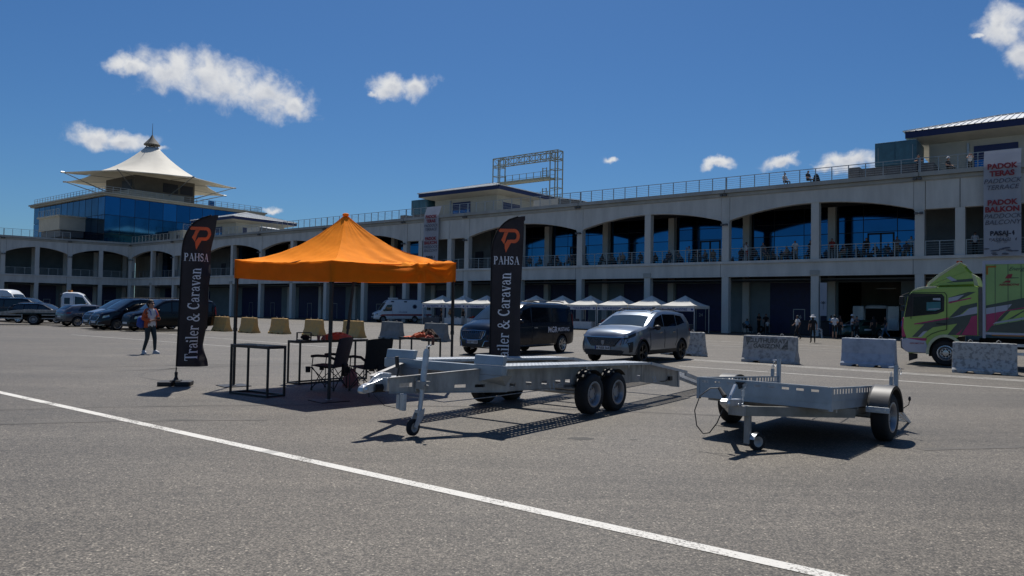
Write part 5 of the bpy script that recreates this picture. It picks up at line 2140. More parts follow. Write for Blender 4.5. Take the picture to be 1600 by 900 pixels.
    b.build('sun_visor', 'truck_cream', t, bev=.01)
    for i in range(9):
        b = MB()
        b.box(.55 + .0, .60, -1.0 + i * .24, -.97 + i * .24, 2.64, 2.72)
        b.build('roof_lamp', 'c_red', t)
    # raised deflector
    b = MB()
    up = [(.58, 2.66), (.54, 2.79), (.27, 3.04), (-.04, 3.26), (-.40, 3.49)]
    inn = [(-.44, 3.44), (-.10, 3.20), (.20, 2.98), (.46, 2.74), (.50, 2.66)]
    b.prism(up + inn, -1.02, 1.02)
    sh = b.build('roof_deflector', 'truck_cream', t, bev=.01)
    b = MB()
    b.prism([(.54, 2.68), (.50, 2.77), (.24, 3.0), (-.06, 3.22), (-.40, 3.44), (-.60, 3.18), (-.30, 3.04)], .98, 1.0)
    b.prism([(.50, 2.68), (-.30, 3.03), (-.62, 3.17), (-.74, 3.02), (-.80, 2.74)], 1.0, 1.02)
    b.prism([(.54, 2.68), (.50, 2.77), (.24, 3.0), (-.06, 3.22), (-.40, 3.44), (-.62, 3.17), (-.80, 2.74)], -1.02, -1.0)
    b.build('deflector_side', 'truck_green', sh)
    b = MB()
    b.prism([(.0, 2.96), (-.12, 3.0), (-.32, 2.86), (-.16, 2.84)], 1.02, 1.024)
    b.build('livery_stripe', 'truck_white', sh)
    b = MB()
    b.prism([(-.10, 2.99), (-.30, 2.88), (-.76, 2.92), (-.78, 2.82), (-.35, 2.80), (.02, 2.78), (-.2, 2.83)], 1.02, 1.023)
    b.build('livery_stripe', 'truck_dark', sh)
    b = MB()
    b.prism([(-.72, 3.10), (-.84, 3.0), (-.92, 2.68), (-.80, 2.68)], -.98, 1.0)
    b.build('deflector_rear', 'truck_cream', sh)
    b = MB()
    b.box(-.40, -.26, .2, .6, 3.46, 3.54)
    b.build('flag_ribbon', 'c_red', sh)
    # gap column, box body
    b = MB()
    b.box(-1.04, -.93, -1.1, 1.16, 1.05, 2.63)
    b.build('cab_rear_trim', 'hvac_grey', t)
    BX = Y + .02
    b = MB()
    b.box(-8.2, -1.09, -BX + .02, BX - .03, 1.12, 3.42)
    box = b.build('box_body', 'box_green', t)
    b = MB()
    b.box(-8.25, -1.08, BX - .05, BX, 3.36, 3.48)
    b.box(-8.25, -1.08, -BX, -BX + .05, 3.36, 3.48)
    b.box(-1.13, -1.05, BX - .05, BX + .005, .97, 3.40)
    b.box(-1.13, -1.05, -BX, BX - .05, 3.38, 3.475)
    b.box(-8.25, -1.13, BX - .05, BX, 1.09, 1.16)
    b.build('box_frame', 'truck_white', box)
    for i in range(20):
        b = MB()
        b.box(-1.40 - i * .345, -1.385 - i * .345, BX - .03, BX - .022, 1.16, 3.36)
        b.build('panel_joint', 'truck_dark', box)
    k[0] = 0
    yb = BX - .016
    slash([(-1.14, 2.03), (-2.12, 2.27), (-3.6, 2.62), (-2.9, 2.05), (-1.7, 1.85), (-1.14, 1.70)], 'truck_dark', box, y=yb)
    slash([(-1.14, 1.94), (-1.84, 2.08), (-1.70, 1.87), (-1.14, 1.74)], 'truck_white', box, y=yb)
    slash([(-1.14, 1.74), (-1.70, 1.87), (-1.53, 1.68), (-1.34, 1.39), (-1.22, 1.25), (-1.14, 1.17)], 'truck_pink', box, y=yb)
    slash([(-1.84, 2.08), (-2.12, 2.26), (-1.53, 1.53), (-1.34, 1.42), (-1.70, 1.87)], 'truck_dark', box, y=yb)
    slash([(-1.77, 1.83), (-2.6, 2.0), (-2.2, 1.70), (-1.61, 1.57)], 'truck_green', box, y=yb)
    slash([(-2.3, 2.02), (-2.15, 1.88), (-1.86, 1.62), (-1.74, 1.60), (-2.6, 2.2)], 'truck_dark', box, y=yb)
    slash([(-1.30, 1.38), (-3.6, 1.90), (-3.9, 1.17), (-1.16, 1.17)], 'truck_dark', box, y=yb)
    slash([(-1.32, 1.43), (-1.41, 1.50), (-3.6, 1.98), (-3.6, 1.90)], 'truck_white', box, y=yb)
    slash([(-1.7, 1.88), (-2.6, 2.08), (-2.6, 2.05), (-1.7, 1.85)], 'truck_pink', box, y=yb)
    slash([(-1.15, 3.31), (-1.42, 3.31), (-1.42, 3.26), (-1.20, 3.26), (-1.20, 3.03), (-1.15, 3.03)], 'amber', box, 'corner_reflector', y=yb)
    slash([(-1.66, 2.90), (-1.73, 3.03), (-1.86, 3.04), (-1.82, 2.90)], 'text_red', box, 'logo_mark', y=yb)
    slash([(-1.80, 2.93), (-2.02, 2.925), (-2.02, 2.91), (-1.80, 2.90)], 'truck_dark', box, 'logo_mark', y=yb)
    slash([(-1.58, 2.76), (-1.69, 2.83), (-1.81, 2.835), (-1.79, 2.76), (-1.69, 2.775)], 'text_red', box, 'logo_mark', y=yb)
    lettering('AEROMOTIVE', .085, 'text_red', box, (-1.76, BX + .012, 2.67), (-1, 0, 0), (0, 0, 1), bold=.003, shear=.35)
    lettering('Energy', .17, 'truck_dark', box, (-1.98, BX + .012, 3.15), (-1, 0, 0), (0, .0, 1), shear=.5)
    b = MB()
    b.box(-8.2, -1.3, BX - .06, BX - .01, 1.05, 1.09)
    b.build('lower_rail', 'amber', box)
    b = MB()
    b.box(-8.0, -.9, -.5, .5, .62, .95)
    b.build('chassis', 'well_dark', t)
    for z in (.45, .72):
        b = MB()
        b.box(-4.0, -1.6, Y - .05, Y, z, z + .09)
        b.build('side_guard', 'galv', t)
    b = MB()
    b.prism([(1.13, .38), (1.12, .10), (.86, .20), (.86, .36)], Y - .30, Y - .26)
    b.build('mud_flap', 'black_plastic', t)
    for x in (0, -4.9, -6.2):
        for s in (1, -1):
            wheel(t, x, s * (Y - .17), .43, .30, 'truck', s)
    for sy in (1, -1):
        b = MB()
        b.tube([(1.1, sy * (Y - .1), 2.45), (1.28, sy * (Y + .1), 2.35), (1.28, sy * (Y + .1), 2.1)], .02, 6)
        b.build('mirror_arm', 'black_metal', t)
        b = MB()
        b.box(1.2, 1.34, sy * (Y + .06), sy * (Y + .24), 2.02, 2.32)
        b.box(1.2, 1.32, sy * (Y + .08), sy * (Y + .22), 1.82, 1.98)
        b.build('mirror', 'black_plastic' if sy > 0 else 'truck_white', t, bev=.03)


mat('teal_reflection', (.03, .17, .20), .3, var=.1)
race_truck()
# ---------------------------------------------------------------- concrete barriers
def barrier(L, m, loc, rz, label, group, marks=None, w=.62, h=.9):
    t = empty('concrete_barrier', loc, rz, label, 'barrier', group)
    b = MB()
    prof = [(-w / 2, 0), (-w / 2, .09), (-w * .40, .16), (-w * .24, .42), (-w * .16, h - .02), (-w * .14, h), (w * .14, h), (w * .16, h - .02), (w * .24, .42), (w * .40, .16), (w / 2, .09), (w / 2, 0)]
    n = 24
    vs, fs = [], []
    rr = random.Random(int(abs(loc[0]) * 100))
    feet = [(.22, .36), (.64, .78)]
    for i in range(n + 1):
        u = i / n
        x = (u - .5) * L
        for j, (y, z) in enumerate(prof):
            e = .012 * (1 if i in (0, n) else 0)
            jit = rr.uniform(-.004, .004)
            zz = z
            if z == 0 and any(a <= u <= c for a, c in feet):
                zz = .06
            vs.append((x + (rr.uniform(-.012, .012) if i in (0, n) else 0), y + jit, zz + (jit if z > .01 else 0) - e))
    k = len(prof)
    for i in range(n):
        for j in range(k):
            a, c = i * k + j, i * k + (j + 1) % k
            fs.append((a, c, c + k, a + k))
    fs.append(tuple(range(k)))
    fs.append(tuple(n * k + j for j in reversed(range(k))))
    b.add(vs, fs)
    o = b.build('barrier_body', m, t, bev=.012)
    for x in (-L * .22, L * .22):
        b = MB()
        b.tube([(x - .05, 0, h - .02), (x - .05, 0, h + .04), (x, 0, h + .08), (x + .05, 0, h + .04), (x + .05, 0, h - .02)], .012, 6)
        b.build('lifting_loop', 'galv_dull', t)
    return t, o


def facepoint(L, u, z, w=.62, h=.9):
    """point on the camera side face of a barrier"""
    if z >= .42:
        y = lerp(w * .24, w * .16, (z - .42) / (h - .44))
    else:
        y = lerp(w * .40, w * .24, max(0, (z - .16)) / .26)
    return V(u, -(y + .004), z)


BG = 'concrete barriers standing on the apron'
BA = atan2(-.64, .77)


def place_barrier(p, q, m, label, L=None, k=1.0):
    """p, q ground points of the near long edge, left and right"""
    p, q = Vector((*p, 0)), Vector((*q, 0))
    d = (q - p)
    LL = L or d.length
    d.normalize()
    nrm = V(-d.y, d.x, 0)
    c = p + d * LL / 2 + nrm * .31
    return barrier(LL, m, (c.x, c.y, 0), atan2(d.y, d.x), label, BG)


t, o = place_barrier((7.816, 25.03), (9.20, 23.95), 'barrier', 'grey concrete barrier with faded stencilled lettering between two dark triangles')
L = 1.75


def face_poly(par, pts, m, name='painted_mark', dz=0):
    b = MB()
    b.add([facepoint(1, x, z) + V(0, -.002 - dz, 0) for x, z in pts], [tuple(range(len(pts)))])
    return b.build(name, m, par)


face_poly(t, [(-.80, .84), (-.58, .84), (-.74, .56)], 'barrier_mark')
face_poly(t, [(.40, .47), (.62, .47), (.62, .82)], 'barrier_mark')
for (tx, z) in (('CLUTHURFAT', .67), ('GARIZON', .49)):
    vs, fs = text_geo(tx, .20, 'CENTER', .008)
    me = bpy.data.meshes.new('stencil_lettering')
    me.from_pydata([tuple(facepoint(1, x - .08, z + y) + V(0, -.003, 0)) for x, y in vs], [], fs)
    me.materials.append(MT['barrier_mark'])
    fin(bpy.data.objects.new('stencil_lettering', me), t)
place_barrier((10.70, 23.97), (11.93, 22.98), 'barrier_blue', 'clean bluish grey concrete barrier, second from the right, left of the green truck')
place_barrier((13.0, 21.75), (14.25, 20.78), 'barrier_worn', 'badly flaked concrete barrier before the green truck, at the right edge')
place_barrier((5.80, 28.65), (7.10, 27.6), 'barrier_worn', 'mottled concrete barrier half hidden behind the silver suv')
yl = [((-4.50, 36.82), 'barrier_grey', 'clean grey concrete barrier behind the table with orange clothes'),
      ((-7.0, 38.78), 'barrier_grey', 'grey concrete barrier just right of the row of yellow ones'),
      ((-9.2, 39.6), 'barrier_yellow', 'yellow barrier nearest the camera, rightmost of the yellow row'),
      ((-11.75, 41.3), 'barrier_yellow', 'second yellow barrier from the right, right of the canopy front pole'),
      ((-14.3, 43.3), 'barrier_yellow', 'third yellow barrier from the right, left of the canopy front pole'),
      ((-16.35, 44.05), 'barrier_yellow', 'fourth yellow barrier from the right, just right of the left canopy pole'),
      ((-18.7, 45.9), 'barrier_yellow', 'brownish yellow barrier beside the rear of the long black van')]
for (p, m, lb) in yl:
    d = V(.77, -.64, 0)
    q = V(*p, 0) + d * 1.48
    place_barrier(p, (q.x, q.y), m, lb)

# ---------------------------------------------------------------- pop-up canopies
def cloth_noise(x, y, s=1.0):
    return (sin(x * 3.1 * s + 1.3) * cos(y * 2.7 * s + .4) + .5 * sin(x * 7.3 * s + y * 5.1 * s) + .3 * sin(y * 11.7 * s - x * 4.3 * s)) / 1.8


def orange_canopy():
    Fp, Lp = V(-3.09, 12.58, 0), V(-5.557, 14.705, 0)
    Rp = V(-1.13, 14.75, 0)
    Bp = Lp + Rp - Fp
    t = empty('orange_canopy', (0, 0, 0), 0, 'bright orange pop-up canopy with sagging peaked roof on black legs', 'canopy')
    cn = [Fp, Rp, Bp, Lp]
    zt = [2.405, 2.54, 2.56, 2.52]      # eave height at each corner
    zb = [2.035, 2.15, 2.18, 2.15]
    ctr = (Fp + Rp + Bp + Lp) / 4 + V(-.02, 0, 0)
    zp = 3.47
    # roof: each side is a curved triangle from eave to peak
    b = MB()
    for k in range(4):
        A, B_ = cn[k], cn[(k + 1) % 4]
        za, zb_ = zt[k], zt[(k + 1) % 4]

        def f(u, v, A=A, B_=B_, za=za, zb_=zb_, k=k):
            e = A.lerp(B_, u)
            ze = lerp(za, zb_, u) - .05 * (1 - (2 * u - 1) ** 2)
            p = e.lerp(ctr, v)
            out = (e - ctr).normalized()
            z = ze + (zp - ze) * (v ** 2.15 * .93 + v * .07)
            ridge = abs(2 * u - 1)
            z -= .05 * (1 - ridge ** 2) * sin(pi * min(1, v * 1.15)) * (1 - v)
            wr = cloth_noise(p.x * 2, p.y * 2, 1.2) * .012 * (1 - v * .5)
            if k == 0:   # pull folds on the front right slope, from a tight spot on the eave
                du, dv = u - .70, v - .02
                a = atan2(dv, du)
                rr = sqrt(du * du + dv * dv)
                wr += .06 * sin(a * 11) * math.exp(-rr * 3.0) * min(1, rr * 9)
            # creases near the top
            wr += .012 * sin(u * 40 + v * 9) * max(0, v - .55) * 1.2
            z += wr
            if v > .965:
                z = min(z, zp)
            return V(p.x, p.y, z)
        b.sheet(56, 44, f)
    roof = b.build('roof_fabric', 'orange_roof', t, smooth=85)
    # valance
    for k in range(4):
        A, B_ = cn[k], cn[(k + 1) % 4]
        out = ((A + B_) / 2 - ctr)
        out.z = 0
        out.normalize()

        def f(u, v, A=A, B_=B_, k=k, out=out):
            e = A.lerp(B_, u)
            top = lerp(zt[k], zt[(k + 1) % 4], u) - .05 * (1 - (2 * u - 1) ** 2)
            bot = lerp(zb[k], zb[(k + 1) % 4], u) - (.02 if k != 0 else .01) * (1 - (2 * u - 1) ** 2)
            z = lerp(top, bot, v)
            w = .012 * sin(u * 17 + k) * v + .008 * cloth_noise(u * 6 + k, v * 3)
            if k == 0:
                du, dv = u - .70, v * .12
                a = atan2(dv - .01, du)
                rr = sqrt(du * du + dv * dv)
                w += .06 * sin(a * 9 + 1) * math.exp(-rr * 3.2) * min(1, rr * 10)
                w += .06 * math.exp(-((v - .42 - .25 * (u - .45)) / .10) ** 2) * max(0, 1 - abs(u - .45) / .35)
            return e + out * (.012 + w) * min(1, 10 * u, 10 * (1 - u)) + V(0, 0, z)
        b = MB()
        b.sheet(60, 8, f)
        b.build('valance', 'orange_tarp', t, smooth=85)
    # legs (square tube in two sizes), foot plates, scissor frame
    lean = {0: V(0, 0, 0), 1: V(0, 0, 0), 2: V(-.25, 0, 0), 3: V(0, 0, 0)}
    for k, c in enumerate(cn):
        inn = (ctr - c).normalized() * .05
        inn.z = 0
        foot = c + inn + lean[k]
        topp = c + inn + V(0, 0, zt[k] - .04)
        mid = foot.lerp(topp, .45)
        b = MB()
        b.bar(foot + V(0, 0, .01), mid + V(0, 0, 0), .040, up=(.3, .9, 0))
        b.bar(mid, topp, .050, up=(.3, .9, 0))
        b.bar(mid - V(0, 0, .03), mid + V(0, 0, .04), .058, up=(.3, .9, 0))
        leg = b.build('leg', 'black_metal', t)
        b = MB()
        b.box(-.045, .045, -.045, .045, 0, .012)
        b.build('foot', 'galv_dull', leg, loc=(foot.x, foot.y, .014), rot=(0, 0, .7))
        if k in (0, 3):
            b = MB()
            b.box(-.26, .26, -.26, .26, 0, .014)
            pl = b.build('base_plate', 'black_metal', leg, loc=(foot.x, foot.y, 0), rot=(0, 0, radians(45 - 4)))
    for k in range(4):
        A, B_ = cn[k].copy(), cn[(k + 1) % 4].copy()
        inn = ctr - (A + B_) / 2
        inn.z = 0
        inn = inn.normalized() * .05
        z1a, z1b = zt[k] - .08, zt[(k + 1) % 4] - .08
        b = MB()
        for s0 in range(2):
            P, Q = A.lerp(B_, s0 / 2) + inn, A.lerp(B_, (s0 + 1) / 2) + inn
            zP, zQ = lerp(z1a, z1b, s0 / 2), lerp(z1a, z1b, (s0 + 1) / 2)
            b.bar(P + V(0, 0, zP), Q + V(0, 0, zQ - .30), .014, .026)
            b.bar(P + inn * .3 + V(0, 0, zP - .30), Q + inn * .3 + V(0, 0, zQ), .014, .026)
        b.build('scissor_frame', 'black_metal', t)
    b = MB()
    b.cyl(ctr + V(0, 0, 2.3), ctr + V(0, 0, zp - .03), .02, 8)
    for k in range(4):
        m_ = (cn[k] + cn[(k + 1) % 4]) / 2
        b.bar(m_ + V(0, 0, 2.36), ctr + V(0, 0, 2.72), .014, .024)
        b.bar(m_ + V(0, 0, 2.18), ctr + V(0, 0, 2.42), .014, .024)
    b.build('centre_pole', 'black_metal', t)
    b = MB()
    b.ball(ctr + V(0, 0, zp - .01), .07, .07, .035, 12, 6)
    b.build('peak_cap', 'orange_roof', t, smooth=60)
    return ctr


CT = orange_canopy()


# the row of white market tents with printed bands
TM = {}


def white_tent(t_, d_, label, end=False):
    c = bpt(t_, d_)
    t = empty('white_tent', c, FA, label, 'tent', 'white pop-up tents in front of the garages')
    if not TM:
        h = 1.48
        b = MB()
        for k in range(4):
            a = k * pi / 2
            M = Matrix.Rotation(a, 4, 'Z')
            b.sheet(10, 8, lambda u, v: V((2 * u - 1) * h * (1 - v), -h * (1 - v), 2.25 - .05 * (1 - (2 * u - 1) ** 2) * (1 - v) + .82 * (v ** 1.35)), M)
        TM['roof'] = b.mesh('roof_fabric', 'white_tarp', 75)
        b = MB()
        b.sheet(8, 2, lambda u, v: V((2 * u - 1) * h, -h - .01, 2.25 - .05 * (1 - (2 * u - 1) ** 2) - .22 * v))
        TM['val'] = b.mesh('valance', 'white_tarp', 75)
        b = MB()
        b.sheet(8, 2, lambda u, v: V((2 * u - 1) * h * .99, -h - .025, 2.06 - .29 * v))
        TM['band'] = b.mesh('printed_band', 'white_band', 75)
        b = MB()
        b.box(-.022, .022, -.022, .022, 0, 2.25)
        TM['leg'] = b.mesh('leg', 'white')
        b = MB()
        b.box(-1.2, 1.2, -.35, .35, .70, .74)
        b.box(-1.22, 1.22, -.37, -.355, .12, .73)
        TM['table'] = b.mesh('counter_cloth', 'c_grey')
        vs, fs = text_geo('TUZLA BELEDİYESİ', .235, 'CENTER', .006, 0, .86)
        me = bpy.data.meshes.new('band_lettering')
        me.from_pydata([(x, -1.48 - .032, 1.84 + y) for x, y in vs], [], fs)
        me.materials.append(MT['text_blue'])
        TM['txt'] = me
        b = MB()
        for s in (0,):
            b.add([(s + .085 * cos(i * pi / 6), -1.512, 1.92 + .085 * sin(i * pi / 6)) for i in range(12)], [tuple(range(12))])
        TM['emb'] = b.mesh('emblem', 'text_blue')
    share('roof_fabric', TM['roof'], t)
    for k in range(4):
        share('valance', TM['val'], t, rot=(0, 0, k * pi / 2))
    bd = share('printed_band', TM['band'], t)
    share('band_lettering', TM['txt'], bd)
    for s in (-1.27, 1.27):
        share('emblem', TM['emb'], bd, (s, 0, 0))
    for (x, y) in ((-1.44, -1.44), (1.44, -1.44), (-1.44, 1.44), (1.44, 1.44)):
        share('leg', TM['leg'], t, (x, y, 0))
    return t


TENTN = ['rightmost white tent of the row, beside the garage column', 'second white tent from the right, behind the suv roof', 'third white tent from the right, left of the suv windscreen',
         'fourth white tent from the right, above the left part of the suv', 'fifth white tent from the right, right end of the black van', 'sixth white tent from the right, above the middle of the black van',
         'seventh white tent from the right, beside the feather flag edge', 'white tent hidden mostly behind the right feather flag', 'second white tent from the left, left of the feather flag', 'leftmost white tent of the row, beside the canopy pole']
for i, lb in enumerate(TENTN):
    white_tent(1.45 + i * 3.03, -3.95, lb)
# goods tables inside the tents
for i, m in enumerate(('c_grey', 'c_white', 'c_navy', 'c_white', 'c_grey', 'c_white', 'c_navy', 'c_white', 'c_white', 'c_grey')):
    c = bpt(1.45 + i * 3.03, -5.3)
    t = empty('stall_table', c, FA, 'covered sales table under the ' + TENTN[i].split(',')[0], 'table', 'tables under the white tents')
    b = MB()
    b.box(-1.15, 1.15, -.32, .32, .70, .735)
    b.build('tabletop', 'white', t)
    b = MB()
    b.sheet(14, 2, lambda u, v: V(lerp(-1.15, 1.15, u), -.33 - .01 * sin(u * 40) * v, .73 - .62 * v))
    b.sheet(4, 2, lambda u, v: V(1.155, lerp(-.32, .32, u), .73 - .62 * v))
    b.build('table_cloth', m, t)
    rr = random.Random(i)
    b = MB()
    for k in range(9):
        x = rr.uniform(-1.05, 1.0)
        w = rr.uniform(.05, .16)
        b.box(x, x + w, -.2, .1, .735, .735 + rr.uniform(.06, .26))
    g_ = b.build('goods', rr.choice(['c_white', 'c_red', 'c_tan', 'c_grey']), t)
    g_['kind'] = 'stuff'

# ---------------------------------------------------------------- feather flags
def logo_polys():
    """the ribbon TP mark in a box about 1.5 wide, 1.5 high"""
    s = 1 / 100.0
    P = []

    def q(pts):
        P.append([((x - 728) * s, (626 - y) * s) for x, y in pts])
    for i in range(8):
        a, c = i / 8, (i + 1) / 8
        q([(lerp(656, 765, a), 551), (lerp(656, 765, c), 549.5), (lerp(672, 765, c), 571), (lerp(672, 765, a), 572)])
    q([(702, 573), (728, 572), (716, 598), (693, 600)])
    q([(693, 600), (716, 598), (702, 650), (682, 622)])
    for i in range(10):
        a0, a1_ = radians(90 - 18 * i), radians(90 - 18 * (i + 1))
        P.append([((765 + 36 * cos(a0) - 728) * s, (626 - (595 - 45.5 * sin(a0))) * s), ((765 + 36 * cos(a1_) - 728) * s, (626 - (595 - 45.5 * sin(a1_))) * s),
                  ((765 + 16 * cos(a1_) - 728) * s, (626 - (595 - 24 * sin(a1_))) * s), ((765 + 16 * cos(a0) - 728) * s, (626 - (595 - 24 * sin(a0))) * s)])
    q([(765, 619), (765, 640.5), (742, 640.5), (742, 619)])
    q([(742, 619), (742, 640.5), (720, 641), (724, 622)])
    q([(724, 619), (744, 641), (728, 672), (704, 650)])
    q([(704, 650), (728, 672), (713, 702), (706, 676)])
    return P


def feather_flag(loc, rz, label, mode):
    t = empty('feather_flag', loc, rz, label, 'flag', 'black feather flags of the trailer stand')
    H0, H1, Wd = .37, 3.40, .62
    # outline: pole side follows the bent rod, free side nearly straight

    def xl(z):
        if z < 2.62:
            return 0
        s = min(1, (z - 2.62) / (H1 - 2.62))
        return (Wd - .03) * (1 - sqrt(max(0, 1 - s ** 2.3)))

    def xr(z):
        return Wd + .02 * sin(z * 2.2) if z < 3.3 else Wd + .04

    def cloth(x, z, off=0):
        """flat flag coordinates to space"""
        if mode == 'right':
            y = .030 * sin(x * 9 + z * 1.1) * (x / Wd) + .02 * sin(z * 2.4 + x * 3) * (x / Wd) + .012 * sin((x * 1.2 + z) * 13) * max(0, z - 2.7)
            if z < .95:
                y += .05 * sin(x * 14 + z * 7) * (.95 - z) / .6
            lean = -.035 * (H1 - z) * 0
            return V(x * .94 - .02 * (x / Wd) * sin(z * 1.7) + .10 * max(0, 1.0 - z) * x * .2, y + off, z)
        # left flag: wind turns the free edge back on itself
        s = x / Wd
        k = interp([(.3, .84), (.5, .80), (.8, .62), (1.2, .74), (1.6, .86), (2.2, .84), (2.45, .74), (2.7, .78), (3.0, .97), (3.4, 1.0)], z)
        xx = Wd * (s - (1 - k) * s ** 3) + .012 * sin(z * 6) * s
        yy = -Wd * (1 - k) * 1.6 * s * s + .035 * sin(x * 8 + z * 2.3) * s
        if z < .9:
            yy += .06 * sin(x * 11 + z * 9) * s * (.9 - z) / .5
        lean = .055 * (z - .3) / 3
        return V(xx + lean, -yy + off, z)
    b = MB()
    b.sheet(26, 90, lambda u, v: cloth(lerp(xl(lerp(H0, H1, v)), xr(lerp(H0, H1, v)), u), lerp(H0, H1, v)))
    fb = b.build('banner_cloth', 'flag_fabric', t, smooth=80)

    def put(quads, m, name):
        mb = MB()
        for i, q in enumerate(quads):
            mb.add([cloth(x, z, -.006 - .0004 * (i % 7)) for x, z in q], [(0, 1, 2, 3)])
        mb.build(name, m, fb)
    # edge hem sleeve along the rod
    b = MB()
    pts = [cloth(xl(z), z) for z in [lerp(H0, H1 - .005, i / 50) for i in range(51)]]
    b.tube(pts, .016, 6)
    b.build('pole_sleeve', 'black_fabric', fb)
    q, w = serif('PAHSA', .05)
    k = .155
    sc = .52 / (w * k) * .98
    put([[(.045 + x * k * sc, 2.475 + z * k) for x, z in p] for p in q], 'flag_white', 'flag_lettering')
    q, w = serif('Trailer & Caravan', .035)
    k = 1.86 / w
    hgt = .245
    put([[(.395 - y * hgt, (.47 if mode == 'right' else .49) + x * k) for x, y in p] for p in q], 'flag_white', 'flag_lettering')
    put([[(.325 + x * .305, 2.93 + y * .30) for x, y in p] for p in logo_polys()], 'flag_orange', 'flag_logo')
    # rod, swivel and weighted base
    b = MB()
    ba = cloth(0, H0)
    rod = [V(ba.x, ba.y, .12)] + pts
    b.tube([V(ba.x - .01, ba.y + .0, .10), V(ba.x, ba.y, .36)], .013, 8)
    b.build('pole', 'black_metal', t)
    b = MB()
    b.tube([V(ba.x, ba.y, .10), V(ba.x, ba.y, .22)], .026, 10)
    b.lathe([(.05, .10), (.045, .13), (.028, .17), (.03, .23), (.035, .25), (.02, .27), (.0, .27)], 12, Matrix.Translation((ba.x, ba.y, 0)))
    b.build('swivel', 'black_plastic', t, smooth=50)
    b = MB()
    for (x0, x1) in ((-.31, -.02), (.01, .30)):
        b.prism([(x0, -.16), (x0 + .05, -.2), (x1 - .03, -.2), (x1, -.16), (x1, .16), (x1 - .05, .2), (x0 + .04, .2), (x0, .15)], 0, .085, 'z')
    b.prism([(-.1, -.1), (.1, -.1), (.1, .1), (-.1, .1)], .085, .11, 'z')
    b.build('weighted_base', 'black_plastic', t, bev=.012, loc=(ba.x, ba.y, 0), rot=(0, 0, radians(8)))
    return t


feather_flag((-6.62, 14.62, 0), radians(4), 'black feather flag lettered PAHSA Trailer & Caravan with twisted edge, left of the orange canopy', 'left')
feather_flag((-.40, 14.05, 0), radians(-4), 'black feather flag lettered PAHSA Trailer & Caravan, flat and readable, before the black van', 'right')
# ---------------------------------------------------------------- stand furniture
def frame_table(loc, rz, L, Wd, H, label, name='frame_table', top='black_plastic'):
    t = empty(name, loc, rz, label, 'table', 'black square-tube tables of the stand')
    s = .032
    b = MB()
    b.box(-L / 2, L / 2, -Wd / 2, Wd / 2, H - .018, H)
    b.build('tabletop', top, t, bev=.003)
    for (x, y) in ((-1, -1), (1, -1), (1, 1), (-1, 1)):
        b = MB()
        X, Y = x * (L / 2 - s / 2 - .002), y * (Wd / 2 - s / 2 - .002)
        b.box(X - s / 2, X + s / 2, Y - s / 2, Y + s / 2, 0, H - .02)
        b.build('leg', 'black_metal', t)
    for z in (H - .022 - s, .004):
        b = MB()
        for y in (-1, 1):
            Y = y * (Wd / 2 - s / 2)
            b.box(-L / 2 + s, L / 2 - s, Y - s / 2, Y + s / 2, z, z + s - .002)
        for x in (-1, 1):
            X = x * (L / 2 - s / 2)
            b.box(X - s / 2, X + s / 2, -Wd / 2 + s, Wd / 2 - s, z, z + s - .002)
        b.build('frame_rail', 'black_metal', t)
    return t


mat('table_gloss', (.05, .045, .06), .10, coat=.6)
frame_table((-4.57, 13.34, 0), radians(-33.3), 1.06, .40, .90, 'black frame table with empty glossy top at the left canopy pole', top='table_gloss')
t2c = V(-4.34, 15.17, 0) + V(.6, .8, 0) * .92 + V(-.8, .6, 0) * .2
frame_table(t2c, atan2(.8, .6), 1.85, .42, .90, 'long black frame table with a stand, cups and a red bag behind the camping chairs')
t3c = V(-2.76, 18.25, 0) + V(.77, -.64, 0) * .52 + V(.64, .77, 0) * .2
frame_table(t3c, radians(-39.7), 1.06, .42, .90, 'black frame table piled with orange and brown clothes behind the big trailer')


def on_table(c, rz, x, y, z=.90):
    return V(c[0] + x * cos(rz) - y * sin(rz), c[1] + x * sin(rz) + y * cos(rz), z)


rz2 = atan2(.8, .6)
b = MB()
for (x, y) in ((-.14, -.1), (.14, -.1), (.14, .1), (-.14, .1)):
    b.box(x - .008, x + .008, y - .008, y + .008, 0, .16)
for z in (0, .152):
    b.box(-.14, .14, -.108, -.092, z, z + .014)
    b.box(-.14, .14, .092, .108, z, z + .014)
    b.box(-.148, -.132, -.1, .1, z, z + .014)
    b.box(.132, .148, -.1, .1, z, z + .014)
tag(b.build('display_stand', 'black_metal', loc=V(-4.32, 15.38, .902), rot=(0, 0, .2)), 'small open black wire cube stand on the long table', 'stand')
b = MB()
b.ball((0, 0, .05), .09, .06, .05, 12, 6)
b.ball((.06, .02, .04), .06, .05, .045, 10, 5)
tag(b.build('gloves', 'black_fabric', loc=V(-4.30, 15.36, .918), rot=(0, 0, .5), smooth=60), 'dark bundle lying inside the black wire stand', 'gloves')
for i, (dx, lb) in enumerate(((.0, 'pale paper cup on the long table, left one beside the wire stand'), (.09, 'pale paper cup on the long table, right one nearer the red bag'))):
    b = MB()
    b.lathe([(0, 0), (.028, 0), (.038, .10), (.034, .10), (.026, .01), (0, .01)], 14)
    tag(b.build('paper_cup', 'pink_bag', loc=V(-4.06 + dx, 15.55 + dx, .901), smooth=50), lb, 'cup', 'paper cups on the long table')


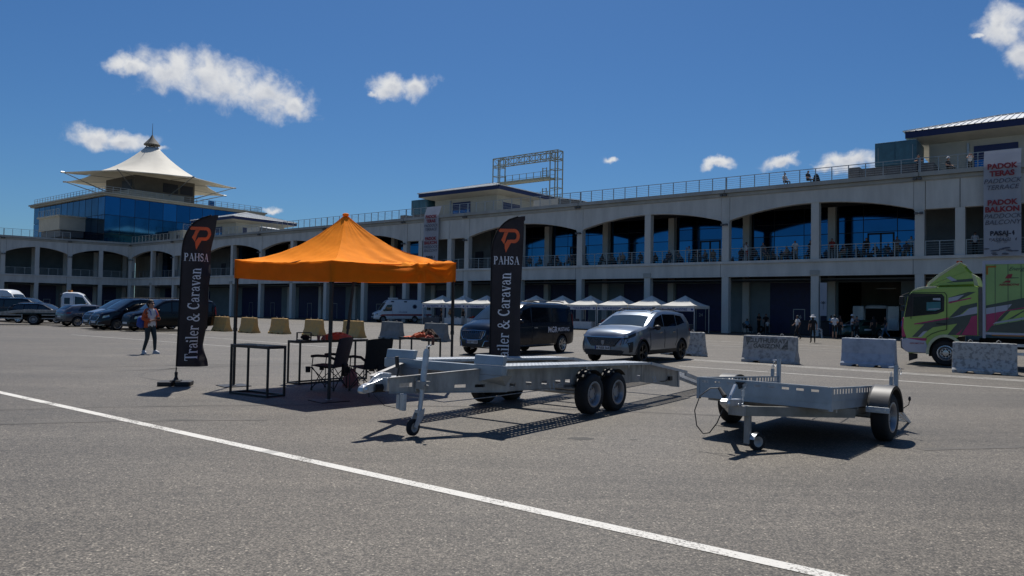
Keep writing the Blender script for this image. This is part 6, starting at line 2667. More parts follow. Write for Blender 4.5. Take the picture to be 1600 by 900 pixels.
def crumpled(name, loc, rx, ry, h, m, seed, label, cat, rz=0, parts=None):
    rr = random.Random(seed)
    ph = [rr.uniform(0, 6) for _ in range(6)]
    b = MB()

    def f(u, v):
        a, e = 2 * pi * u, v * pi / 2
        k = 1 + .16 * sin(3 * a + ph[0]) + .10 * sin(5 * a + ph[1] + v * 3) + .07 * sin(9 * a + ph[2])
        r = cos(e) ** .8 if v < 1 else 0
        z = h * (sin(e) ** 1.1) * (1 + .22 * sin(4 * a + ph[3] + v * 5)) + .012 * sin(11 * a + ph[4] + 9 * v)
        return V(rx * r * k * cos(a), ry * r * k * sin(a), max(.002, z))
    b.sheet(40, 10, f)
    return tag(b.build(name, m, loc=loc, rot=(0, 0, rz), smooth=70), label, cat)


crumpled('red_bag', V(-3.72, 15.95, .901), .36, .17, .13, 'red_cloth', 2, 'flat red and orange bag lying on the long table', 'bag', rz2)
crumpled('folded_cloth', on_table(t3c, radians(-39.7), -.22, 0, .901), .26, .17, .02, 'c_orange', 4, 'flat orange cloth spread on the left part of the third table', 'cloth', radians(-39.7))
crumpled('orange_jacket', on_table(t3c, radians(-39.7), .12, -.08, .902), .20, .12, .11, 'c_orange', 5, 'bright orange jacket in the pile on the third table', 'jacket', .3)
mat('harness', (.10, .045, .02), .8, var=.4, scale=15)
crumpled('brown_harness', on_table(t3c, radians(-39.7), .20, .06, .902), .28, .14, .17, 'harness', 6, 'dark brown harness heap, highest in the pile on the third table', 'harness', -.5)
crumpled('small_orange_cloth', on_table(t3c, radians(-39.7), .42, -.10, .902), .10, .07, .06, 'red_cloth', 7, 'small orange red cloth at the right end of the third table', 'cloth', .2)
# translucent pink carrier bag on the ground
b = MB()
b.sheet(24, 10, lambda u, v: V(.16 * cos(2 * pi * u) * (1 - .55 * v ** 2) + .012 * sin(9 * u * 6 + v * 6), .10 * sin(2 * pi * u) * (1 - .6 * v ** 2) + .012 * sin(u * 50), .34 * v))
for s in (-.05, .05):
    b.tube([(s, -.02, .32), (s, -.01, .40), (s + .04, 0, .43), (s + .07, .01, .38), (s + .05, .02, .32)], .008, 5)
tag(b.build('carrier_bag', 'pink_bag', loc=(-3.28, 15.15, .002), rot=(0, 0, .4), smooth=70), 'thin pink plastic carrier bag on the ground behind the left camping chair', 'bag')


def camping_chair(loc, rz, label, back='black_fabric'):
    """folding fabric armchair; local x forward"""
    t = empty('camping_chair', loc, rz, label, 'camping chair', 'folding camping chairs under the canopy')
    w = .27
    b = MB()
    b.sheet(10, 8, lambda u, v: V(lerp(-.22, .27, u), (2 * v - 1) * w, .45 - .045 * (1 - (2 * v - 1) ** 2) * (1 - (2 * u - 1) ** 2) + .03 * u))
    b.sheet(10, 8, lambda u, v: V(lerp(-.22, .27, u), (2 * v - 1) * w, .435 - .045 * (1 - (2 * v - 1) ** 2) * (1 - (2 * u - 1) ** 2) + .03 * u), flip=True)
    b.build('seat', 'black_fabric', t, smooth=60)
    b = MB()

    def bk(u, v, o):
        k = (2 * u - 1)
        return V(lerp(-.21, -.34, v) + .03 * (1 - k * k) * -1 + o, k * (w + .02 - .05 * max(0, v - .8)), lerp(.44, 1.02, v) - .02 * k * k * v)
    b.sheet(8, 10, lambda u, v: bk(u, v, 0))
    b.sheet(8, 10, lambda u, v: bk(u, v, -.03), flip=True)
    b.sheet(8, 1, lambda u, v: bk(u, 1, -.03 * v))
    b.sheet(1, 10, lambda u, v: bk(0, v, -.03 * u))
    b.sheet(1, 10, lambda u, v: bk(1, v, -.03 * u))
    b.build('backrest', back, t, smooth=60)
    b = MB()
    b.box(-.315, -.26, -.2, .02, .26, .50)
    b.build('storage_pouch', 'black_fabric', t, bev=.02)
    for s in (-1, 1):
        y = s * (w + .02)
        b = MB()
        b.tube([(-.26, y, .60), (-.12, y, .66), (.12, y, .665), (.24, y, .65)], .026, 8)
        b.build('armrest', 'black_fabric', t)
        b = MB()
        b.tube([(.22, y, .02), (.22, y, .46), (.20, y, .65)], .010, 6)
        b.tube([(-.24, y, .02), (-.22, y, .45), (-.34, y, 1.0)], .010, 6)
        b.tube([(.24, y, .03), (-.24, y, .44)], .009, 6)
        b.tube([(-.24, y, .03), (.24, y, .44)], .009, 6)
        for x in (.22, -.24):
            b.cyl((x, y, 0), (x, y, .03), .02, 8)
        b.build('side_frame', 'black_metal', t)
        b = MB()
        b.lathe([(.0, .0), (.045, .0), (.05, .11), (.045, .11), (.04, .01)], 12, Matrix.Translation((.30, y + s * .0, .34)))
        b.build('cup_holder', 'black_fabric', t)
    b = MB()
    for x in (.22, -.24):
        b.tube([(x, w, .03), (x, -w, .44)], .009, 6)
        b.tube([(x, -w, .03), (x, w, .44)], .009, 6)
    b.build('cross_frame', 'black_metal', t)
    return t


mat('purple_fabric', (.035, .028, .045), .8, var=.2)
camping_chair((-3.55, 14.45, 0), radians(168), 'left camping chair, turned side-on with a dark purple back', 'purple_fabric')
camping_chair((-2.74, 14.3, 0), radians(138), 'right camping chair with a solid black back next to the trailer coupling')


# ---------------------------------------------------------------- car transporter trailer
def taper(mb, start, fn):
    for i in range(start, len(mb.v)):
        mb.v[i] = tuple(fn(Vector(mb.v[i])))


def big_trailer():
    t = empty('car_trailer', (.615, 12.39, 0), atan2(.8, .6), 'long galvanised twin axle car transporter trailer with perforated wheel tracks', 'trailer', tilt=.033)
    # local x rearwards, y to the far side
    for s, nm in ((-1, 'near'), (1, 'far')):
        y = s * .90
        b = MB()
        hx = [-2.84 + .0, -2.50 + .0, -2.19, -1.81, -1.42, -1.06, -.79, -.45, .75, 1.54]
        b.perf((-2.35, 1.64), (.425, .765), [(h - .07, h + .07, .486, .54) for h in hx if h > -2.3], .006, Matrix.Translation((0, y, 0)))
        b.box(-2.35, 1.64, y, y - s * .07, .760, .768)
        b.box(-2.35, 1.64, y, y - s * .05, .422, .429)
        b.build('side_member', 'galv_dull', t)
        # rear part drops away
        b = MB()
        b.prism([(1.64, .418), (3.22, .272), (3.20, .575), (1.64, .768)], y, y + .006 * s)
        b.box(1.63, 1.66, y - .012, y + .012, .70, .785)
        b.build('rear_member', 'galv_dull', t)
        b = MB()
        b.prism([(3.19, .27), (3.24, .268), (3.22, .58), (3.17, .585)], y - s * .16, y + s * .03)
        b.build('end_plate', 'galv', t)
        # drawbar arm, tapering towards the coupling
        b = MB()
        n0 = len(b.v)
        Lb = sqrt(1.48 ** 2 + .73 ** 2)
        b.perf((0, Lb), (0, 1), [(.13, .30, .36, .60), (.88, 1.04, .22, .36), (1.17, 1.32, .20, .33)], .008)
        p0, p1 = V(-3.80, s * .17, 0), V(-2.33, s * .90, 0)
        d = (p1 - p0).normalized()
        nn = V(-d.y, d.x, 0) * s

        def fn(q):
            u = q.x / Lb
            lo, hi = lerp(.415, .425, u), lerp(.600, .765, u)
            return p0 + d * q.x + nn * (q.y) + V(0, 0, lerp(lo, hi, q.z))
        taper(b, n0, fn)
        b.bar(p0 + V(0, 0, .603), p1 + V(0, 0, .768), .065, .008)
        b.bar(p0 + V(0, 0, .412), p1 + V(0, 0, .422), .05, .008)
        b.build('drawbar_arm', 'galv_dull', t)
        # perforated wheel track
        ya, yb = (.54, 1.09) if s > 0 else (-1.09, -.56)
        b = MB()
        holes = []
        for i in range(46):
            for j in range(5):
                x = -2.55 + i * .09 + (.045 if j % 2 else 0)
                yy = lerp(ya, yb, (j + .7) / 5.4)
                holes.append((x, x + .040, yy, yy + .034))
        M = Matrix(((1, 0, 0, 0), (0, 0, 1, 0), (0, 1, 0, .772), (0, 0, 0, 1)))
        b.perf((-2.63, 1.64), (ya, yb), holes, .006, M)
        b.box(-2.63, 1.64, ya - .004, ya + .004, .742, .782)
        b.box(-2.63, 1.64, yb - .004, yb + .004, .742, .782)
        b.build('wheel_track', 'galv', t)
        b = MB()
        for i in range(17):
            x = 1.68 + i * .09
            z = lerp(.772, .582, (x - 1.64) / 1.56)
            b.box(x, x + .05, ya + .01, yb - .01, z - .005, z + .004)
        for yy in (ya, yb):
            b.bar((1.64, yy, .76), (3.20, yy, .57), .03, .05)
        b.build('sloping_track', 'galv', t)
        # loading ramp to the ground
        b = MB()
        x0, z0, x1, z1 = 3.24, .55, 5.15, .19
        for i in range(20):
            k = i / 20
            x, z = lerp(x0, x1, k), lerp(z0, z1, k)
            b.box(x, x + .05, ya + .06, yb - .06, z - .004, z + .006)
        for yy in (ya + .05, yb - .05):
            b.bar((x0, yy, z0 - .02), (x1, yy, z1 - .01), .03, .07)
        b.build('loading_ramp', 'galv', t)
        # wheel stops at the front
        b = MB()
        yc0, yc1 = (.54, 1.09) if s > 0 else (-1.09, -.60)
        b.prism([(-2.68, .785), (-2.61, .785), (-2.575, .905), (-2.60, .915), (-2.66, .91)], yc0, yc1)
        b.build('wheel_stop', 'galv_blue', t, bev=.006)
        # gusset under the end of the cross beam
        b = MB()
        b.prism([(s * 1.10, .655), (s * .40, .655), (s * .40, .53), (s * .55, .525)], -2.70, -2.69, 'x')
        b.prism([(-2.70, .655), (-2.35, .655), (-2.35, .50)], s * .90 + .0, s * .90 + .008)
        b.add([(-2.70, s * 1.10, .653), (-2.70, s * .42, .528), (-2.36, s * .90, .50), (-2.40, s * 1.05, .65)], [(0, 1, 2, 3)])
        b.build('gusset', 'galv_blue', t)
        for x in (-.38, .38):
            wheel(t, x, s * 1.04, .315, .20, 'steel', s)
            b = MB()
            b.sheet(14, 1, lambda u, v: V(x + .36 * cos(lerp(.25, .75, u) * pi), s * lerp(.94, 1.12, v), .33 + .36 * sin(lerp(.25, .75, u) * pi)))
            b.build('mudguard', 'black_plastic', t)
        b = MB()
        b.box(-.9, .9, s * .86, s * .90, .40, .46)
        b.build('axle_mount', 'galv_dull', t)
    b = MB()
    b.box(-2.70, -2.60, -1.10, 1.10, .655, .78)
    b.build('front_cross_beam', 'galv_blue', t, bev=.008)
    for x in (-1.55, -.2, 1.0, 1.60):
        b = MB()
        b.box(x - .03, x + .03, -.89, .89, .60, .70)
        b.build('cross_member', 'galv_dull', t)
    b = MB()
    b.box(3.1, 3.16, -.9, .9, .36, .44)
    b.build('rear_cross_member', 'galv', t)
    for x in (-.38, .38):
        b = MB()
        b.cyl((x, -.95, .315), (x, .95, .315), .035, 10)
        b.box(x - .05, x + .05, -.80, .80, .36, .41)
        b.build('axle', 'galv_dull', t)
    # coupling group
    b = MB()
    b.prism([(-3.84, .45), (-3.98, .42), (-4.10, .405), (-4.13, .43), (-4.12, .48), (-4.05, .52), (-3.95, .54), (-3.80, .585), (-3.74, .585), (-3.74, .50)], -.045, .045)
    b.ball((-4.06, 0, .455), .062, .058, .055, 12, 8)
    cp = b.build('coupling_head', 'zinc', t, bev=.006)
    b = MB()
    b.tube([(-3.98, 0, .53), (-3.90, 0, .60), (-3.82, 0, .635), (-3.74, 0, .645)], [.016, .016, .014, .010], 8)
    b.build('coupling_handle', 'galv', cp)
    b = MB()
    prof = []
    for i in range(9):
        prof += [(.060, i * .022), (.042, i * .022 + .011)]
    b.lathe(prof, 16, Matrix.Translation((-3.93, -.02, .47)) @ Matrix.Rotation(pi / 2, 4, 'Y'))
    b.build('rubber_bellows', 'black_plastic', cp)
    b = MB()
    b.box(-3.80, -3.40, -.13, .13, .43, .60)
    b.box(-3.76, -3.70, -.10, .10, .60, .655)
    for (x, y) in ((-3.74, -.135), (-3.60, -.135), (-3.46, -.135)):
        b.cyl((x, y, .47), (x, y - .02, .47), .014, 8)
        b.cyl((x, y, .56), (x, y - .02, .56), .014, 8)
    b.build('overrun_housing', 'galv', t, bev=.008)
    b = MB()
    b.tube([(-3.52, -.02, .60), (-3.50, -.02, .70), (-3.53, -.02, .80)], .014, 8)
    b.tube([(-3.525, -.02, .72), (-3.545, -.02, .86)], .026, 8)
    b.build('handbrake_lever', 'black_plastic', t)
    b = MB()
    b.prism([(-3.72, .40), (-3.60, .40), (-3.60, .24), (-3.66, .20), (-3.72, .22)], -.27, -.22)
    b.box(-3.71, -3.66, -.35, -.27, .20, .41)
    b.build('support_bracket', 'galv', t, bev=.006)
    # jockey wheel
    X, Y = -3.50, -.42
    b = MB()
    b.cyl((X, Y, .13), (X + .05, Y, .60), .030, 12)
    b.cyl((X + .03, Y, .45), (X + .085, Y, .95), .040, 12)
    b.cyl((X + .085, Y, .95), (X + .088, Y, .975), .030, 12)
    st = b.build('jockey_tube', 'galv', t, smooth=50)
    b = MB()
    b.box(X - .02, X + .11, Y - .07, Y + .10, .47, .57)
    b.box(X - .02, X + .12, Y + .06, Y + .10, .43, .61)
    b.cyl((X + .04, Y - .05, .52), (X - .02, Y - .16, .52), .012, 8)
    b.build('jockey_clamp', 'galv_dull', t, bev=.004)
    b = MB()
    b.tube([(X + .087, Y, .96), (X + .09, Y, 1.01), (X + .10, Y - .07, 1.03), (X + .10, Y - .09, 1.05)], .009, 6)
    b.build('crank', 'zinc', st)
    b = MB()
    b.cyl((X + .10, Y - .09, 1.03), (X + .10, Y - .09, 1.12), .020, 10)
    b.build('crank_knob', 'knob_brown', st)
    b = MB()
    for sy in (-.045, .045):
        b.prism([(X - .03, .20), (X + .05, .23), (X + .03, .12), (X - .08, -.01), (X - .13, .01), (X - .11, .06)], Y + sy - .004, Y + sy + .004)
    b.box(X - .04, X + .04, Y - .045, Y + .045, .17, .21)
    b.build('jockey_fork', 'galv', t)
    wv = wheel(t, X - .10, Y, .105, .06, 'jack', -1, 'jockey_wheel')
    wv.location = (X - .10, Y, -.003)
    # cables, light box, lashing eyes
    b = MB()
    b.tube([(-3.7, -.2, .40), (-3.2, -.55, .30), (-2.6, -.85, .36), (-1.8, -.93, .405), (-1.4, -.93, .41)], .006, 5)
    b.build('brake_cable', 'galv_dull', t)
    b = MB()
    b.tube([(-4.0, -.02, .42), (-4.0, -.03, .36)], .008, 5)
    b.tube([(-3.95, -.05, .40), (-3.8, -.1, .25), (-3.68, -.2, .22)], .004, 5)
    b.build('breakaway_cable', 'black_plastic', t)
    b = MB()
    b.box(2.74, 2.86, -.955, -.91, .41, .49)
    lb = b.build('marker_light', 'black_plastic', t, bev=.008)
    b = MB()
    b.tube([(2.75, -.93, .44), (2.6, -.92, .40), (2.4, -.91, .405)], .006, 5)
    b.build('light_cable', 'black_plastic', lb)
    for x in (-1.28, 2.1):
        b = MB()
        b.tube([(x - .05, -.93, .505), (x - .05, -.95, .41), (x + .05, -.95, .41), (x + .05, -.93, .505)], .007, 5)
        b.build('lashing_eye', 'galv', t)
    for x in (-2.4, -.3, 1.1):
        b = MB()
        b.prism([(x - .06, .768), (x + .06, .768), (x, .66)], -.94, -.925)
        b.build('track_bracket', 'galv', t)


mat('knob_brown', (.10, .03, .02), .5)
mat('label_white', (.55, .56, .6), .5)
big_trailer()


# ---------------------------------------------------------------- small flat trailer
def small_trailer():
    o_ = V(4.0, 10.27, 0) + V(.745, -.667, 0) * .04
    t = empty('flat_trailer', o_, atan2(-.745, -.667), 'small galvanised single axle flat trailer with low slotted side panels at the right', 'trailer', tilt=-.05)
    HW, XF, XR = .86, 1.38, -1.33
    Z0, Z1 = .43, .687
    # front panel with slots
    b = MB()
    sl = [(-.80 + i * .178, -.80 + i * .178 + .09) for i in range(10)]
    M = Matrix(((0, 1, 0, XF), (1, 0, 0, 0), (0, 0, 1, 0), (0, 0, 0, 1)))
    b.perf((-HW + .03, HW - .03), (Z0 + .078, Z1), [(p, q, Z1 - .062, Z1 - .034) for p, q in sl if q < HW - .07], .004, M)
    b.build('front_panel', 'galv_blue', t)
    b = MB()
    b.box(XF, XF + .006, -HW + .03, HW - .03, Z0, Z0 + .068)
    b.box(XF - .01, XF - .004, -HW + .03, HW - .03, Z0 + .05, Z0 + .09)
    b.build('front_sill', 'galv_blue', t)
    b = MB()
    b.box(XF - .035, XF + .008, -HW + .05, HW - .05, Z1 + .001, Z1 + .009)
    b.build('top_flange', 'galv', t)
    for s in (-1, 1):
        y = s * HW
        b = MB()
        holes = []
        n = 25
        for i in range(n):
            x = lerp(XR + .06, XF - .12, i / (n - 1))
            if i % 9 == 8:
                continue
            holes.append((x, x + .052, Z1 - .075, Z1 - .018))
        b.perf((XR, XF - .05), (Z0, Z1), holes, .004, Matrix.Translation((0, y - .002, 0)))
        b.box(XR, XF - .05, y - .018, y + .002, Z1 + .0005, Z1 + .005)
        b.bar((XR, y + s * .004, Z0 + .10), (XF - .05, y + s * .004, Z0 + .10), .008, .008)
        b.build('side_panel', 'galv_blue', t)
        b = MB()
        b.box(XF - .05, XF + .012, y - .03 if s > 0 else y - .006, y + .006 if s > 0 else y + .03, Z0 - .02, Z1 + .006)
        b.build('corner_post', 'galv_blue', t)
        # rear post with latch ring
        b = MB()
        b.box(XR - .03, XR + .03, y - .025, y + .025, Z0, .965)
        po = b.build('rear_post', 'galv_blue', t)
        b = MB()
        b.tube([(XR, y, .945), (XR, y - .10, .93)], .012, 6)
        b.tube([(XR + .02 + .045 * cos(a * pi / 6), y + s * .06, .88 + .045 * sin(a * pi / 6)) for a in range(12)], .005, 5, closed=True)
        b.build('latch_pin', 'zinc', po)
        b = MB()
        b.box(XR + .22, XR + .27, y - .02, y + .02, Z1, Z1 + .12)
        st = b.build('stake', 'galv_blue', t)
        b = MB()
        b.tube([(XR + .245 + .03 * cos(a * pi / 6), y, Z1 + .14 + .045 * sin(a * pi / 6)) for a in range(12)], .006, 5, closed=True)
        b.build('stake_ring', 'zinc', st)
        # wheel and mudguard
        wheel(t, -.08, s * 1.05, .31, .20, 'steel', s)
        b = MB()

        def fe(u, v):
            a = lerp(.05, 1.0, u) * pi
            r = .365 if v < .999 else .33
            return V(-.08 + r * cos(a) * 1.02, s * lerp(.93, 1.18, min(1, v * 1.15)), .36 + r * sin(a) * .98)
        b.sheet(28, 8, fe)
        b.sheet(28, 2, lambda u, v: V(-.08 + (.365 - .045 * v) * cos(lerp(.05, 1.0, u) * pi) * 1.02, s * 1.18, .36 + (.365 - .045 * v) * sin(lerp(.05, 1.0, u) * pi) * .98))
        mg = b.build('mudguard', 'fender', t, smooth=45)
        md = mg.modifiers.new('solid', 'SOLIDIFY')
        md.thickness = .006
        b = MB()
        b.box(.28, .29, s * .92, s * 1.20, .372, .446)
        br = b.build('mudguard_bracket', 'galv', t, bev=.01)
        b = MB()
        for yy in (.96, 1.15):
            b.cyl((.289, s * yy, .41), (.305, s * yy, .41), .015, 8)
        b.box(.290, .2915, s * 1.02, s * 1.10, .395, .425)
        b.build('bracket_bolts', 'zinc', br)
        # drawbar beams
        b = MB()
        b.bar((2.04, s * .06, .365), (.62, s * .88, .365), .05, .115)
        b.bar((.62, s * .80, .365), (-1.2, s * .80, .365), .05, .08)
        b.build('drawbar_beam', 'galv_brown', t)
    b = MB()
    b.box(XR, XF, -HW + .01, HW - .01, .44, .46)
    b.build('deck', 'plywood', t)
    for x in (1.1, .3, -.5, -1.25):
        b = MB()
        b.box(x - .025, x + .025, -.83, .83, .385, .435)
        b.build('cross_member', 'galv_dull', t)
    b = MB()
    b.cyl((-.08, -.95, .31), (-.08, .95, .31), .04, 10)
    b.box(-.13, -.03, -.75, .75, .34, .385)
    b.build('axle', 'galv_dull', t)
    # coupling
    b = MB()
    b.box(1.90, 2.06, -.10, .10, .305, .425)
    b.build('drawbar_end', 'galv_dull', t, bev=.004)
    b = MB()
    b.prism([(1.96, .425), (2.34, .42), (2.40, .44), (2.41, .48), (2.36, .51), (2.20, .50), (2.0, .50), (1.96, .47)], -.04, .04)
    b.ball((2.34, 0, .455), .055, .055, .055, 12, 8)
    for (x, y) in ((2.02, .05), (2.12, .05), (2.02, -.05), (2.12, -.05)):
        b.cyl((x, y, .44), (x, y * 1.3, .44), .014, 8)
    cp = b.build('coupling_head', 'zinc', t, bev=.006)
    b = MB()
    b.tube([(2.24, .0, .50), (2.22, .0, .54), (2.10, .0, .66)], [.018, .018, .022], 8)
    b.build('coupling_lever', 'zinc', cp)
    b = MB()
    b.cyl((1.93, .02, .42), (1.93, .02, .55), .012, 8)
    b.cyl((1.93, .02, .53), (1.93, .02, .60), .022, 8)
    b.bar((1.93, .02, .60), (1.93, .05, .64), .012)
    b.build('jockey_crank', 'zinc', t)
    # jockey wheel
    b = MB()
    b.box(1.90, 1.96, .055, .125, -.02, .42)
    b.bar((1.93, .09, .02), (1.86, .14, .02), .05, .05)
    st = b.build('jockey_leg', 'galv_dull', t, bev=.004)
    b = MB()
    b.sheet(10, 1, lambda u, v: V(1.87 + .098 * cos(lerp(.1, .75, u) * pi), lerp(.13, .19, v), .005 + .098 * sin(lerp(.1, .75, u) * pi)))
    b.build('wheel_cover', 'galv', st)
    wv = wheel(t, 1.84, .17, .108, .055, 'jack', 1, 'jockey_wheel')
    wv.location = (1.84, .17, .008)
    wv.rotation_euler = (radians(-90), 0, radians(-30))
    # cable with plug
    b = MB()
    b.tube([(2.28, -.06, .38), (2.34, -.10, .22), (2.36, -.18, .10), (2.36, -.26, .08), (2.33, -.36, .16), (2.28, -.42, .33), (2.20, -.40, .50), (2.12, -.31, .60), (2.05, -.22, .61)], .007, 6)
    cb_ = b.build('plug_cable', 'black_plastic', t, smooth=60)
    b = MB()
    b.tube([(2.06, -.22, .61), (2.12, -.12, .52)], [.020, .030], 8)
    b.build('plug', 'black_plastic', cb_)
    b = MB()
    b.prism([(-.33, .67), (-.20, .67), (-.235, .635), (-.235, .60), (-.275, .58), (-.29, .635)], XF + .006, XF + .03, 'x')
    b.build('plug_holder', 'black_plastic', t)
    # side marker on a stalk, tail board ramp lying on the ground behind
    b = MB()
    b.tube([(-.60, 1.13, .40), (-.62, 1.20, .46), (-.62, 1.21, .52)], .006, 5)
    b.ball((-.62, 1.21, .54), .018, .018, .035, 8, 6)
    b.build('marker_light', 'black_plastic', t)
    b = MB()
    x0, z0, x1, z1 = XR - .03, .42, XR - 1.12, .0
    for y in (-.84, .84):
        b.bar((x0, y, z0), (x1, y, z1 + .0), .03, .04)
    b.bar((x1, -.84, z1), (x1, .84, z1), .03, .04)
    b.bar((x0, -.84, z0), (x0, .84, z0), .03, .04)
    for i in range(13):
        k = (i + 1) / 14
        b.bar((lerp(x0, x1, k), -.84, lerp(z0, z1, k)), (lerp(x0, x1, k), .84, lerp(z0, z1, k)), .012, .02)
    for y in (-.42, 0, .42):
        b.bar((x0, y, z0), (x1, y, z1), .012, .02)
    b.bar((x0, .86, .30), (x1 + .05, .86, .03), .02, .03)
    b.build('tailboard_ramp', 'galv', t)
    b = MB()
    for y in (-.6, -.1, .4):
        b.bar((.9, y, .40), (-.9, y + .15, .35), .02, .02)
    b.build('wiring_conduit', 'black_plastic', t)


mat('plywood', (.10, .085, .07), .8, var=.2, scale=3)
small_trailer()
# ---------------------------------------------------------------- people
def limb_pose(kind):
    """joint positions (x forward, y left, z up) for a 1.72 m figure"""
    J = {
        'pel': (0, 0, .94), 'waist': (0, 0, 1.08), 'chest': (.01, 0, 1.28), 'neck': (0, 0, 1.46), 'jaw': (.03, 0, 1.53), 'head': (.02, 0, 1.61), 'crown': (.01, 0, 1.69),
        'shL': (0, .175, 1.40), 'shR': (0, -.175, 1.40), 'elL': (-.02, .24, 1.13), 'elR': (-.02, -.24, 1.13), 'wrL': (.06, .25, .89), 'wrR': (.06, -.25, .89), 'haL': (.09, .25, .80), 'haR': (.09, -.25, .80),
        'hiL': (0, .09, .90), 'hiR': (0, -.09, .90), 'knL': (.03, .10, .50), 'knR': (.02, -.10, .50), 'anL': (0, .11, .09), 'anR': (-.02, -.11, .09), 'toL': (.15, .13, .035), 'toR': (.13, -.13, .035)}
    if kind == 'walk':
        J.update(knL=(.18, .09, .52), anL=(.26, .09, .12), toL=(.40, .10, .06), knR=(-.02, -.09, .50), anR=(-.28, -.09, .16), toR=(-.16, -.10, .04), elL=(-.12, .23, 1.14), wrL=(.0, .24, .92), haL=(.06, .23, .86), elR=(.08, -.23, 1.14), wrR=(.24, -.20, 1.0), haR=(.32, -.18, .98))
    if kind == 'photo':
        J.update(elL=(.16, .22, 1.24), wrL=(.28, .09, 1.46), haL=(.29, .05, 1.54), elR=(.16, -.22, 1.24), wrR=(.28, -.09, 1.46), haR=(.29, -.05, 1.54))
    if kind == 'lean':
        J.update(pel=(-.12, 0, .92), waist=(-.06, 0, 1.05), chest=(.05, 0, 1.22), neck=(.10, 0, 1.38), jaw=(.15, 0, 1.43), head=(.15, 0, 1.51), crown=(.14, 0, 1.59), shL=(.09, .17, 1.32), shR=(.09, -.17, 1.32),
                 elL=(.16, .26, 1.10), elR=(.16, -.26, 1.10), wrL=(.34, .14, 1.12), wrR=(.34, -.14, 1.12), haL=(.38, .06, 1.12), haR=(.38, -.06, 1.12), hiL=(-.12, .09, .88), hiR=(-.12, -.09, .88))
    if kind == 'fold':
        J.update(elL=(.05, .25, 1.16), wrL=(.20, .05, 1.20), haL=(.19, -.04, 1.22), elR=(.05, -.25, 1.16), wrR=(.22, -.04, 1.13), haR=(.20, .06, 1.14))
    if kind == 'sit':
        J.update(pel=(-.05, 0, .50), waist=(-.08, 0, .63), chest=(-.08, 0, .84), neck=(-.06, 0, 1.02), jaw=(-.02, 0, 1.09), head=(-.02, 0, 1.17), crown=(-.03, 0, 1.25), shL=(-.07, .17, .96), shR=(-.07, -.17, .96),
                 elL=(-.02, .24, .72), elR=(-.02, -.24, .72), wrL=(.20, .17, .62), wrR=(.20, -.17, .62), haL=(.28, .13, .61), haR=(.28, -.13, .61), hiL=(-.02, .09, .47), hiR=(-.02, -.09, .47),
                 knL=(.40, .12, .48), knR=(.40, -.12, .48), anL=(.40, .12, .09), anR=(.38, -.12, .09), toL=(.54, .13, .035), toR=(.52, -.13, .035))
    return J


RAD = {'pel': .135, 'waist': .125, 'chest': .15, 'neck': .055, 'jaw': .075, 'head': .095, 'crown': .06, 'sh': .062, 'el': .042, 'wr': .030, 'ha': .040, 'hi': .088, 'kn': .058, 'an': .042, 'to': .036}
BONES = [('pel', 'waist', 1), ('waist', 'chest', 1), ('chest', 'neck', 1), ('neck', 'jaw', 0), ('jaw', 'head', 0), ('head', 'crown', 4)]
for q in 'LR':
    BONES += [('chest', 'sh' + q, 1), ('sh' + q, 'el' + q, 1), ('el' + q, 'wr' + q, 0), ('wr' + q, 'ha' + q, 0), ('pel', 'hi' + q, 2), ('hi' + q, 'kn' + q, 2), ('kn' + q, 'an' + q, 2), ('an' + q, 'to' + q, 3)]


def skin_mesh(name, J, bones, rad, extra=None, sub=1, root='pel'):
    """one continuous surface grown round a skeleton"""
    keys = list(J)
    me = bpy.data.meshes.new(name)
    me.from_pydata([J[k] for k in keys], [(keys.index(a), keys.index(b)) for a, b, _ in bones], [])
    o = bpy.data.objects.new(name, me)
    COL.objects.link(o)
    md = o.modifiers.new('s', 'SKIN')
    md.use_smooth_shade = True
    for k, sv in zip(keys, me.skin_vertices[0].data):
        r = rad.get(k, rad.get(k[:2], .03))
        sv.radius = (r, r) if not isinstance(r, tuple) else r
        sv.use_root = (k == root)
    if sub:
        s = o.modifiers.new('u', 'SUBSURF')
        s.levels = sub
        s.render_levels = sub
    bpy.context.view_layer.update()
    m2 = bpy.data.meshes.new_from_object(o.evaluated_get(bpy.context.evaluated_depsgraph_get()))
    bpy.data.objects.remove(o)
    bpy.data.meshes.remove(me)
    m2.name = name
    return m2


def paint_by_bone(me, J, bones, zhair=None, short=False, shorts=False):
    segs = [(Vector(J[a]), Vector(J[b]), k, a) for a, b, k in bones]
    hd = Vector(J['head'])
    for p in me.polygons:
        c = p.center
        best, kk, nm, tt = 9, 0, '', 0
        for a, b, k, an in segs:
            d = b - a
            t = max(0, min(1, (c - a).dot(d) / d.length_squared))
            q = (c - (a + d * t)).length
            if q < best:
                best, kk, nm, tt = q, k, an, t
        if (c - hd).length < .17 and (c.x < hd.x - .015 or c.z > hd.z + .045):
            kk = 4
        if shorts and nm[:2] == 'kn':
            kk = 0
        if short and nm[:2] == 'sh' and tt > .7:
            kk = 0
        p.material_index = kk
        p.use_smooth = True


SLOT = ['skin', 'c_white', 'c_navy', 'c_black', 'hair']
POSES = {}


def person_mesh(kind, shorts=False):
    k = (kind, shorts)
    if k not in POSES:
        J = limb_pose(kind)
        me = skin_mesh('body', J, BONES, RAD)
        me.materials.clear()
        for s in SLOT:
            me.materials.append(MT[s])
        paint_by_bone(me, J, BONES, short=True, shorts=shorts)
        POSES[k] = me
    return POSES[k]


HATM = {}


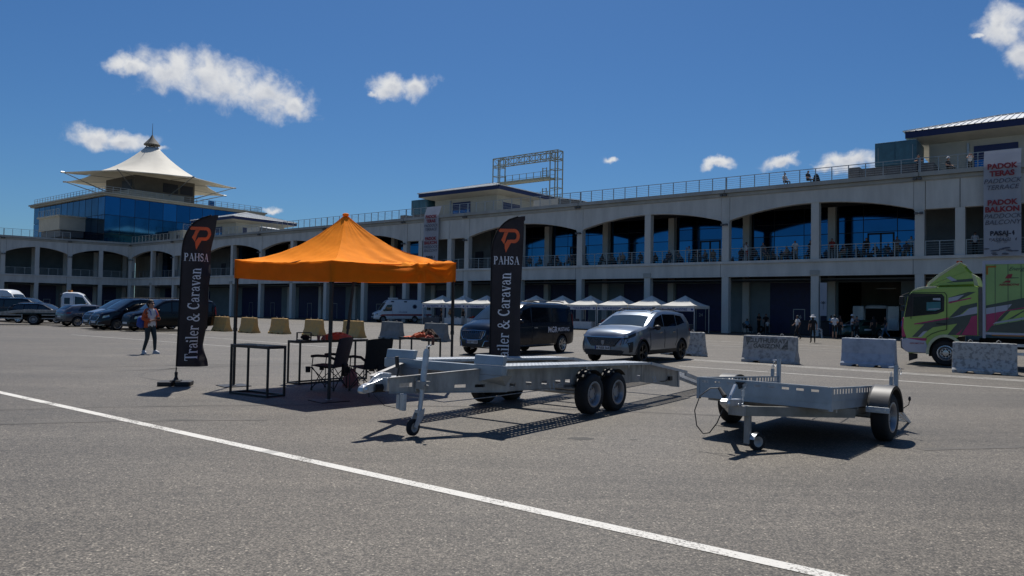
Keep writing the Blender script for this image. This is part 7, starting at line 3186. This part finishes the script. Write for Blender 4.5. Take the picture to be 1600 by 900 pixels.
def person(loc, rz, kind, label, shirt='c_white', legs='c_navy', shoes='c_black', skin='skin', hair='hair', sc=1.0, shorts=False, hat=None, group=None):
    t = empty('person', loc, rz, label, 'person', group)
    t.scale = (sc, sc, sc)
    o = share('body', person_mesh(kind, shorts), t)
    for i, m in enumerate((skin, shirt, legs, shoes, hair)):
        o.material_slots[i].link = 'OBJECT'
        o.material_slots[i].material = MT[m]
    if hat:
        kind_, m = hat
        if kind_ not in HATM:
            b = MB()
            if kind_ == 'brim':
                b.lathe([(0, .14), (.07, .135), (.10, .10), (.112, .03), (.19, .0), (.19, -.008), (.10, .01), (0, .02)], 20)
            else:
                b.lathe([(0, .12), (.07, .11), (.105, .06), (.112, 0), (.0, .0)], 18)
                b.prism([(.08, -.08), (.19, -.06), (.205, 0), (.19, .06), (.08, .08)], -.005, .006, 'z')
            HATM[kind_] = b.mesh('hat', 'c_white', 50)
        J = limb_pose(kind)
        h = share('hat', HATM[kind_], t, Vector(J['head']) + V(-.01, 0, .03))
        h.material_slots[0].link = 'OBJECT'
        h.material_slots[0].material = MT[m]
    return t


# people in front of the garages on the right
RG = 'people in front of the garages'
person((18.754, 48.281, 0), radians(178), 'walk', 'man in white long shirt and dark trousers walking left past the garages, holding a phone', 'c_white', 'c_black', skin='skin_dark', sc=.95, group=RG)
person((17.647, 43.116, 0), radians(80), 'stand', 'woman in black dress and white brimmed hat seen from behind before the garages', 'c_black', 'c_black', sc=.93, hat=('brim', 'c_white'), group=RG)
person((22.677, 51.682, 0), radians(60), 'fold', 'man in white t-shirt and black shorts seen from behind near the white plastic chair', 'c_white', 'c_black', shorts=True, sc=1.0, group=RG)
person((23.3, 52.3, 0), radians(20), 'stand', 'person in dark clothes right behind the man in white t-shirt near the chair', 'c_black', 'c_black', sc=.98, group=RG)
person((24.6, 53.18, 0), radians(-20), 'fold', 'man with white cap and white t-shirt watching beside the green race car', 'c_white', 'c_black', shorts=True, hat=('cap', 'c_white'), sc=1.0, group=RG)
person((25.1, 53.5, 0), radians(200), 'photo', 'person in dark top standing close behind the man with white cap', 'c_grey', 'c_black', sc=.97, group=RG)
person((24.9, 57.4, 0), radians(-60), 'fold', 'man in pale blue t-shirt leaning inside the garage by the open van door', 'c_lightblue', 'c_navy', skin='skin_dark', sc=.98, group=RG)
person((27.744, 54.586, 0), radians(150), 'walk', 'woman with long dark hair, dark top and blue jeans right of the race car', 'c_black', 'c_denim', sc=.97, group=RG)
person((27.0, 54.9, 0), radians(100), 'stand', 'person in black standing at the tail of the green race car', 'c_black', 'c_black', sc=.97, group=RG)
person((29.2, 55.0, 0), radians(170), 'stand', 'person in blue t-shirt partly hidden by the front of the green truck', 'c_blue', 'c_navy', sc=.93, group=RG)
p0 = bpt(-2.0, 3.6)
person((p0.x, p0.y, 0), radians(-60), 'fold', 'left one of the two people in black standing before the navy garage door', 'c_black', 'c_black', sc=1.02, group=RG)
p0 = bpt(-2.7, 3.4)
person((p0.x, p0.y, 0), radians(-100), 'stand', 'right one of the two people in black standing before the navy garage door', 'c_black', 'c_black', sc=1.0, group=RG)
p0 = bpt(-3.0, 2.9)
person((p0.x, p0.y, 0), radians(-90), 'stand', 'child in white shirt standing before the two people in black', 'c_white', 'c_black', sc=.68, group=RG)
p0 = bpt(.35 - 1.0, 3.6)
# a seated man on a dark chair, a wheel beside him
def plain_chair(loc, rz, m, label, name='plastic_chair'):
    t = empty(name, loc, rz, label, 'chair')
    b = MB()
    b.sheet(6, 6, lambda u, v: V(lerp(-.22, .23, u), lerp(-.23, .23, v), .43 + .015 * cos((v - .5) * 3) - .01 * u))
    b.box(-.22, .23, -.23, .23, .405, .415)
    b.build('seat', m, t, bev=.01)
    b = MB()
    for i in range(5):
        y = lerp(-.18, .18, i / 4)
        b.bar((-.22, y * .9, .43), (-.30, y, .82), .045, .02, up=(1, 0, 0))
    b.tube([(-.21, -.24, .42), (-.30, -.23, .78), (-.315, -.12, .86), (-.32, 0, .88), (-.315, .12, .86), (-.30, .23, .78), (-.21, .24, .42)], .022, 8)
    b.build('backrest', m, t, smooth=60)
    for s in (-1, 1):
        b = MB()
        b.tube([(-.27, s * .24, .66), (.05, s * .26, .67), (.20, s * .25, .62), (.22, s * .24, .42)], .022, 8)
        b.build('armrest', m, t)
        for (x, dx) in ((-.2, -.05), (.2, .05)):
            b = MB()
            b.tube([(x, s * .22, .42), (x + dx, s * .25, 0)], [.03, .022], 8)
            b.build('leg', m, t)
    return t


pc = bpt(-.95, 3.6)
plain_chair((pc.x, pc.y, 0), radians(-60), 'black_plastic', 'dark armchair by the garage column, with a seated man')
person((pc.x + .03, pc.y - .05, 0), radians(-60), 'sit', 'man in light blue t-shirt sitting on a dark chair beside the garage column', 'c_lightblue', 'c_black', skin='skin_dark', shoes='c_white', group=RG)
pw = bpt(-2.2 + 1.0, 4.6)
pw2 = bpt(-1.75, 4.8)
b = MB()
b.lathe([(.16, -.06), (.2, -.09), (.30, -.09), (.315, -.05), (.315, .05), (.30, .09), (.2, .09), (.16, .06)], 24, close=True)
tag(b.build('spare_tyre', 'tyre', loc=(pw2.x, pw2.y, .31), rot=(radians(90), 0, FA), smooth=40), 'loose tyre standing upright against the grey garage wall', 'tyre')
plain_chair((22.05, 52.9, 0), radians(-30), 'white', 'empty white plastic armchair in front of the dark equipment counter')
# dark cabinet and counter in front of the garage door 26
c = bpt(-6.9, 3.4)
t = empty('service_counter', c, FA, 'long dark equipment counter in front of the navy garage door', 'counter')
b = MB()
b.box(-2.0, 2.0, -.5, .5, 0, 1.15)
b.build('counter_body', 'frame_dark', t, bev=.02)
b = MB()
b.box(-2.05, 2.05, -.55, .55, 1.15, 1.2)
b.build('countertop', 'black_plastic', t)
b = MB()
b.box(-1.2, -1.17, -.535, -.505, .1, 1.05)
b.box(0, .03, -.535, -.505, .1, 1.05)
b.build('panel_joint', 'hvac_grey', t)
c = bpt(-8.35, -.05)
t = tag(MB().box(-.26, .26, -.03, 0, 1.6, 4.2).build('wall_poster', 'white_banner', loc=c, rot=(0, 0, FA)), 'tall pale poster with a dark plant print on the garage column', 'poster')
b = MB()
for a in (-60, -30, 0, 30, 60):
    b.add([(0, -.034, 2.5), (.30 * sin(radians(a)) * .6 - .04, -.034, 2.5 + .3 * cos(radians(a)) * .6), (.30 * sin(radians(a)), -.034, 2.5 + .3 * cos(radians(a))), (.30 * sin(radians(a)) * .6 + .04, -.034, 2.5 + .3 * cos(radians(a)) * .6)], [(0, 1, 2, 3)])
b.box(-.012, .012, -.036, -.034, 2.1, 2.5)
b.build('plant_print', 'text_dark', t)

# people on the balcony and the terrace
GB = 'spectators on the upper balcony'
rp = random.Random(11)


def btop(t_, d_, z):
    q = bpt(t_, d_)
    q.z = z
    return q


def camera_yaw(jit):
    return FA - pi / 2 + radians(jit)


NAMED = [(-1.85, .9, 'photo', 'c_white', 'c_red', 'woman in white top and red shorts raising a camera at the balcony rail'),
         (-5.9, 1.0, 'lean', 'c_white', 'c_tan', 'man in pale shirt leaning over the balcony rail left of the column'),
         (-6.9, 1.6, 'fold', 'c_black', 'c_black', 'dark haired person standing by the column on the balcony'),
         (-7.5, 1.7, 'stand', 'c_black', 'c_black', 'person in dark clothes half hidden by the balcony column'),
         (-8.6, 1.4, 'stand', 'c_red', 'c_black', 'person in red top standing at the left end of the widest balcony bay'),
         (-13.3, 1.3, 'fold', 'c_grey', 'c_tan', 'man in dark shirt standing near the right end of the widest balcony bay'),
         (-14.3, 1.0, 'lean', 'c_lightblue', 'c_black', 'man in white t-shirt at the rail beside the right balcony column'),
         (-11.0, 2.0, 'stand', 'c_black', 'c_black', 'person in black standing in the middle of the widest balcony bay'),
         (3.6, 1.5, 'photo', 'c_lightblue', 'c_denim', 'person in light blue with raised arms on the balcony above the suv'),
         (-18.35, 1.0, 'stand', 'c_white', 'c_black', 'person in white behind the rail just left of the big banner'),
         (-17.4, 1.2, 'stand', 'c_black', 'c_black', 'person in black behind the rail left of the big banner'),
         (-4.9, 1.8, 'sit', 'c_white', 'c_black', 'seated person in white shirt on the balcony beside the leaning man'),
         (-3.1, 1.4, 'stand', 'c_grey', 'c_black', 'person in grey shirt behind the second balcony rail post')]
for (t_, d_, k, sh, lg, lb) in NAMED:
    person(btop(t_, d_, 6.08), camera_yaw(rp.uniform(-40, 40)), k, lb, sh, lg, sc=rp.uniform(.94, 1.03), skin=rp.choice(['skin', 'skin_dark']), shorts=(lg == 'c_red'), group=GB)
spots = []
for x in range(46):
    t_ = lerp(-14.0, 24.5, (x + rp.uniform(-.3, .3)) / 46)
    if any(abs(((t_ + .35) % 7.35) - q) < .5 for q in (0, 7.35)):
        continue
    spots.append((t_, rp.uniform(.9, 2.6)))
ORD = ['first', 'second', 'third', 'fourth', 'fifth', 'sixth', 'seventh', 'eighth', 'ninth', 'tenth']
CN = {'c_black': 'black', 'c_navy': 'navy', 'c_grey': 'grey', 'c_teal': 'dark teal', 'c_tan': 'tan'}
byb = {}
for (t_, d_) in sorted(spots, reverse=True):
    byb.setdefault(int((t_ + 15.0) // 7.33), []).append((t_, d_))
SIT = []
for k, lst in byb.items():
    for j, (t_, d_) in enumerate(lst):
        sh = rp.choice(['c_black', 'c_black', 'c_navy', 'c_grey', 'c_black', 'c_navy', 'c_teal', 'c_tan'])
        wh = '%s from left in %s balcony bay left of big banner' % (ORD[j], ORD[k])
        q = person(btop(t_, d_, 6.08), camera_yaw(rp.uniform(-100, 100)), 'sit', 'spectator in %s, seated %s' % (CN[sh], wh), sh, rp.choice(['c_black', 'c_navy', 'c_tan']), skin=rp.choice(['skin', 'skin_dark']), sc=rp.uniform(.95, 1.05), group='seated spectators on the balcony')
        SIT.append((q, 'teal chair %s' % wh))
# teal chairs under them
ch = MB()
ch.box(-.2, .22, -.22, .22, .42, .45)
ch.box(-.24, -.20, -.22, .22, .45, .85)
for (x, y) in ((-.2, -.2), (.2, -.2), (.2, .2), (-.2, .2)):
    ch.box(x - .015, x + .015, y - .015, y + .015, 0, .42)
CHM = ch.mesh('balcony_chair', 'teal_chair') if 'teal_chair' in MT else None
if CHM is None:
    mat('teal_chair', (.02, .16, .22), .5)
    CHM = ch.mesh('balcony_chair', 'teal_chair')
for o, lb in SIT:
    q = share('balcony_chair', CHM, None, o.location, (0, 0, o.rotation_euler.z))
    tag(q, lb, 'chair', 'teal chairs on the balcony')
# terrace people
GT = 'people on the roof terrace'
for (t_, d_, k, sh, sc, lb, hat) in [(-5.05, .9, 'sit', 'c_white', 1.0, 'man in white shirt sitting at the terrace rail, leftmost on the roof', None),
                                     (-6.9, .9, 'sit', 'c_black', 1.0, 'dark dressed person sitting at the terrace rail beside the black bag', None),
                                     (-15.3 + .5, .9, 'lean', 'c_navy', 1.0, 'tall man in dark clothes leaning on the terrace rail beside the ventilation cabinet', None),
                                     (-16.7, 1.2, 'sit', 'c_black', 1.0, 'seated person with white cap at the terrace rail below the pavilion eave', ('cap', 'c_white')),
                                     (-18.0, 1.6, 'photo', 'c_white', .9, 'child in white with raised arms on the terrace below the pavilion', None)]:
    person(btop(t_, d_, HP - .1), camera_yaw(10 if k != 'sit' else 60), k, lb, sh, 'c_black', sc=sc, hat=hat, group=GT)
crumpled('black_bag', btop(-7.5, .9, HP - .1), .3, .25, .75, 'black_fabric', 9, 'tall black bag standing at the terrace rail beside a seated person', 'bag')

# people and clothes around the white tents
for (t_, k, sh, lb) in [(4.1, 'stand', 'c_red', 'stall seller in red top under the tent left of the suv'), (7.3, 'stand', 'c_black', 'stall seller in black top between the suv and the black van'),
                        (28.6, 'stand', 'c_black', 'stall seller in black at the leftmost tents, left person'), (27.4, 'fold', 'c_tan', 'stall seller in tan shirt at the leftmost tents, right person'), (25.5, 'stand', 'c_black', 'stall seller in black near the van windscreen')]:
    q = bpt(t_, -4.2)
    person((q.x, q.y, 0), camera_yaw(rp.uniform(-30, 30)), k, lb, sh, 'c_black', group='sellers under the white tents')


# ---------------------------------------------------------------- the walking woman
def woman():
    t = empty('person', (-11.62, 23.72, 0), radians(-22), 'woman in orange jacket over white t-shirt, dark leggings and sunglasses, walking with a blue backpack', 'person')
    J = limb_pose('stand')
    J.update(knL=(.12, .085, .50), anL=(.13, .09, .10), toL=(.28, .11, .045), knR=(-.0, -.10, .50), anR=(-.13, -.12, .10), toR=(.02, -.16, .045),
             elL=(.02, .27, 1.14), wrL=(.22, .15, 1.12), haL=(.29, .10, 1.14), elR=(-.03, -.27, 1.13), wrR=(.20, -.17, 1.06), haR=(.27, -.11, 1.09),
             shL=(0, .165, 1.38), shR=(0, -.165, 1.38))
    bones = list(BONES)
    rad = dict(RAD)
    rad.update(pel=.155, waist=.14, chest=.155, hi=.105, kn=.068, an=.046, ha=.026, wr=.028, head=.092, jaw=.07)
    # five fingers and a thumb root on each palm
    for s, q in ((1, 'L'), (-1, 'R')):
        h = Vector(J['ha' + q])
        for i, ln in enumerate((.055, .065, .06, .045)):
            o1 = h + V(.02, 0, .024 - i * .016)
            J['f%d%s' % (i, q)] = tuple(o1)
            J['g%d%s' % (i, q)] = tuple(o1 + V(ln * .6, -s * ln * .55, -.004))
            bones += [('ha' + q, 'f%d%s' % (i, q), 0), ('f%d%s' % (i, q), 'g%d%s' % (i, q), 0)]
        J['tm' + q] = tuple(h + V(.0, -s * .035, .03))
        bones.append(('ha' + q, 'tm' + q, 0))
    for k in list(J):
        if k[0] in 'fg' and k[1].isdigit():
            rad[k] = .009
    rad['tm'] = .010
    me = skin_mesh('body', J, bones, rad, sub=2)
    me.materials.clear()
    for s in ('skin', 'c_white', 'leggings', 'shoe_white', 'skin'):
        me.materials.append(MT[s])
    paint_by_bone(me, J, bones)
    for p in me.polygons:
        if p.center.z < .93 and p.material_index == 1:
            p.material_index = 2
        if p.center.z > .90 and p.material_index == 2:
            p.material_index = 1
    o = share('body', me, t)
    # jacket: shell grown from the torso and sleeves, open at the front
    bm = bmesh.new()
    bm.from_mesh(me)
    dead = []
    for f in bm.faces:
        c = f.calc_center_median()
        arm = abs(c.y) > .15 and c.z > .98
        torso = .82 < c.z < 1.45 and abs(c.y) < .34
        wrist = c.x > .17 and abs(c.y) < .30
        if not (torso or arm) or wrist or c.z > 1.45 or c.z < .86 or (c.x > .03 and abs(c.y) < .14) or (abs(c.y) < .07 and c.z > 1.42):
            dead.append(f)
    bmesh.ops.delete(bm, geom=dead, context='FACES')
    bm.normal_update()
    for v in bm.verts:
        v.co += v.normal * .022
    jm = bpy.data.meshes.new('jacket')
    bm.to_mesh(jm)
    bm.free()
    jm.materials.clear()
    jm.materials.append(MT['c_orange'])
    for p in jm.polygons:
        p.material_index = 0
        p.use_smooth = True
    jo = share('jacket', jm, t)
    md = jo.modifiers.new('solid', 'SOLIDIFY')
    md.thickness = .012
    # hair with a bun of curls
    b = MB()

    def hr(u, v):
        a, e = 2 * pi * u, pi * (v - .5)
        k = 1 + .07 * sin(9 * a + 4 * v * 6) + .05 * sin(17 * a)
        return V(-.018 + .105 * k * cos(e) * cos(a), .098 * k * cos(e) * sin(a), 1.645 + .105 * k * sin(e))
    b.sheet(24, 14, hr)
    hm = b.mesh('hair', 'hair', 70)
    bm = bmesh.new()
    bm.from_mesh(hm)
    bmesh.ops.delete(bm, geom=[f for f in bm.faces if f.calc_center_median().x > .045 and f.calc_center_median().z < 1.695], context='FACES')
    bm.to_mesh(hm)
    bm.free()
    ha = share('hair', hm, t)
    b = MB()
    b.ball((-.11, 0, 1.60), .06, .07, .07, 12, 8)
    b.ball((-.09, .02, 1.54), .05, .06, .07, 12, 8)
    b.build('hair_bun', 'hair', ha, smooth=60)
    # face
    b = MB()
    b.prism([(.105, 1.605), (.135, 1.575), (.105, 1.570)], -.013, .013)
    b.build('nose', 'skin', o)
    b = MB()
    b.ball((.100, 0, 1.545), .012, .024, .007, 10, 5)
    b.build('mouth', 'c_red', o)
    for s in (-1, 1):
        b = MB()
        b.ball((.0, s * .088, 1.60), .018, .010, .026, 10, 6)
        b.build('ear', 'skin', o)
    b = MB()
    for s in (-1, 1):
        b.ball((.098, s * .034, 1.622), .012, .029, .021, 12, 6)
        b.tube([(.10, s * .062, 1.626), (.0, s * .096, 1.625)], .004, 5)
    b.tube([(.11, -.01, 1.628), (.11, .01, 1.628)], .004, 5)
    b.build('sunglasses', 'glass_car', t, smooth=60)
    # shoes
    for q, s in (('L', 1), ('R', -1)):
        an, to = Vector(J['an' + q]), Vector(J['to' + q])
        d = (to - an)
        d.z = 0
        d.normalize()
        b = MB()
        M = Matrix.Translation((an.x + d.x * .05, an.y + d.y * .05, .0)) @ Matrix.Rotation(atan2(d.y, d.x), 4, 'Z')
        b.ball((.01, 0, .045), .135, .05, .045, 16, 8, M)
        b.ball((-.06, 0, .075), .055, .045, .05, 12, 8, M)
        sh = b.build('shoe', 'shoe_white', t, smooth=60)
        b = MB()
        b.prism([(-.115, -.038), (.09, -.05), (.15, -.02), (.15, .02), (.09, .05), (-.115, .038)], 0.0, .022, 'z', M)
        b.build('sole', 'c_white', sh)
    # backpack, worn low on the right hand side of the photo's left
    b = MB()
    b.ball((-.20, -.16, 1.02), .12, .15, .20, 18, 12)
    bp_ = b.build('backpack', 'c_brightblue', None, smooth=60)
    b = MB()
    b.ball((-.27, -.18, .95), .06, .11, .10, 14, 8)
    b.build('pocket', 'c_brightblue', bp_, smooth=60)
    for s in (-1, 1):
        b = MB()
        b.tube([(-.15, s * .10, 1.16), (-.10, s * .12, 1.40), (.0, s * .115, 1.455), (.12, s * .11, 1.36), (.16, s * .12, 1.24)], .014, 6)
        b.build('strap', 'c_brightblue', bp_)
    b = MB()
    b.tube([(-.22, -.12, .86), (-.24, -.10, .76), (-.23, -.15, .78), (-.21, -.18, .86)], .008, 5)
    b.build('loose_strap', 'c_black', bp_)
    bp_.location = t.location
    bp_.rotation_euler = t.rotation_euler
    tag(bp_, 'bright blue backpack hanging from the back of the woman in orange', 'backpack')
    b = MB()
    b.box(.31, .32, -.04, .10, 1.11, 1.19)
    ph = b.build('phone', 'black_plastic', None, bev=.004)
    ph.location = t.location
    ph.rotation_euler = t.rotation_euler
    tag(ph, 'dark phone held in both hands by the woman in orange', 'phone')
    b = MB()
    b.add([(.185, -.04, 1.20), (.19, .09, 1.17), (.195, .10, 1.33), (.185, .02, 1.36), (.18, -.03, 1.30)], [(0, 1, 2, 3, 4)])
    return t


mat('leggings', (.012, .028, .035), .6, var=.25, scale=5)
mat('shoe_white', (.45, .47, .5), .6)
woman()
